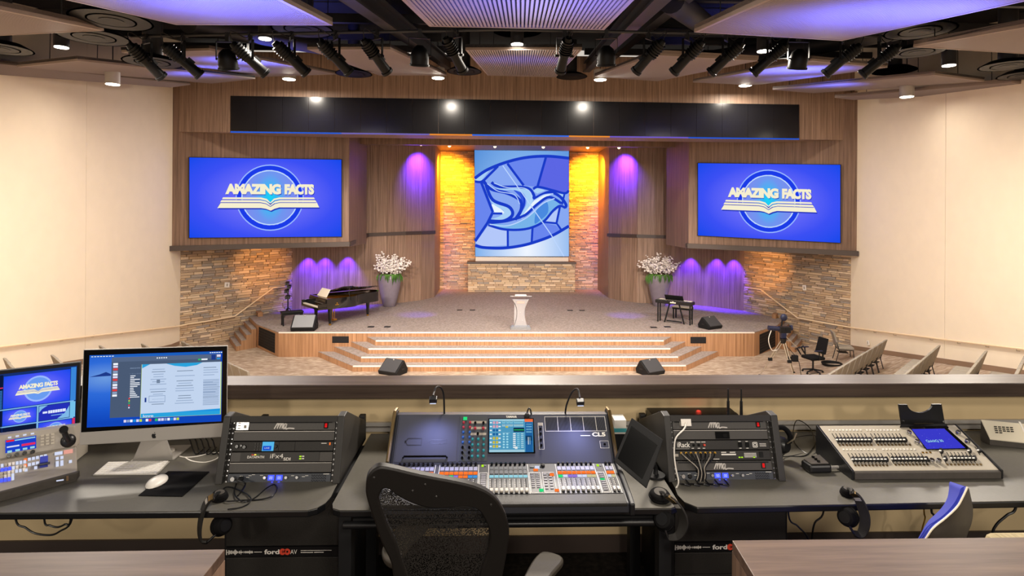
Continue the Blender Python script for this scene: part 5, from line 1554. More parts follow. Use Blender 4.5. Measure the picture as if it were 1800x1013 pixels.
# receiver box behind the right rack with two aerials, and its red light
RB = onY(1145, 728, 3.57)
rc = thing('radio_receiver', 'flat black receiver behind the right rack with two upright aerials', 'receiver', (RB.x + .25, 3.5, RB.z - .15))
x1 = onY(1296, 728, 3.57).x
MB().box((RB.x, 3.55, RB.z - .06), (x1, 3.685, RB.z)).build('case', M['black_satin'], rc, bev=.003)
for x in (RB.x + .03, x1 - .03): MB().box((x - .02, 3.645, DESK + .002), (x + .02, 3.68, RB.z - .06)).build('foot', M['black_matt'], rc)
for px in (1280, 1303):
    a = onY(px, 731, 3.3); t = onY(px, 684, 3.3); mid = a.lerp(t, .55)
    MB().cyl(a - UP * .02, mid, .009, .0075, 10).cyl(mid, t, .0055, .004, 8).build('aerial', M['black_satin'], rc, smooth=True)
l = lamp('receiver_led_glow', 'POINT', onY(1228, 722, 3.64), (0, 0, 0), .12, (1, .05, .03), .02)
# rack cabinets under the worktops
def cabinet(px0, px1, label, y=3.0):
    x0, x1 = onY(px0, 950, y).x, onY(px1, 950, y).x
    r = thing('rack_cabinet', label, 'cabinet', ((x0 + x1) / 2, y, 0))
    MB().box((x0, y, .0), (x1, 3.6, DESK - .037)).build('case', M['black_matt'], r, bev=.004)
    q = [V((x0 + .02, y - .004, onY(900, 955.5, y).z)), V((x1 - .02, y - .004, onY(900, 955.5, y).z)), V((x1 - .02, y - .004, onY(900, 971, y).z)), V((x0 + .02, y - .004, onY(900, 971, y).z))]
    z1, z0 = q[0].z, q[2].z
    MB().box((x0 + .015, y - .012, z1 + .006), (x1 - .015, y, DESK - .06)).build('drawer_front', M['black_grain'], r, bev=.002)
    MB().box((x0 + .015, y - .012, z0 + .0), (x1 - .015, y, z1)).build('name_strip', M['black_satin'], r)
    for k in range(3):
        MB().box((x0 + .015, y - .012, z0 - .005 - .11 * (k + 1)), (x1 - .015, y, z0 - .008 - .11 * k)).build('drawer_front', M['black_grain'], r, bev=.002)
    P = Pic([V((x0 + .015, y - .0125, z1)), V((x1 - .015, y - .0125, z1)), V((x1 - .015, y - .0125, z0)), V((x0 + .015, y - .0125, z0))], (398, 955.5, 600, 971))
    st = [c for c in r.children if c.name.startswith('name_strip')][0]
    w = MB(); rn = random.Random(2)
    for k in range(46):
        x = 398 + k * 1.05; h = (4.2 * rn.random() + .6) * (1 if k < 24 else .45 if k % 5 else .9)
        P.rect(w, x, 963.5 - h, x + .7, 963.5 + h, .0006)
    P.rect(w, 448, 963, 462, 964, .0006)
    w.build('wave_print', M['white_paint'], st, kind='stuff', fix=False)
    t = MB(); P.text(t, 'ford', 466, 967.6, 8.4, 27, .0008, bold=.03); P.text(t, 'AV', 512.5, 967.4, 7.6, 12, .0012)
    P.rect(t, 531, 961.2, 586, 962, .0008); P.rect(t, 531, 964.4, 553, 965.6, .0008); P.rect(t, 555, 964.4, 572, 965.6, .0008)
    t.build('lettering', M['white_paint'], st, fix=False)
    t = MB(); P.ring(t, 498.5, 963.4, 0, 5.6, .0010, n=24); P.ring(t, 507, 963.4, 1.9, 5.6, .0010, n=24); t.build('round_mark', M['red_print'], st, fix=False)
    t = MB(); P.ring(t, 499.5, 963.4, 1.0, 2.0, .0014, n=16); t.build('ring_print', M['black_satin'], st, fix=False)
cabinet(394, 603, 'black rack cabinet with a printed name strip under the left worktop')
cabinet(1180, 1384, 'black rack cabinet with a printed name strip under the right worktop')

# ------------------------------------------------------------------ big mixing console
CX0, CX1 = -.50, .60
Y0, Y1, Y2, Y3 = 2.6, 2.665, 2.92, 3.12
ZB = onY(885, 904, Y0).z; ZA = onY(885, 887, Y0).z; ZF = onY(885, 870.5, Y1).z; ZR = onY(885, 817, Y2).z; ZT = onY(885, 728.5, Y3).z
con = thing('mixing_console', 'large digital mixing console with lit faders on the middle worktop', 'mixing console', ((CX0 + CX1) / 2, 2.85, DESK))
prof = [(Y0, ZB), (Y0, ZA), (Y1, ZF), (Y2, ZR), (Y3, ZT), (Y3 + .07, ZT - .01), (Y3 + .1, DESK + .002), (2.80, DESK + .002), (2.72, ZB)]
MB().prism([V((CX0, y, z)) for y, z in prof], (CX1 - CX0, 0, 0)).build('body', M['console'], con, bev=.004)
for s, x in ((-1, CX0), (1, CX1)):
    pf = [(Y0 - .015, ZB - .006), (Y0 - .015, ZA + .004), (Y1, ZF + .01), (Y2, ZR + .012), (Y3 + .005, ZT + .012), (Y3 + .08, ZT), (Y3 + .1, DESK + .002), (2.80, DESK + .002), (2.72, ZB - .006)]
    sd = MB().prism([V((x, y, z)) for y, z in pf], (s * .022, 0, 0)).build('side_cheek', M['black_satin'], con, bev=.005)
    MB().tube([V((x + s * .011, y, z + .002)) for y, z in ((Y2, ZR + .012), (Y3 + .005, ZT + .012), (Y3 + .07, ZT + .004))], .009, 8).build('trim_rail', M['brass'], sd, smooth=True)
MB().prism([V((CX0 + .01, y, z)) for y, z in ((Y0 - .004, ZA - .012), (Y0 - .006, ZA + .002), (Y0 + .01, ZA + .006), (Y1 - .002, ZF + .004), (Y1 - .002, ZF - .006), (Y0 + .01, ZA - .012))], (CX1 - CX0 - .02, 0, 0)).build('arm_rest', M['black_grain'], con, bev=.003)
PF = Pic([V((CX0, Y2, ZR)), V((CX1, Y2, ZR)), V((CX1, Y1, ZF)), V((CX0, Y1, ZF))], (0, 0, 1, 1))
PU = Pic([V((CX0, Y3, ZT)), V((CX1, Y3, ZT)), V((CX1, Y2, ZR)), V((CX0, Y2, ZR))], (0, 0, 1, 1))
def crect(P, u0, v0, u1, v1, m, parent, name, d=0.0, t=.003):
    b = MB(); rnd_rect(P, b, u0, v0, u1, v1, d, t)
    return b.build(name, M[m] if isinstance(m, str) else m, parent)
fp_ = crect(PF, .012, .0, .988, .985, 'console_dark', con, 'fader_panel', 0, .003)
up_ = crect(PU, .012, .02, .988, .985, 'console_top', con, 'meter_panel', 0, .003)
M['key_grey'] = mat('console_key_grey', '#6f6d73', .5); M['key_lilac'] = mat('console_key_lilac', '#83839a', .5)
M['strip_grey'] = mat('fader_strip', '#3c4046', .5)
dcols = {'g': M['green_led'], 'o': M['orange_led'], 'c': M['cyan_led'], 'w': M['white_led'], 'p': emit('pink_led', '#e8407a', .9), 'v': emit('violet_led', '#9a7ae0', .9), 'b': emit('azure_led', '#4a9ae0', .9), 'y': emit('pale_led', '#d8d0a0', .9)}
legend = MB(); slots = MB()
def bank(u0, u1, n, seq, orange=True, center=False, cap='black_satin'):
    st = (u1 - u0) / n
    rnd_rect(PF, legend, u0 - .004, .02, u0 - .002, .98, .003, .0006); rnd_rect(PF, legend, u1 + .002, .02, u1 + .004, .98, .003, .0006)
    for i in range(n):
        a = u0 + st * i; c = a + st
        knob(PF, (a + c) / 2, .035, .006, .012, M['black_gloss'], con, .003, 'rotary_knob', 10)
        crect(PF, a + st * .1, .12, c - st * .1, .24, 'key_lilac' if not center else 'strip_grey', con, 'channel_key', .003, .003)
        if center: crect(PF, a + st * .14, .2, c - st * .14, .36, 'strip_grey', con, 'channel_screen', .003, .003)
        else:
            rnd_rect(PF, legend, a + st * .2, .265, c - st * .3, .275, .003, .0006)
            crect(PF, a + st * .06, .29, c - st * .06, .365, 'orange_led' if orange and not (seq[i] == '.') else 'strip_grey', con, 'on_key', .003, .004)
        k = 'c' if center else seq[i]
        crect(PF, a + st * .06, .405, c - st * .06, .475, dcols.get(k, M['white_led']), con, 'channel_display', .003, .003)
        rnd_rect(PF, slots, (a + c) / 2 - st * .07, .52, (a + c) / 2 + st * .07, .93, .003, .0006)
        for v in range(7): rnd_rect(PF, legend, a + st * .08, .53 + v * .055, a + st * .34, .538 + v * .055, .003, .0004)
        f = MB(); v0 = .885 if not center else .92
        q = [PF(a + st * .2, v0 - .05, .006), PF(c - st * .2, v0 - .05, .006), PF(c - st * .2, v0 + .05, .006), PF(a + st * .2, v0 + .05, .006)]
        f.prism(q, PF.n * .009); f.build('fader_cap', M[cap] if not center else M['grey_plastic'], con, bev=.0015)
        m2 = MB(); rnd_rect(PF, m2, a + st * .2, v0 - .006, c - st * .2, v0 + .006, .0151, .0005); m2.build('cap_line', M['white_paint'], con)
bank(.035, .2, 8, 'cgcwvoob'); bank(.225, .39, 8, 'wpgvoobb'); bank(.735, .9, 8, 'gwvvwwyy', cap='silver'); bank(.948, .982, 2, 'wy', cap='silver')
bank(.44, .605, 8, 'c' * 8, center=True)
knob(PF, .675, .1, .011, .012, M['black_gloss'], con, .003)
for u, v, w, h, m in ((.618, .1, .018, .05, 'strip_grey'), (.64, .1, .02, .08, 'white_led'), (.66, .08, .01, .05, 'strip_grey'), (.632, .2, .02, .06, 'orange_led'), (.646, .86, .018, .07, 'green_led'), (.70, .36, .018, .07, 'orange_led'), (.71, .87, .017, .06, 'orange_led')):
    crect(PF, u, v, u + w, v + h, m, con, 'key', .003, .004)
for i in range(2):
    for j in range(8): crect(PF, .617 + i * .021, .34 + j * .062, .631 + i * .021, .37 + j * .062, 'key_grey', con, 'key', .003, .003)
    for j in range(6): crect(PF, .672 + i * .022, .36 + j * .09, .685 + i * .022, .40 + j * .09, 'key_grey' if (i, j) != (1, 0) else 'strip_grey', con, 'key', .003, .003)
for j in range(9): crect(PF, .405, .36 + j * .06, .425, .40 + j * .06, 'key_grey', con, 'key', .003, .003); crect(PF, .912, .34 + j * .065, .93, .375 + j * .065, 'green_led' if j == 3 else 'key_grey', con, 'key', .003, .003)
for u, v in ((.405, .04), (.915, .05)): crect(PF, u, v, u + .01, v + .06, 'yellow_led', con, 'key', .003, .003); crect(PF, u + .012, v, u + .02, v + .06, 'strip_grey', con, 'key', .003, .003)
for (u0, v0, u1, v1) in ((.612, .3, .66, .96), (.668, .3, .718, .96), (.398, .3, .432, .98), (.906, .3, .938, .96)):
    for q in ((u0, v0, u1, v0 + .008), (u0, v1 - .008, u1, v1), (u0, v0, u0 + .0015, v1), (u1 - .0015, v0, u1, v1)): rnd_rect(PF, legend, *q, .003, .0006)
slots.build('fader_slots', M['black_deck'], con, kind='stuff')
# upper panel
crect(PU, .018, .05, .292, .95, 'console_top', con, 'tray_panel', .003, .002)
m = MB()
PU.text(m, 'CL5', .914, .475, .085, .062, .0036, bold=.04); rnd_rect(PU, m, .86, .45, .905, .462, .003, .0006)
PU.text(m, 'YAMAHA', .515, .085, .05, .052, .0036, bold=.03)
m.build('lettering', M['white_paint'], con, fix=False)
m = MB()
P2 = PU
def pill(u0, v0, u1, v1, w):
    pts = [(u0 + .012, v0), (u1, v0), (u1, v1), (u0 + .012, v1), (u0, (v0 * .7 + v1 * .3)), (u0, (v0 * .3 + v1 * .7))]
    L = [PU(x, y, .0055) for x, y in pts]; stroke(m, L + [L[0]], w, PU.n)
pill(.055, .5, .13, .63, .006); 
m.build('engraved_mark', M['console_dark'], con, fix=False)
m = MB(); pill(.165, .53, .245, .6, .003); m.build('engraved_mark', M['console_dark'], con, fix=False)
MB().tube([PU(.055, .87, .004), PU(.06, .87, .018), PU(.245, .87, .018), PU(.25, .87, .004)], .005, 8).build('grab_bar', M['black_gloss'], con, smooth=True)
enc = crect(PU, .30, .04, .428, .94, 'strip_grey', con, 'encoder_panel', .003, .0015)
crect(PU, .315, .07, .333, .13, 'green_led', con, 'key', .0045, .004)
rc_ = {0: '#c04858', 1: '#c04858'}
M['knob_red'] = mat('red_cap', '#b03a4a', .4); M['knob_blue'] = mat('blue_cap', '#2c5aa0', .4); M['knob_teal'] = mat('teal_cap', '#2c8a90', .4)
for j in range(8):
    for i in range(2): knob(PU, .318 + i * .03, .19 + j * .1, .0065, .013, M['knob_red' if j < 2 else 'knob_blue' if j < 5 else 'black_gloss'], con, .0045, 'rotary_knob', 10)
for j, us in enumerate(((.372, .41), (.372, .41), (.385,), (.362, .388, .413), (.362, .388, .413), (.362, .388, .413), (.362, .388, .413))):
    for u in us: knob(PU, u, .2 + j * .11, .0068, .013, M['knob_teal' if j > 2 else 'black_gloss' if j != 1 else 'knob_red'], con, .0045, 'rotary_knob', 10)
m = MB()
for v in (.15, .27, .39): rnd_rect(PU, m, .352, v, .424, v + .05, .0045, .0006)
m.build('legend_bars', M['grey_plastic'], con, kind='stuff')
scr = crect(PU, .434, .1, .646, .8, 'black_gloss', con, 'screen_bezel', .003, .004)
q = [PU(.438, .12, .0076), PU(.642, .12, .0076), PU(.638, .78, .0076), PU(.438, .78, .0076)]
PS = Pic(q, (0, 0, 100, 100))
sc_ = screen('screen', (PS.q[3], PS.q[2], PS.q[1], PS.q[0]), emit('console_screen', '#4d96bc', 1.0), con)
cols = ['#dfe8ea', '#1f5f9c', '#9cc8d8', '#c8b83c', '#d8a0b0', '#103048', '#30c850', '#f07040', '#7fc0d8', '#a0d8e8']
cm = [emit('console_ui_%d' % i, c, 1.0) for i, c in enumerate(cols)]
m = MB()
def R(x0, y0, x1, y1, k, d=.0006): PS.rect(m, x0, y0, x1, y1, d, k)
R(0, 0, 80, 6, 2); R(81, 0, 100, 9, 7); R(0, 93, 80, 100, 2); R(82, 10, 99, 100, 1); R(82, 52, 97, 80, 5); R(88, 56, 89.5, 78, 0, .0009); R(92, 56, 93, 78, 2, .0009)
for j in range(7):
    y = 9 + j * 12
    for x in (1, 21): R(x, y, x + 5, y + 4, 0)
    for x in (8, 15):
        R(x, y - 2, x + 5, y + 6, 3 if j in (4, 5, 6) else 4 if j < 2 else 1)
    R(1, y + 6, 26, y + 6.8, 8)
for x, w in ((29, 8), (39, 6), (46, 8), (56, 22)):
    for j in range(2): R(x, 6 + j * 10, x + w, 13 + j * 10, 2 if j else 8); R(x + 1, 8 + j * 10, x + w - 1, 9 + j * 10, 5, .0009)
R(55, 27, 80, 40, 5); R(56, 33, 79, 35, 6, .0009); R(37, 22, 43, 27, 3)
for i in range(2):
    for j in range(6): PS.ring(m, 33 + i * 8, 46 + j * 8, 0, 2.6, .0006, 9, 10)
for i in range(3):
    for j in range(8): R(54 + i * 9, 44 + j * 5.8, 60 + i * 9, 47.5 + j * 5.8, (0, 8, 2)[i])
R(58, 84, 64, 91, 0, .0009); R(30, 42, 47, 43, 2)
for j in range(4): R(84, 14 + j * 8, 97, 18 + j * 8, 8)
m.build('screen_controls', cm, sc_, fix=False)
m = MB()
for u0, u1 in ((.700, .757), (.760, .817), (.820, .877), (.880, .937), (.940, .982)):
    n = 18 if u1 - u0 > .05 else 12
    for k in range(n): rnd_rect(PU, m, u0 + (u1 - u0) * k / n, .09, u0 + (u1 - u0) * (k + .5) / n, .34, .003, .0005)
m.build('meter_lines', M['black_deck'], con, kind='stuff')
for q in ((.698, .06, .984, .066), (.698, .36, .984, .366)):
    rnd_rect(PU, legend, *q, .003, .0006)
for u in (.698, .758, .818, .878, .938, .983): rnd_rect(PU, legend, u, .06, u + .0015, .366, .003, .0006)
for v in (.33, .43, .55, .66): knob(PU, .675, v, .0065, .013, M['black_gloss'], con, .003, 'rotary_knob', 10)
crect(PU, .667, .2, .687, .25, 'grey_plastic', con, 'key', .003, .002)
for q in ((.665, .19, .688, .194), (.665, .72, .688, .724), (.665, .19, .6665, .72), (.687, .19, .6885, .72), (.945, .56, .985, .565), (.945, .70, .985, .705), (.945, .56, .9465, .705), (.984, .56, .985, .705)): rnd_rect(PU, legend, *q, .003, .0006)
knob(PU, .966, .63, .006, .004, M['black_gloss'], con, .003, 'usb_port', 10)
legend.build('printed_legend', M['white_paint'], con, kind='stuff', fix=False)
# goosenecks with lit heads and the talkback microphone
def gooseneck(px, head, tint):
    P = [onY(x, y, Y3 + .02 - .15 * (i / (len(px) - 1)) ** 1.5) for i, (x, y) in enumerate(px)]
    g = MB().tube(smooth_line(P, 6), .0048, 8).build('gooseneck', M['black_satin'], con, smooth=True)
    c = onY(head[0], head[1], Y3 - .14)
    MB().ob(c, V((.019, 0, .001)), V((0, .014, .006)), V((0, -.004, .011))).build('lamp_head', M['black_satin'], g, bev=.003)
    MB().ob(c + V((0, -.004, -.011)), V((.015, 0, 0)), V((0, .011, .005)), V((0, 0, .001))).build('lamp_lens', M['white_led'], g)
    return c
for px, hd, tg in (([(781, 729), (780.5, 705), (779, 690), (774, 681), (767, 681), (763, 690), (761.5, 696)], (761.5, 703), (765, 800)), ([(993.5, 728), (996, 712), (1004, 692), (1011, 684.5), (1016, 685), (1018, 693), (1019, 700)], (1020, 707), (1000, 800))):
    c = gooseneck(px, hd, 0)
    lamp('console_lamp', 'SPOT', c + V((0, -.008, -.02)), PU((tg[0] - 690) / 394, .8) + V((0, -.02, 0)), 4.2, (.42, .46, 1.0), .012, 125, .9)
P = [onY(x, y, Y3 - .0) for x, y in ((934, 730), (932.5, 721), (929.5, 718), (927, 724), (926, 729))]
g = MB().tube(smooth_line(P, 5), .004, 8).build('microphone_neck', M['black_satin'], con, smooth=True)
MB().ell(onY(926, 732, Y3 - .02), (.015, .015, .016), 12, 8).build('microphone', M['black_matt'], g, smooth=True)
# ------------------------------------------------------------------ left worktop
def quadpl(c, yl, yr):
    """upright picture plane: corners TL TR BR BL in pixels, left and right depth"""
    a, b = onY(c[0][0], c[0][1], yl), onY(c[1][0], c[1][1], yr)
    return Plane(a, b, a + UP)
def body(pl, corners, d, t, m, parent, name, bev=0.0):
    return MB().prism([pl.at(x, y, d) for x, y in corners], pl.n * -t).build(name, M[m] if isinstance(m, str) else m, parent, bev=bev)
# silver all-in-one computer
cor = [(147, 615), (400, 608), (398, 768), (140, 783)]
pI = quadpl(cor, 3.13, 3.26)
im = thing('computer', 'large silver all-in-one computer with a page of text on its screen', 'computer', D(262, 812))
body(pI, cor, 0, .012, 'silver', im, 'case', .003)
bk = MB()
cen = pI.at(268, 690, -.012)
o4 = [pI.at(x, y, -.012) for x, y in cor]; i4 = [cen + (p - cen) * .35 - pI.n * .04 for p in o4]
bk.hexa(o4 + i4); bk.build('back_shell', M['silver'], im)
body(pI, [(147.8, 616), (399.2, 609), (398.2, 743.5), (142.5, 760.5)], .0015, .0015, 'black_gloss', im, 'glass')
sq = [pI.at(*p, .002) for p in ((157.5, 625), (391, 617.2), (389, 741), (152.5, 752))]
M['i_bg'] = emit_radial('computer_wallpaper', [(0, '#6d9ce0'), (0.35, '#2f6bd8'), (0.7, '#1a56cc'), (1, '#1044b8')], 1.0, 1.2, 1.6, .12, .68)
sI = screen('screen', (sq[3], sq[2], sq[1], sq[0]), M['i_bg'], im)
I = Pic(sq, (157, 622, 391, 748))        # picture units close to pixels of the photograph
uic = ['#4a5a74', '#c2d4ee', '#2aa2dc', '#566784', '#f4f8ff', '#8fa4c4', '#1e3a8a', '#c0d840', '#6e8098', '#2090e0', '#e04040', '#30c060', '#e0d8f0', '#1c62b8']
ui = [emit('ui_%d' % k, c, 1.0) for k, c in enumerate(uic)]
m = MB()
def r(x0, y0, x1, y1, k, d=.0006): I.rect(m, x0, y0, x1, y1, d, k)
r(195, 627, 388, 733, 0); r(195, 627, 388, 635, 3, .0007); r(247, 641, 390, 735.5, 7, .0008); r(247.5, 641, 388.6, 735, 1, .0009)
I.poly(m, [(248, 641), (262, 641), (252, 646), (248, 648)], .0011, 2)
I.poly(m, smooth_poly if 0 else [(290, 641), (355, 641), (345, 645.5), (325, 648), (305, 645.5)], .0011, 2)
I.poly(m, [(248, 728), (300, 727.5), (388.6, 724.5), (388.6, 735), (248, 735)], .0011, 2); I.poly(m, [(300, 728), (388.6, 726), (388.6, 728.5)], .0012, 9)
rn = random.Random(9)
for j in range(15):                                   # three columns of print
    y = 650 + j * 4.4
    for x0, w, c in ((262, 30, 1), (304, 40, 1), (357, 30, 0)):
        if rn.random() < .78:
            ww = w * rn.uniform(.55, 1); xs = x0 + (w - ww) / 2 * c
            r(xs, y, xs + ww, y + 1.1, 5 if rn.random() < .6 else 8, .0012)
for j in range(18): r(357, 672 + j * 2.6, 386, 673.2 + j * 2.6, 5, .0012)
r(274, 669, 280, 675, 8, .0012); r(261, 697, 290, 709, 5, .0011); r(262, 698, 289, 708, 1, .0012); r(254, 700, 257, 708, 6, .0012)
r(227, 646, 245, 648, 5); r(226, 656, 246, 657.5, 5)
for j in range(13):
    r(198, 637 + j * 4.6, 206, 640.5 + j * 4.6, (4, 12, 10, 5)[j % 4], .001)
    r(228, 660 + j * 3.1, 228 + rn.uniform(6, 17), 661.4 + j * 3.1, 4, .001)
for j, k in enumerate((10, 7, 11, 10, 12)): r(226, 699 + j * 4, 228.5, 701.5 + j * 4, k, .001)
r(158, 623, 391, 626, 13, .0008)
for x in range(160, 196, 5): r(x, 624, x + 3.4, 625.2, 4, .001)
for x in range(368, 390, 4): r(x, 623.6, x + 2.6, 625, 4, .001)
for x in range(273, 292, 4): r(x, 629.5, x + 2.2, 631.5, 4, .001)
r(371, 628, 379, 637, 6, .001); r(381, 628, 388, 632, 12, .001); r(381, 634, 387, 636.5, 9, .001); r(347, 634.5, 352, 637, 11, .001); r(353, 634.5, 364, 637, 4, .001)
for k in range(18): r(219 + k * 5.4, 737.5, 223.4 + k * 5.4, 742, (12, 5, 4, 9, 12, 7, 13, 4, 10, 6, 11, 12)[k % 12], .001)
I.poly(m, [(158, 660), (175, 656), (186, 652), (194.5, 656), (194.5, 659)], .0008, 6)
m.build('windows', ui, sI, fix=False)
m = MB(); I.text(m, 'love', 252, 734.4, 4.6, 18, .0014, 0, .02); m.build('page_title', M['white_led'], sI, fix=False)
ap = MB()
ox, oy, k = 270.5, 766, .95
ap_pts = [(0, -2.6), (1.6, -3.4), (3.4, -2.6), (2.6, -.6), (2.8, 1.2), (4, 2.2), (2.8, 4.6), (1.4, 5.2), (0, 4.7), (-1.6, 5.2), (-3.2, 3.6), (-4.2, .6), (-3.6, -2.2), (-1.8, -3.3)]
P = [V((ox + x * k, oy + y * k, 0)) for x, y in ap_pts]
P = smooth_line(P, 3, True)
ap.add([pI.at(p.x, p.y, .0008) for p in P], [tuple(range(len(P)))])
P = [(ox + x * k, oy + y * k) for x, y in ((.2, -3.9), (.4, -5.4), (2.2, -6.6), (2.0, -5.2))]
ap.add([pI.at(x, y, .0008) for x, y in P], [(0, 1, 2, 3)])
ap.build('emblem', M['black_matt'], im, fix=False)
n_ = MB().hexa([D(232, 812), D(304, 809), D(304, 809) + UP * .006 + V((0, .01, 0)), D(232, 812) + UP * .006 + V((0, .01, 0)),
                pI.at(250, 772, -.05), pI.at(292, 770, -.05), pI.at(292, 770, -.055) + UP * .006, pI.at(250, 772, -.055) + UP * .006])
n_.build('stand_neck', M['silver'], im)
fp0, fp1 = D(229, 812.5), D(306, 809)
MB().prism([fp0, fp1, fp1 + V((.0, .2, 0)), fp0 + V((0, .2, 0))], (0, 0, .007)).build('stand_foot', M['silver'], im, bev=.002)
# second monitor
cor = [(-110, 664), (141, 637), (136.5, 764), (-114, 800)]
pM = quadpl(cor, 3.22, 3.45)
mo = thing('monitor', 'black monitor showing a grid of blue pictures behind the video switcher', 'monitor', D(20, 790))
body(pM, cor, 0, .035, 'black_matt', mo, 'case', .004)
sq = [pM.at(*p, .0015) for p in ((-104, 670.5), (135.5, 643), (132, 756), (-108, 792))]
sM = screen('screen', (sq[3], sq[2], sq[1], sq[0]), emit('multiview_ground', '#16306e', 1.0), mo)
MV = Pic(sq, (0, 0, 240, 120))
m = MB()
gm = [emit('mv_%d' % k, c, 1.0) for k, c in enumerate(('#7fb8e8', '#0c1838', '#d83060', '#3a86d8', '#dfe8ff', '#2430b8', '#74c0ea'))]
MV.rect(m, 100, 2, 106, 118, .0006, 1); MV.rect(m, 100, 64, 236, 66, .0006, 0); MV.rect(m, 168, 66, 171, 120, .0006, 0); MV.rect(m, 100, 95, 236, 97, .0006, 0); MV.rect(m, 229, 2, 239, 64, .0006, 3); MV.rect(m, 229, 66, 239, 95, .0006, 6)
MV.rect(m, 234, 97, 239, 120, .0007, 2); MV.rect(m, 107, 97, 167, 120, .0006, 1); MV.rect(m, 100, 24, 106, 26, .0007, 2)
for k in range(16): MV.rect(m, 101, 30 + k * 2.1, 105, 31 + k * 2.1, .0008, 3)
m.build('multiview_lines', gm, sM, fix=False)
for (x0, y0, x1, y1) in ((107, 5, 228, 63), (107, 67, 167, 94), (172, 98, 233, 122)):
    p = MV.sub(x0, y0, x1, y1, LB4)
    pc = MB().quad(*[p(x, y, .001) for x, y in ((80, 945), (1665, 945), (1665, 100), (80, 100))]).build('picture', M['scr_blue'], sM, fix=False)
    uv = pc.data.uv_layers.new(name='UVMap')
    for l, c in zip(uv.data, ((0, 0), (1, 0), (1, 1), (0, 1))): l.uv = c
    art = MB()
    # the same word mark, small: ring, disc, book, words joined on one picture
    p.ring(art, 895, 520, 0, 300, .0014, 2, 30); p.ring(art, 895, 520, 300, 345, .0014, 3, 30)
    p.poly(art, [(355, 632), (412, 520), (800, 520), (896, 580), (990, 520), (1365, 518), (1420, 625), (990, 625), (900, 660), (800, 632)], .0018, 0)
    for y in (548, 578): p.stroke(art, [(395, y), (790, y), (850, y + 12), (896, y + 42), (942, y + 12), (1000, y), (1385, y)], 8, .0022, 1, 0)
    p.text(art, 'AMAZING', 434, 486, 118, 575, .0022, 0, .05, spacing=.88); p.text(art, 'FACTS', 1046, 486, 118, 318, .0022, 0, .05, spacing=.88)
    art.build('word_mark', [M['e_cream'], M['e_shadow'], emit('mv_disc', '#6a9cf0', 1.0), M['e_ring']], pc, kind='stuff', fix=False)
m = MB(); p = MV.sub(172, 67, 228, 94, (0, 0, 100, 60))
p.rect(m, 0, 0, 100, 60, .001, 5); p.poly(m, [(0, 0), (28, 0), (10, 12), (0, 26)], .0012, 0); p.poly(m, [(100, 60), (60, 60), (85, 40), (100, 12)], .0012, 0)
p.rect(m, 30, 22, 88, 34, .0014, 4); p.rect(m, 12, 24, 27, 32, .0014, 4); p.rect(m, 40, 42, 80, 45, .0014, 0)
for k in range(6): p.rect(m, 36 + k * 8, 22, 37 + k * 8, 34, .0016, 5)
m.build('picture', gm, sM, fix=False)
ft = D(20, 778); MB().box((ft.x - .12, ft.y - .02, DESK), (ft.x + .12, ft.y + .16, DESK + .012)).build('foot', M['black_matt'], mo)
MB().box((ft.x - .03, ft.y + .08, DESK + .01), (ft.x + .03, ft.y + .12, DESK + .2)).build('stem', M['black_matt'], mo)
# video switcher panel
zf, zm, zt = DESK + .045, DESK + .10, DESK + .225
F0, F1 = onZ(-80, 887, zf), onZ(136, 830, zf)
M0 = onZ(-80, 821.5, zm); M1 = Plane(F0, F1, M0).at(134.5, 785)
T0 = onY(-80, 776, M0.y + .03); T1 = Plane(M0, M1, T0).at(130.5, 749)
sw = thing('video_switcher', 'grey video switcher panel with lit keys and joystick at the left desk end', 'video switcher', V(((F0.x + F1.x) / 2, F0.y, DESK)))
low = [F0, F1, M1, M0]
MB().hexa([V((p.x, p.y, DESK + .004)) for p in low] + low).build('lower_body', M['grey_plastic'], sw, bev=.006)
bk0, bk1 = M0 + V((-.02, .12, 0)), M1 + V((-.02, .12, 0))
MB().hexa([V((M0.x, M0.y, DESK + .004)), V((M1.x, M1.y, DESK + .004)), V((bk1.x, bk1.y, DESK + .004)), V((bk0.x, bk0.y, DESK + .004)), T0 - V((0, .03, .125)), T1 - V((0, .03, .125)), T1 + V((0, .06, -.01)), T0 + V((0, .06, -.01))])
up8 = [V((M0.x, M0.y, DESK + .01)), V((M1.x, M1.y, DESK + .01)), V((bk1.x, bk1.y, DESK + .01)), V((bk0.x, bk0.y, DESK + .01)), M0, M1, bk1 + V((0, 0, 0)), bk0]
MB().hexa([M0, M1, bk1, bk0, T0, T1, T1 + V((0, .07, -.005)), T0 + V((0, .07, -.005))]).build('upper_body', M['grey_plastic'], sw, bev=.004)
MB().hexa(up8).build('rear_body', M['grey_plastic'], sw)
MB().hexa([V((F0.x, F0.y - .004, DESK)), V((F1.x, F1.y - .004, DESK)), F1 + V((0, .02, -.03)), F0 + V((0, .02, -.03)), F0 + V((0, -.005, 0)), F1 + V((.004, -.005, 0)), F1 + V((.004, .012, .004)), F0 + V((0, .012, .004))]).build('wrist_edge', M['shell_grey'], sw, bev=.003)
pU, pLw = Plane(M0, M1, T0), Plane(F0, F1, M0)
def key(pl, x0, y0, x1, y1, m, name='key', h=.005, parent=None):
    sk = (x1 - x0) * -.16
    return MB().prism([pl.at(x0, y0, .001), pl.at(x1, y0 + sk, .001), pl.at(x1, y1 + sk, .001), pl.at(x0, y1, .001)], pl.n * h).build(name, M[m] if isinstance(m, str) else m, parent or sw)
lcd = key(pU, 9.5, 774.5, 63.5, 797, emit('switcher_lcd', '#1c40c8', 1.0), 'display', .002)
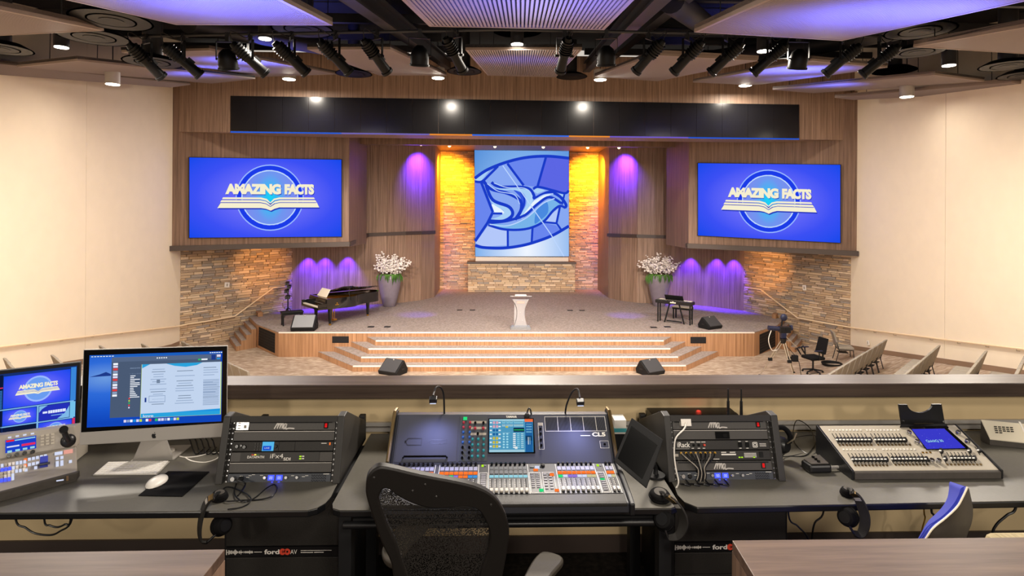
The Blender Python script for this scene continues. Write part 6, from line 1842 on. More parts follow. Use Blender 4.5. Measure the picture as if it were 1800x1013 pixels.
for a in ((11, 775, 25, 778, 'red_lens'), (26, 773.5, 62, 775.5, 'cyan_led'), (12, 785.5, 34, 788, 'white_led'), (38, 781, 62, 785, emit('lcd_red', '#e03060', 1.0)), (13, 793, 21, 797, 'cyan_led'), (27, 790.5, 35, 794, 'cyan_led'), (40, 788, 48, 791.5, 'cyan_led'), (53, 785.5, 61, 789, 'cyan_led')):
    MB().prism([pU.at(a[0], a[1], .0035), pU.at(a[2], a[1] - (a[2] - a[0]) * .16, .0035), pU.at(a[2], a[3] - (a[2] - a[0]) * .16, .0035), pU.at(a[0], a[3], .0035)], pU.n * .0006).build('lcd_block', M[a[4]] if isinstance(a[4], str) else a[4], lcd)
for x, y in ((17, 769.5), (30.5, 767.2), (43.5, 765), (57, 762.8)): key(pU, x - 3, y - 1, x + 3, y + 1.6, 'white_led')
for x, y in ((16, 801.5), (30, 799), (43.5, 796.8), (57.5, 794.5)):
    MB().lathe([(.011, 0), (.009, .018), (.0005, .018)], pU.at(x, y, .002), 10, 0, pU.n).build('knob', M['black_gloss'], sw, smooth=True)
for j in range(4):
    for i in range(3): key(pU, 71.5 + i * 9, 765.2 + j * 5.2 - i * 1.4, 77.5 + i * 9, 768.6 + j * 5.2 - i * 1.4, 'light_grey')
jb = pU.at(120, 775, .002)
MB().lathe([(.035, 0), (.03, .012), (.015, .02), (.0005, .022)], jb, 16, 0, pU.n).build('joystick_base', M['black_satin'], sw, smooth=True)
MB().tube([jb + pU.n * .015, pU.at(115, 765, .05), pU.at(112, 757, .07)], [.013, .014, .013], 10).cyl(pU.at(112, 757, .07), pU.at(112, 755, .085), .02, n=12).build('joystick', M['black_satin'], sw, smooth=True)
wk = ['white_led', 'white_plastic', 'light_grey']
rn = random.Random(4)
for j, y in enumerate((812, 819.5, 826, 832, 838)):
    for i in range(9):
        x = -12 + i * 6.6 + (j > 1) * -1
        yy = y + 8 - (x + 12) * .17
        if 24 < x < 40 and j > 2: continue
        key(pLw, x, yy, x + 5, yy + 4.4, 'blue_led' if (j == 1 and x < 18) or (j == 4 and x < 16) else rn.choice(wk))
for x, y, m in ((42, 808, 'orange_led'), (49, 807, 'white_led'), (56, 805.5, 'white_led'), (63, 804, 'white_led'), (70, 802.5, 'white_led'), (77, 801, 'white_led'),
             (42, 818, 'orange_led'), (49, 816.5, 'white_led'), (56, 815, 'white_led'), (63, 813.5, 'white_led'), (43, 826, 'white_led'), (60, 822, 'white_led'), (98, 805.5, 'white_led'), (106, 804, 'white_led'),
             (98, 813, 'white_led'), (106, 811.5, 'white_led'), (98, 817.5, 'white_led'), (106, 816, 'white_led'), (121, 811, 'white_led')):
    key(pLw, x, y, x + 5.4, y + 3.6, m)
key(pLw, 96, 797, 110, 801, 'pinkish' if 'pinkish' in M else 'white_led'); key(pLw, 112, 793.5, 128, 799, emit('pink_key', '#f0a898', .9))
tb = key(pLw, 70, 813, 84, 823, 'seat_blue', 'transition_bar', .03)
MB().cyl(pLw.at(66, 818, .032), pLw.at(88, 814, .032), .006, n=8).build('bar_handle', M['rig_blue'], tb, smooth=True)
key(pLw, 99, 845, 112, 847, 'white_led', 'print', .001); key(pLw, 116.5, 837.5, 120.5, 846, M['gold'], 'orange_mark', .001)
# keyboard, mouse pad, mouse
kq = [D(189, 815), D(298.5, 813), D(276.6, 835.8), D(163, 837)]
kb = thing('computer_keyboard', 'slim white keyboard in front of the silver computer', 'keyboard', D(230, 837))
MB().prism([p + UP * .0005 for p in kq], UP * .006).build('base', M['silver'], kb, bev=.002)
PK = Pic([p + UP * .0066 for p in kq], (0, 0, 15, 6))
if PK.n.z < 0: PK.n = -PK.n
for j in range(6):
    n = 14 if j < 5 else 9; x = .25
    for i in range(n):
        w = 14.5 / 14 if j < 5 else (14.5 / 14 if i != 3 else 14.5 / 14 * 6)
        q = [PK(x + .05, j + .12), PK(x + w - .05, j + .12), PK(x + w - .05, j + .92), PK(x + .05, j + .92)]
        MB().prism(q, UP * .0035).build('key', M['key_white'], kb)
        x += w
mp = thing('mouse_pad', 'black mouse pad with rounded corners on the left worktop', 'mouse pad', D(310, 850))
mq = [D(295.5, 829.7), D(368, 830.5), D(321, 874), D(243, 872.6)]
MB().prism([p + UP * .0005 for p in mq], UP * .004).build('pad', M['ear_pad'], mp, bev=.0015)
ms = thing('computer_mouse', 'white rounded mouse on the black mouse pad', 'mouse', D(276, 851))
a, c = D(289, 838.5), D(262, 861.5); ax = (a - c); L = ax.length / 2; ang = math.atan2(ax.y, ax.x)
MB().ell((a + c) / 2 + UP * .006, (L * 1.02, .042, .024), 18, 10, 0, Matrix.Rotation(ang, 3, 'Z')).build('shell', M['white_plastic'], ms, smooth=True)
MB().ell((a + c) / 2 + UP * .004, (L * .98, .045, .006), 18, 6, 0, Matrix.Rotation(ang, 3, 'Z')).build('base', M['silver'], ms, smooth=True)
pk = thing('charger_puck', 'small round white charger with a looped white cord by the computer stand', 'charger', D(297, 795))
MB().lathe([(.03, 0), (.034, .004), (.03, .012), (.0005, .014)], D(297, 795) + UP * .001, 18).build('puck', M['white_plastic'], pk, smooth=True)
MB().tube(smooth_line([D(308, 799), D(322, 804), D(345, 803), D(370, 797), D(386, 797), D(382, 806), D(362, 813), D(338, 811), D(325, 804)], 5) , .0032, 7).build('cord', M['white_plastic'], pk, smooth=True)
MB().tube(smooth_line([D(297, 795) + UP * .01, D(290, 788) + UP * .02, D(284, 776) + UP * .05], 4), .003, 7).build('cord', M['white_plastic'], pk, smooth=True)
cb = MB()
for k in range(5):
    x = 330 + k * 10
    cb.tube(smooth_line([pI.at(x, 770, -.08), D(x + 4, 790) + UP * .05, D(x + 14, 800) + UP * .004, D(x + 30, 790) + UP * .01], 5), .0035, 6)
tag(cb.build('computer_cables', M['black_satin'], smooth=True, kind='stuff'), 'loose black cables hanging behind the silver computer', 'cables')
# black cable loops on the desk at the foot of the left rack
lp_ = [(415, 852), (412, 868), (418, 880), (432, 884), (450, 876), (468, 862), (482, 853), (487, 862), (478, 876), (455, 880), (425, 882), (402, 885), (390, 880), (388, 868), (398, 860), (415, 861), (435, 872), (441, 884), (425, 893), (400, 898)]
tag(MB().tube(smooth_line([D(x, y) + UP * (.003 + .003 * (i % 3)) for i, (x, y) in enumerate(lp_)], 5), .0032, 7).build('headphone_cord', M['black_satin'], smooth=True), 'looped black headphone cord lying before the left rack', 'cord')
pg = thing('audio_plug', 'thick black plug and cord in the left rack socket', 'plug', PL_(.155, 5.5))
MB().cyl(PL_(.155, 5.5, .0), PL_(.165, 5.55, .05), .012, .009, 10).build('plug_body', M['black_satin'], pg, smooth=True)
MB().cyl(PL_(.09, 5.5, .0), PL_(.09, 5.52, .02), .0105, .0105, 12).build('steel_plug', M['chrome'], pg, smooth=True)
MB().tube(smooth_line([PL_(.165, 5.55, .05), D(431, 858) + UP * .02, D(424, 866) + UP * .004, D(418, 873) + UP * .003], 5), .004, 7).build('cord', M['black_satin'], pg, smooth=True)
# ------------------------------------------------------------------ headphones hung on the desk edge
def headphones(label, band, y, cups, w=.04):
    r = thing('headphones', label, 'headphones', onY(band[len(band) // 2][0], band[len(band) // 2][1], y))
    P = smooth_line([onY(px, py, y) for px, py in band], 5)
    m = MB(); vs = []; n = len(P)
    def frame(i):
        d = (P[min(i + 1, n - 1)] - P[max(i - 1, 0)]).normalized(); s = d.cross(V((0, 1, 0))).normalized()
        wd = (s * .62 + V((0, -.78, 0))).normalized(); return d, wd, d.cross(wd).normalized()
    for i, p in enumerate(P):
        d, wd, nn = frame(i)
        ww = w * (.62 + .5 * math.sin(PI * i / (n - 1)))
        for e, f in ((-1, -1), (1, -1), (1, 1), (-1, 1)): vs.append(p + nn * .005 * e + wd * ww / 2 * f)
    fs = []
    for i in range(n - 1):
        for k in range(4): fs.append((i * 4 + k, i * 4 + (k + 1) % 4, (i + 1) * 4 + (k + 1) % 4, (i + 1) * 4 + k))
    fs += [(0, 1, 2, 3), ((n - 1) * 4 + 3, (n - 1) * 4 + 2, (n - 1) * 4 + 1, (n - 1) * 4)]
    m.add(vs, fs).build('headband', M['black_grain'], r, smooth=True, bev=.002)
    for i0, i1, mm in ((1, 5, 'brass'), (6, 8, 'silver')):
        sl = MB(); vs = []
        for i in range(i0, i1 + 1):
            d, wd, nn = frame(i)
            for e, f in ((-1, -1), (1, -1), (1, 1), (-1, 1)): vs.append(P[i] + nn * .0062 * e + wd * w * .36 * f)
        k = i1 - i0 + 1
        sl.add(vs, [(a * 4 + b, a * 4 + (b + 1) % 4, (a + 1) * 4 + (b + 1) % 4, (a + 1) * 4 + b) for a in range(k - 1) for b in range(4)] + [(0, 1, 2, 3), (k * 4 - 1, k * 4 - 2, k * 4 - 3, k * 4 - 4)])
        sl.build('slider', M[mm], r)
    for q, (c, ax, R) in enumerate(cups):
        ax = V(ax).normalized(); h = .6 if q == 0 else 1.0
        cu = MB().lathe([(.0005, .022 * h), (R * .55, .022 * h), (R * .85, .016 * h), (R, .0), (R, -.008 * h), (.0005, -.008 * h)], c, 22, 0, ax).build('ear_cup', M['ear_pad'], r, smooth=True)
        MB().lathe([(R * .5, -.008 * h), (R * 1.05, -.01 * h), (R * 1.1, -.02 * h), (R * 1.02, -.032 * h), (R * .6, -.032 * h), (R * .5, -.02 * h)], c, 22, 0, ax).build('ear_pad', M['ear_pad'], cu, smooth=True)
        MB().lathe([(R * .5, .0222 * h), (R * .6, .0225 * h), (R * .6, .0235 * h), (R * .5, .0235 * h)], c, 20, 0, ax).build('ring', M['shell_grey'] if q == 0 else M['black_satin'], cu)
        e = P[0] if q == 0 else P[-1]
        MB().tube([e, e.lerp(c, .5) + ax * .012, c + ax * .012], .006, 7).build('yoke', M['black_satin'], r, smooth=True)
    return r
y1 = D(370, 893).y - .03
headphones('black headphones hung over the front edge of the left worktop', [(377, 873), (368, 878), (359.5, 890), (352.5, 915), (350.5, 937), (354, 952), (364, 954)], y1,
           [(D(386, 879) + UP * .024, (0.1, -.1, 1), .036), (onY(392, 924, y1 + .03), (.75, -.5, .25), .043)])
y2 = D(1185, 893).y - .03
headphones('black headphones hung between the mixing console and the right rack', [(1170, 871), (1186, 883), (1197, 899), (1202, 917), (1198, 934), (1189, 944), (1174, 946)], y2,
           [(D(1160, 880) + UP * .03, (0, -.2, 1), .048), (onY(1166, 914, y2 + .03), (-.5, -.6, .5), .045)])
y3 = D(1505, 889).y - .03
headphones('black headphones hung over the front edge of the right worktop', [(1497, 866), (1505, 872), (1513, 886), (1520, 908), (1519, 928), (1512, 940), (1501, 938)], y3,
           [(D(1490, 872) + UP * .024, (0, -.1, 1), .032), (onY(1488, 909, y3 + .03), (-.75, -.5, .2), .043)])
# ------------------------------------------------------------------ tablet on a holder
tq_px = [(1110.5, 734.5), (1166, 773.5), (1136.5, 859.5), (1079, 811)]
pT = Plane(onY(1110, 734, 2.93), onY(1166, 773, 2.86), onY(1079, 811, 2.86))
tb_ = thing('tablet', 'dark tablet tilted on a holder right of the mixing console', 'tablet', D(1140, 850))
tq = [pT.at(*p) for p in tq_px]
MB().prism(tq, pT.n * -.012).build('case', M['black_matt'], tb_, bev=.004)
c = sum(tq, V()) / 4
MB().prism([pT.at(x, y, .001) for x, y in ((1110, 749), (1156, 783), (1129, 843), (1085.5, 806))], pT.n * .0006).build('glass', M['glass_brown'] if 'glass_brown' in M else M['black_gloss'], tb_)
MB().tube(smooth_line([c - pT.n * .015, c - pT.n * .06 + UP * -.02, D(1150, 838) + UP * .06, D(1152, 838)], 5), .012, 8).cyl(D(1152, 838), D(1152, 838) + UP * .012, .05, n=18).build('holder_arm', M['black_matt'], tb_, smooth=True)
MB().ob(c - pT.n * .018, (tq[1] - tq[0]) * .52, (tq[3] - tq[0]).normalized() * .018, pT.n * .006).build('holder_clamp', M['black_matt'], tb_)
bx = onZ(1090, 757, DESK + .14)
tb2 = thing('tape_box', 'small white and teal carton standing behind the mixing console', 'box', D(1090, 772))
p0 = onY(1080, 757, 3.4); p1 = onY(1101, 757, 3.4); zt_ = onY(1090, 739, 3.4).z
MB().box((p0.x, 3.4, DESK), (p1.x, 3.5, zt_)).build('carton', M['white_plastic'], tb2, bev=.002)
zb_ = onY(1090, 757, 3.4).z
MB().box((p0.x - .001, 3.398, zb_ - .01), (p1.x + .001, 3.502, zb_ + .012)).build('teal_band', mat('teal_print', '#3f9fa8', .5), tb2)
MB().box((p0.x - .001, 3.398, DESK), (p1.x + .001, 3.502, zb_ - .02)).build('black_base', M['black_matt'], tb2)
# headset hung on the side of the right rack
hs = thing('intercom_headset', 'black intercom headset hung at the right side of the right rack', 'headset', D(1392, 800))
y = 3.25
MB().tube(smooth_line([onY(px, py, y) for px, py in ((1366, 752), (1376, 752), (1384, 758), (1389, 768), (1387, 778))], 5), .014, 10).build('headband', M['ear_pad'], hs, smooth=True)
MB().lathe([(.0005, .02), (.03, .02), (.045, .0), (.05, -.03), (.03, -.035), (.0005, -.03)], onY(1379, 784, y), 18, 0, V((.5, -.8, .1))).build('ear_cup', M['black_satin'], hs, smooth=True)
MB().tube([onY(1384, 780, y - .03), onY(1396, 772, y - .06), onY(1400, 762, y - .06)], .004, 6).build('microphone_boom', M['steel'], hs, smooth=True)
MB().tube(smooth_line([onY(1379, 798, y), D(1376, 806) + UP * .01, D(1400, 800), D(1430, 788), D(1425, 766) + UP * .04, D(1400, 762) + UP * .08, D(1395, 780) + UP * .02, D(1415, 796), D(1432, 798), D(1440, 786) + UP * .02], 5), .003, 6).build('cord', M['black_satin'], hs, smooth=True)
MB().tube(smooth_line([D(1380, 790) + UP * .02, D(1400, 778) + UP * .03, D(1434, 770) + UP * .01, D(1420, 800) + UP * .004, D(1390, 803)], 5), .003, 6).build('cord', M['black_satin'], hs, smooth=True)
# belt pack
bp_ = thing('belt_pack', 'black intercom belt pack lying left of the fader desk with the blue screen', 'belt pack', D(1432, 830))
q = [D(1407, 824), D(1424, 835), D(1463, 834), D(1442, 814)]
cen = sum(q, V()) / 4
MB().prism([p + UP * .003 for p in q], UP * .045).build('case', M['black_satin'], bp_, bev=.012)
MB().prism([cen + (p - cen) * .8 + UP * .048 for p in q], UP * .006).build('face', M['shell_grey'], bp_, bev=.002)
for t in (.25, .5, .75):
    c = (q[0].lerp(q[3], .5)).lerp(q[1].lerp(q[2], .5), t)
    MB().cyl(c + UP * .05, c + UP * .062, .008, n=10).build('button', M['black_gloss'], bp_)
MB().cyl(D(1456, 829) + UP * .02, D(1478, 827) + UP * .018, .009, .007, 10).build('plug', M['silver'], bp_, smooth=True)
MB().tube(smooth_line([D(1478, 827) + UP * .018, D(1490, 826) + UP * .02, D(1492, 815) + UP * .01], 4), .003, 6).build('cord', M['black_satin'], bp_, smooth=True)
# ------------------------------------------------------------------ fader desk with blue screen
lz0, lz1 = DESK + .045, DESK + .165
A0, A1 = onZ(1499, 827, lz0), onZ(1758, 827, lz0)
B0, B1 = onZ(1440, 748.5, lz1), onZ(1678.6, 747, lz1)
A0.y = A1.y = (A0.y + A1.y) / 2; B0.y = B1.y = (B0.y + B1.y) / 2
lc = thing('lighting_desk', 'pale grey fader desk with a tilted blue screen on the right worktop', 'lighting desk', V(((A0.x + A1.x) / 2, A0.y, DESK)))
low4 = [V((p.x, p.y + (.03 if p is A0 or p is A1 else 0), DESK + .002)) for p in (A0, A1, B1, B0)]
MB().hexa(low4 + [A0 - UP * .012, A1 - UP * .012, B1 - UP * .012, B0 - UP * .012]).build('base', M['black_matt'], lc)
top = MB().hexa([A0 - UP * .012, A1 - UP * .012, B1 - UP * .012, B0 - UP * .012, A0, A1, B1, B0]).build('top_panel', M['light_grey'], lc, bev=.004)
for a, c in ((A0, B0), (A1, B1)):
    s = -1 if a is A0 else 1
    MB().hexa([V((a.x, a.y - .012, DESK + .002)), V((a.x + s * .014, a.y - .012, DESK + .002)), V((c.x + s * .014, c.y + .01, DESK + .002)), V((c.x, c.y + .01, DESK + .002)),
               a + V((0, -.012, .003)), a + V((s * .014, -.012, .003)), c + V((s * .014, .01, .004)), c + V((0, .01, .004))]).build('side_cheek', M['black_satin'], lc, bev=.004)
MB().hexa([V((A0.x, A0.y - .014, DESK + .004)), V((A1.x, A1.y - .014, DESK + .004)), V((A1.x, A1.y, DESK + .004)), V((A0.x, A0.y, DESK + .004)), A0 + V((0, -.014, -.006)), A1 + V((0, -.014, -.006)), A1, A0]).build('front_edge', M['shell_grey'], lc, bev=.003)
pC = Plane(A0, A1, B0)
Cx = lambda cx, cy, d=0.0: pC.at(1420 + cx * .2111, 690 + cy * .2111, d)
def ck(x0, y0, x1, y1, m, name, h=.003, d=.001, sk=.55, bev=0):
    return MB().prism([Cx(x0 - (y1 - y0) * sk * 0, y0, d), Cx(x1, y0, d), Cx(x1 + (y1 - y0) * sk, y1, d), Cx(x0 + (y1 - y0) * sk, y1, d)], pC.n * h).build(name, M[m] if isinstance(m, str) else m, lc, bev=bev)
slots = MB(); n_k = 0
def fader(x, yc, ytop, small=True):
    dx = (ytop - yc) * .62
    slots.prism([Cx(x + dx - 3, ytop, .0008), Cx(x + dx + 3, ytop, .0008), Cx(x + 18 + 3, yc + 30, .0008), Cx(x + 18 - 3, yc + 30, .0008)], pC.n * .0006)
    f = ck(x - 11, yc - 14, x + 11, yc + 14, 'black_satin', 'fader_cap', .016, .001)
    MB().prism([Cx(x - 10, yc - 16, .017), Cx(x + 10, yc - 16, .017), Cx(x + 12, yc - 6, .017), Cx(x - 8, yc - 6, .017)], pC.n * .001).build('cap_line', M['white_paint'], f)
for x in range(240, 512, 30): fader(x, 405, 342)
for x in range(560, 830, 30): fader(x, 405, 342)
for i in range(10): fader(370 + i * 30.5, 568, 508); fader(698 + i * 31, 565, 505)
for i in range(7): fader(1192 + i * 31, 558, 498)
for x, y in ((1100, 497), (1335, 495), (1415, 492), (1135, 562)): fader(x, y, y - 40)
slots.build('fader_slots', M['black_matt'], lc, kind='stuff', fix=False)
for i in range(10):
    for x0, y0 in ((262, 440), (582, 438), (392, 610), (728, 604)): ck(x0 + i * 29.5 - 8, y0 - 6, x0 + i * 29.5 + 6, y0 + 6, 'brass', 'flash_key')
    for x0, y0 in ((176, 316), (488, 316), (294, 478), (624, 476)): ck(x0 + i * 29 - 7, y0 - 5, x0 + i * 29 + 6, y0 + 5, 'white_plastic', 'select_key')
for i in range(10): ck(1150 + i * 31, 596, 1166 + i * 31, 608, 'brass', 'flash_key')
for x in (955, 985, 1016): ck(x - 8, 497, x + 8, 507, 'gold', 'key')
for x, y in ((838, 335), (905, 412), (1248, 335), (1325, 408), (1028, 570), (1085, 572)):
    MB().lathe([(.013, 0), (.0125, .018), (.0105, .021), (.0005, .021)], Cx(x, y + 12, .001), 16, 0, pC.n).build('encoder', M['chrome'], lc, smooth=True)
bz = ck(838, 288, 1165, 300, 'black_gloss', 'bezel_top', .004)
MB().prism([Cx(848, 296, .001), Cx(1145, 290, .001), Cx(1350, 474, .001), Cx(985, 482, .001)], pC.n * .006).build('screen_bezel', M['black_gloss'], lc, bev=.002)
sqc = [Cx(864, 306, .0078), Cx(1136, 302, .0078), Cx(1312, 464, .0078), Cx(992, 472, .0078)]
cs_ = screen('screen', (sqc[3], sqc[2], sqc[1], sqc[0]), emit('desk_screen_blue', '#3a3ac8', 1.0), lc)
PQ = Pic(sqc, (0, 0, 100, 60))
m = MB(); PQ.text(m, 'QuickQ 30', 14, 42, 8.5, 47, .0006, bold=.02); m.build('lettering', M['cyan_led'], cs_, fix=False)
m = MB(); rn = random.Random(1)
for k in range(16):
    x, y = rn.uniform(4, 96), rn.uniform(4, 56)
    if 10 < x < 60 and 30 < y < 44: continue
    PQ.ring(m, x, y, 0, rn.uniform(.3, .8), .0005, 0, 8)
m.build('light_specks', emit('speck', '#8a8af0', 1.0), cs_, kind='stuff', fix=False)
# folded black plate at the back of the fader desk
Cb = lambda cx, cy, y=B0.y + .02: onY(1420 + cx * .2111, 690 + cy * .2111, y)
arc = [(935 + 105 * math.cos(math.radians(t)), 100 + 70 * math.sin(math.radians(t))) for t in range(0, 181, 15)]
pts_ = [(1040, 100), (1115, 100), (1143, 268), (785, 272), (760, 103), (830, 103)] + [(940 - (x - 935), y) for x, y in []] + arc[::-1][1:-1]
st_ = MB().prism([Cb(*p) for p in pts_], (0, .012, 0)).build('tablet_plate', M['black_satin'], lc)
for x in (792, 1126): MB().cyl(Cb(x, 240), Cb(x, 240) - V((0, .006, 0)), .006, n=10).build('plate_screw', M['chrome'], st_)
MB().prism([Cb(890, 262, B0.y + .012), Cb(1050, 260, B0.y + .012), Cb(1050, 272, B0.y + .012), Cb(890, 274, B0.y + .012)], (0, .006, 0)).build('hinge', M['brass'], lc)
MB().prism([Cx(775, 276, .002), Cx(1150, 272, .002), Cx(1160, 290, .002), Cx(765, 294, .002)], pC.n * .01).build('plate_foot', M['black_satin'], lc)
# desk telephone at the right end
t0, t1, t2, t3 = onZ(1740, 771, DESK + .04), onZ(1850, 783, DESK + .04), onZ(1850, 750, DESK + .13), onZ(1724, 737.5, DESK + .13)
ph = thing('keypad_unit', 'cream sloping keypad unit at the right end of the right worktop', 'keypad', V(((t0.x + t1.x) / 2, t0.y, DESK)))
MB().hexa([V((p.x, p.y, DESK + .002)) for p in (t0, t1, t2, t3)] + [t0 - UP * .008, t1 - UP * .008, t2 - UP * .008, t3 - UP * .008]).build('base', M['shell_grey'], ph)
MB().hexa([p - UP * .008 for p in (t0, t1, t2, t3)] + [t0, t1, t2, t3]).build('top_panel', M['cream'], ph, bev=.003)
PP = Plane(t0, t1, t3)
for j in range(4):
    for i in range(5):
        if j == 3 and i > 1: continue
        x, y = 1747 + i * 7 + j * .8, 749.5 + j * 3.4 + i * .4
        MB().prism([PP.at(x, y, .001), PP.at(x + 5, y + .3, .001), PP.at(x + 5.3, y + 2.2, .001), PP.at(x + .3, y + 1.9, .001)], PP.n * .003).build('key', M['arm_pad'], ph)
MB().prism([PP.at(1790, 741.5, .001), PP.at(1793, 741.8, .001), PP.at(1812, 779, .001), PP.at(1808, 778.5, .001)], PP.n * .004).build('rib', M['white_plastic'], ph)
# ------------------------------------------------------------------ seats and counters nearest the camera
def resample(pts, n):
    P = pts + [pts[0]]; L = [0]
    for a, c in zip(P[:-1], P[1:]): L.append(L[-1] + (c - a).length)
    return [P[0]] * 0
outer = [(705, 1100), (691, 1013), (687, 990), (671, 956), (658, 918), (645.5, 880), (643, 860), (647, 838), (661, 824), (681, 823), (738, 836), (806, 849), (842, 859), (868, 874), (886, 899), (895.5, 931), (892, 969), (884, 1013), (868, 1080), (840, 1115), (780, 1125), (730, 1120)]
inner = [(732, 1060), (715, 1013), (704, 979), (697, 956), (683, 927), (667.5, 884), (667.5, 872), (674, 861), (685, 862), (699, 873), (724, 886), (757, 895), (789, 894), (816, 891), (838, 896), (852, 914), (861, 938), (858.6, 969), (848, 1000), (838, 1035), (812, 1070), (770, 1078)]
pB = Plane(onY(650, 840, 1.88), onY(890, 900, 2.0), onY(690, 1010, 1.97))
ch = thing('mesh_chair', 'black mesh-backed office chair in the foreground before the mixing console', 'chair', (-.16, 2.25, 0))
O = smooth_line([V((x, y, 0)) for x, y in outer], 4, True); Ii = smooth_line([V((x, y, 0)) for x, y in inner], 4, True)
MB().ring([pB.at(p.x, p.y, .012) for p in O], [pB.at(p.x, p.y, .012) for p in Ii], pB.n * -.03).build('back_frame', M['mesh_frame'], ch, smooth=True, bev=.006)
mesh_ = MB().add([pB.at(p.x, p.y, -.004) for p in Ii], [tuple(range(len(Ii)))]).build('mesh_back', M['chair_mesh'], ch, fix=False)
bf = [c for c in ch.children if c.name.startswith('back_frame')][0]
for px, py in ((657.5, 840), (747.5, 852), (725.5, 863.5), (767, 873.5), (863, 888)):
    MB().lathe([(.004, 0), (.003, .002), (.0005, .0025)], pB.at(px, py, .0118), 10, 0, pB.n).build('screw', M['chrome'], bf)
for y0 in (897, 910): MB().prism([pB.at(680 if y0 < 900 else 690, y0, -.003), pB.at(842 if y0 < 900 else 850, y0, -.003), pB.at(850, y0 + 1.4, -.003), pB.at(690, y0 + 1.4, -.003)], pB.n * -.002).build('mesh_seam', M['ear_pad'], ch)
so = V((-.14, 2.30, .50))
MB().box((so.x - .25, so.y - .22, .44), (so.x + .25, so.y + .25, .52)).build('seat', M['seat_black'], ch, bev=.035)
MB().tube(smooth_line([pB.at(770, 1100, -.03), V((so.x, so.y - .2, .55)), V((so.x, so.y - .05, .43))], 5), .03, 8).build('back_bar', M['mesh_frame'], ch, smooth=True)
MB().cyl((so.x, so.y, .1), (so.x, so.y, .44), .03, n=12).build('gas_post', M['black_satin'], ch, smooth=True)
for k in range(5):
    a = k * 2 * PI / 5 + .3
    e = V((so.x + math.cos(a) * .3, so.y + math.sin(a) * .3, .07))
    l = MB().cyl((so.x, so.y, .12), e, .028, .018, 8).build('leg', M['mesh_frame'], ch)
    MB().cyl(e - V((.015, 0, .04)), e + V((.015, 0, -.04)), .028, n=12).build('caster', M['black_matt'], l)
za = .71
def armpad(pts):
    P = smooth_line([V((x, y, 0)) for x, y in pts], 3, True)
    Q = [onZ(p.x, p.y, za) for p in P]
    a = MB().prism(Q, (0, 0, -.028)).build('armrest', M['arm_pad'], ch, smooth=True, bev=.008)
    c = sum(Q, V()) / len(Q)
    MB().tube([c - UP * .03, c - UP * .15, V((so.x + (c.x - so.x) * .75, so.y, .47))], .02, 8).build('arm_post', M['mesh_frame'], a, smooth=True)
armpad([(900, 1060), (921, 1012), (936, 985), (949, 971), (960, 968.5), (976, 972), (988, 978), (989.5, 986), (978, 1000), (966, 1016), (940, 1070), (915, 1080)])
armpad([(672, 962), (688, 940), (702, 922), (716, 913), (735, 912), (752, 913), (754, 920), (738, 938), (722, 955), (704, 978), (690, 990), (675, 980)])
# counters
CZT = CZ - 1.10
def counter(label, pts, px):
    x0, x1 = min(p.x for p in pts), max(p.x for p in pts)
    r = thing('counter', label, 'counter', V((sum(p.x for p in pts) / len(pts), sum(p.y for p in pts) / len(pts), 0)))
    MB().prism(pts, (0, 0, -.035)).build('top', M['counter'], r, bev=.002)
    c = sum(pts, V()) / len(pts)
    MB().prism([p + V((0, 0, -.036)) for p in pts], (0, 0, -(CZT - .036))).build('carcass', M['walnut_dark'], r)
a, b_ = onZ(1287, 950, CZT), onZ(1850, 944, CZT); e = onZ(1325, 1013, CZT); d = (e - a) * 2.6
counter('dark brown laminate counter in the right foreground', [a, b_, b_ + V((d.x * .3, d.y, 0)), a + V((d.x, d.y, 0))], 0)
a, b_ = onZ(395.5, 965.7, CZT), onZ(-60, 973, CZT); e = onZ(357.7, 1013, CZT); d = (e - a) * 2.6
counter('dark brown laminate counter in the left foreground', [b_, a, a + V((d.x, d.y, 0)), b_ + V((0, d.y, 0))], 0)
# blue shell chair behind the right counter
bc = thing('shell_chair', 'grey shell chair with a bright blue front behind the right counter', 'chair', (2.0, 2.4, 0))
Lc = smooth_line([V((x, y, 0)) for x, y in ((1590, 985), (1616.6, 945), (1631, 925), (1657, 907), (1675, 887.5), (1685, 870), (1689, 859), (1696, 855.5))], 5)
Sc = smooth_line([V((x, y, 0)) for x, y in ((1604, 985), (1629, 945), (1641, 928), (1662, 911), (1682, 892), (1692, 875), (1699, 860), (1700, 856.5))], 5)
Rc = smooth_line([V((x, y, 0)) for x, y in ((1690, 985), (1699, 945), (1708, 920), (1710.5, 900), (1709, 885), (1706, 871), (1703.5, 860), (1701, 856.8))], 5)
n = len(Lc); yL, yS, yR = 2.24, 2.25, 2.62
m = MB(); K = 8
for i in range(n):
    for k in range(K + 1):
        t = k / K; p = Sc[i].lerp(Rc[i], t)
        m.v.append(onY(p.x, p.y, yS + (yR - yS) * t - .10 * math.sin(PI * t)))
for i in range(n - 1):
    for k in range(K): m.f.append((i * (K + 1) + k, i * (K + 1) + k + 1, (i + 1) * (K + 1) + k + 1, (i + 1) * (K + 1) + k)); m.m.append(0)
m.build('back_shell', M['shell_grey'], bc, smooth=True, fix=False)
m = MB()
for i in range(n):
    for k in range(K + 1):
        t = k / K; p = Lc[i].lerp(Sc[i], t)
        m.v.append(onY(p.x, p.y, yL + .01 * t + .03 * math.cos(PI * t / 2) ))
for i in range(n - 1):
    for k in range(K): m.f.append((i * (K + 1) + k, i * (K + 1) + k + 1, (i + 1) * (K + 1) + k + 1, (i + 1) * (K + 1) + k)); m.m.append(0)
m.build('front_pad', M['seat_blue'], bc, smooth=True, fix=False, label='bright blue padded front')
m = MB()
for i in range(n):
    for k in range(5):
        p = Lc[i]; q = Rc[i]
        a, c = onY(p.x, p.y, yL + .03), onY(q.x, q.y, yR)
        m.v.append(a.lerp(c, k / 4) + V((-.03, .05, 0)) * math.sin(PI * k / 4))
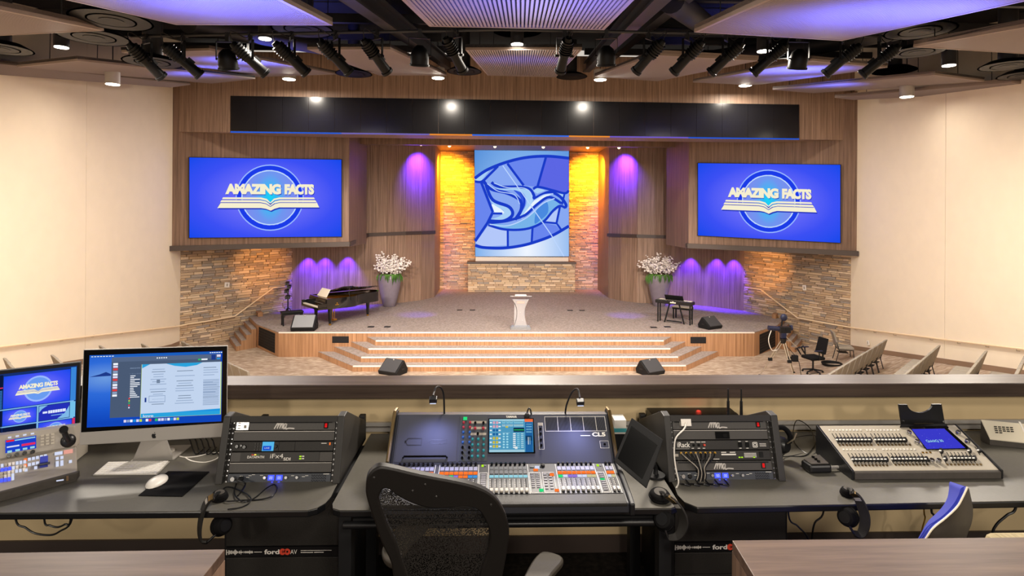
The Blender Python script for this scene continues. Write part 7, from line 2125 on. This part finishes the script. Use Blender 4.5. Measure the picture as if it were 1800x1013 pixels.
for i in range(n - 1):
    for k in range(4): m.f.append((i * 5 + k, i * 5 + k + 1, (i + 1) * 5 + k + 1, (i + 1) * 5 + k)); m.m.append(0)
m.build('inner_pad', M['seat_blue'], bc, smooth=True, fix=False)
MB().tube([onY(p.x, p.y, yS - .004) for p in Sc], .0035, 6).build('piping', M['cream'], bc, smooth=True)
sx = onY(1600, 985, 2.3)
MB().box((sx.x - .45, 2.2, .44), (sx.x + .05, 2.66, .52)).build('seat', M['seat_blue'], bc, bev=.03)
MB().cyl((sx.x - .2, 2.43, .05), (sx.x - .2, 2.43, .45), .03, n=12).build('post', M['black_satin'], bc)
for k in range(5):
    a = k * 2 * PI / 5
    MB().cyl((sx.x - .2, 2.43, .1), (sx.x - .2 + .28 * math.cos(a), 2.43 + .28 * math.sin(a), .03), .022, .016, 8).build('leg', M['black_satin'], bc)
# beige corduroy seat at the right edge
s0, s1 = onY(1722, 938, 2.62), onY(1900, 948, 2.45)
bs = thing('corduroy_chair', 'beige corduroy chair seat just showing above the right counter', 'chair', ((s0.x + s1.x) / 2, 2.4, 0))
zt2 = onY(1760, 930, 2.62).z
MB().box((s0.x, 2.2, zt2 - .12), (s0.x + .5, 2.62, zt2)).build('seat', M['beige_cord'], bs, bev=.04)
for x in (s0.x + .06, s0.x + .44):
    for y in (2.26, 2.56): MB().cyl((x, y, 0), (x, y, zt2 - .1), .016, n=8).build('leg', M['black_satin'], bs)
# cables under the worktops
def under(label, pts, y, m='black_satin', r=.005):
    Q = [onY(x, yy, y) for x, yy in pts]
    t = DESK - .037
    Q = [V((Q[0].x, y, t))] + Q + ([V((Q[-1].x, y, t))] if abs(pts[0][1] - pts[-1][1]) < 15 else [V((Q[-1].x + .05, y, .25)), V((Q[-1].x + .15, y - .05, r)), V((Q[-1].x + .3, y - .1, r))])
    tag(MB().tube(smooth_line(Q, 6), r, 7).build('under_desk_cable', M[m], smooth=True), label, 'cable')
under('long sagging black cable under the left worktop', [(28, 914), (45, 928), (62, 938), (88, 941), (104, 935), (126, 914)], 3.2)
under('short sagging black cable under the left worktop', [(78, 914), (88, 924), (102, 927), (114, 922), (124, 914)], 3.25)
under('black cable curving down under the right worktop beside the cabinet', [(1448, 898), (1432, 920), (1427, 950), (1424, 985)], 3.3)
under('blue-black cable running down beside the right cabinet', [(1386, 905), (1402, 925), (1418, 942), (1426, 965)], 3.35, 'rig_blue')
under('short black cable under the right worktop beside the shell chair', [(1637, 893), (1641, 905), (1646, 918), (1650, 935)], 3.3, r=.006)
under('black cable slanting under the right worktop above the corduroy seat', [(1786, 890), (1770, 906), (1752, 922), (1745, 940)], 3.3, r=.007)
under('yellow cable hanging under the right worktop', [(1624, 893), (1626, 910), (1621, 930), (1619, 950)], 3.5, 'gold', .004)
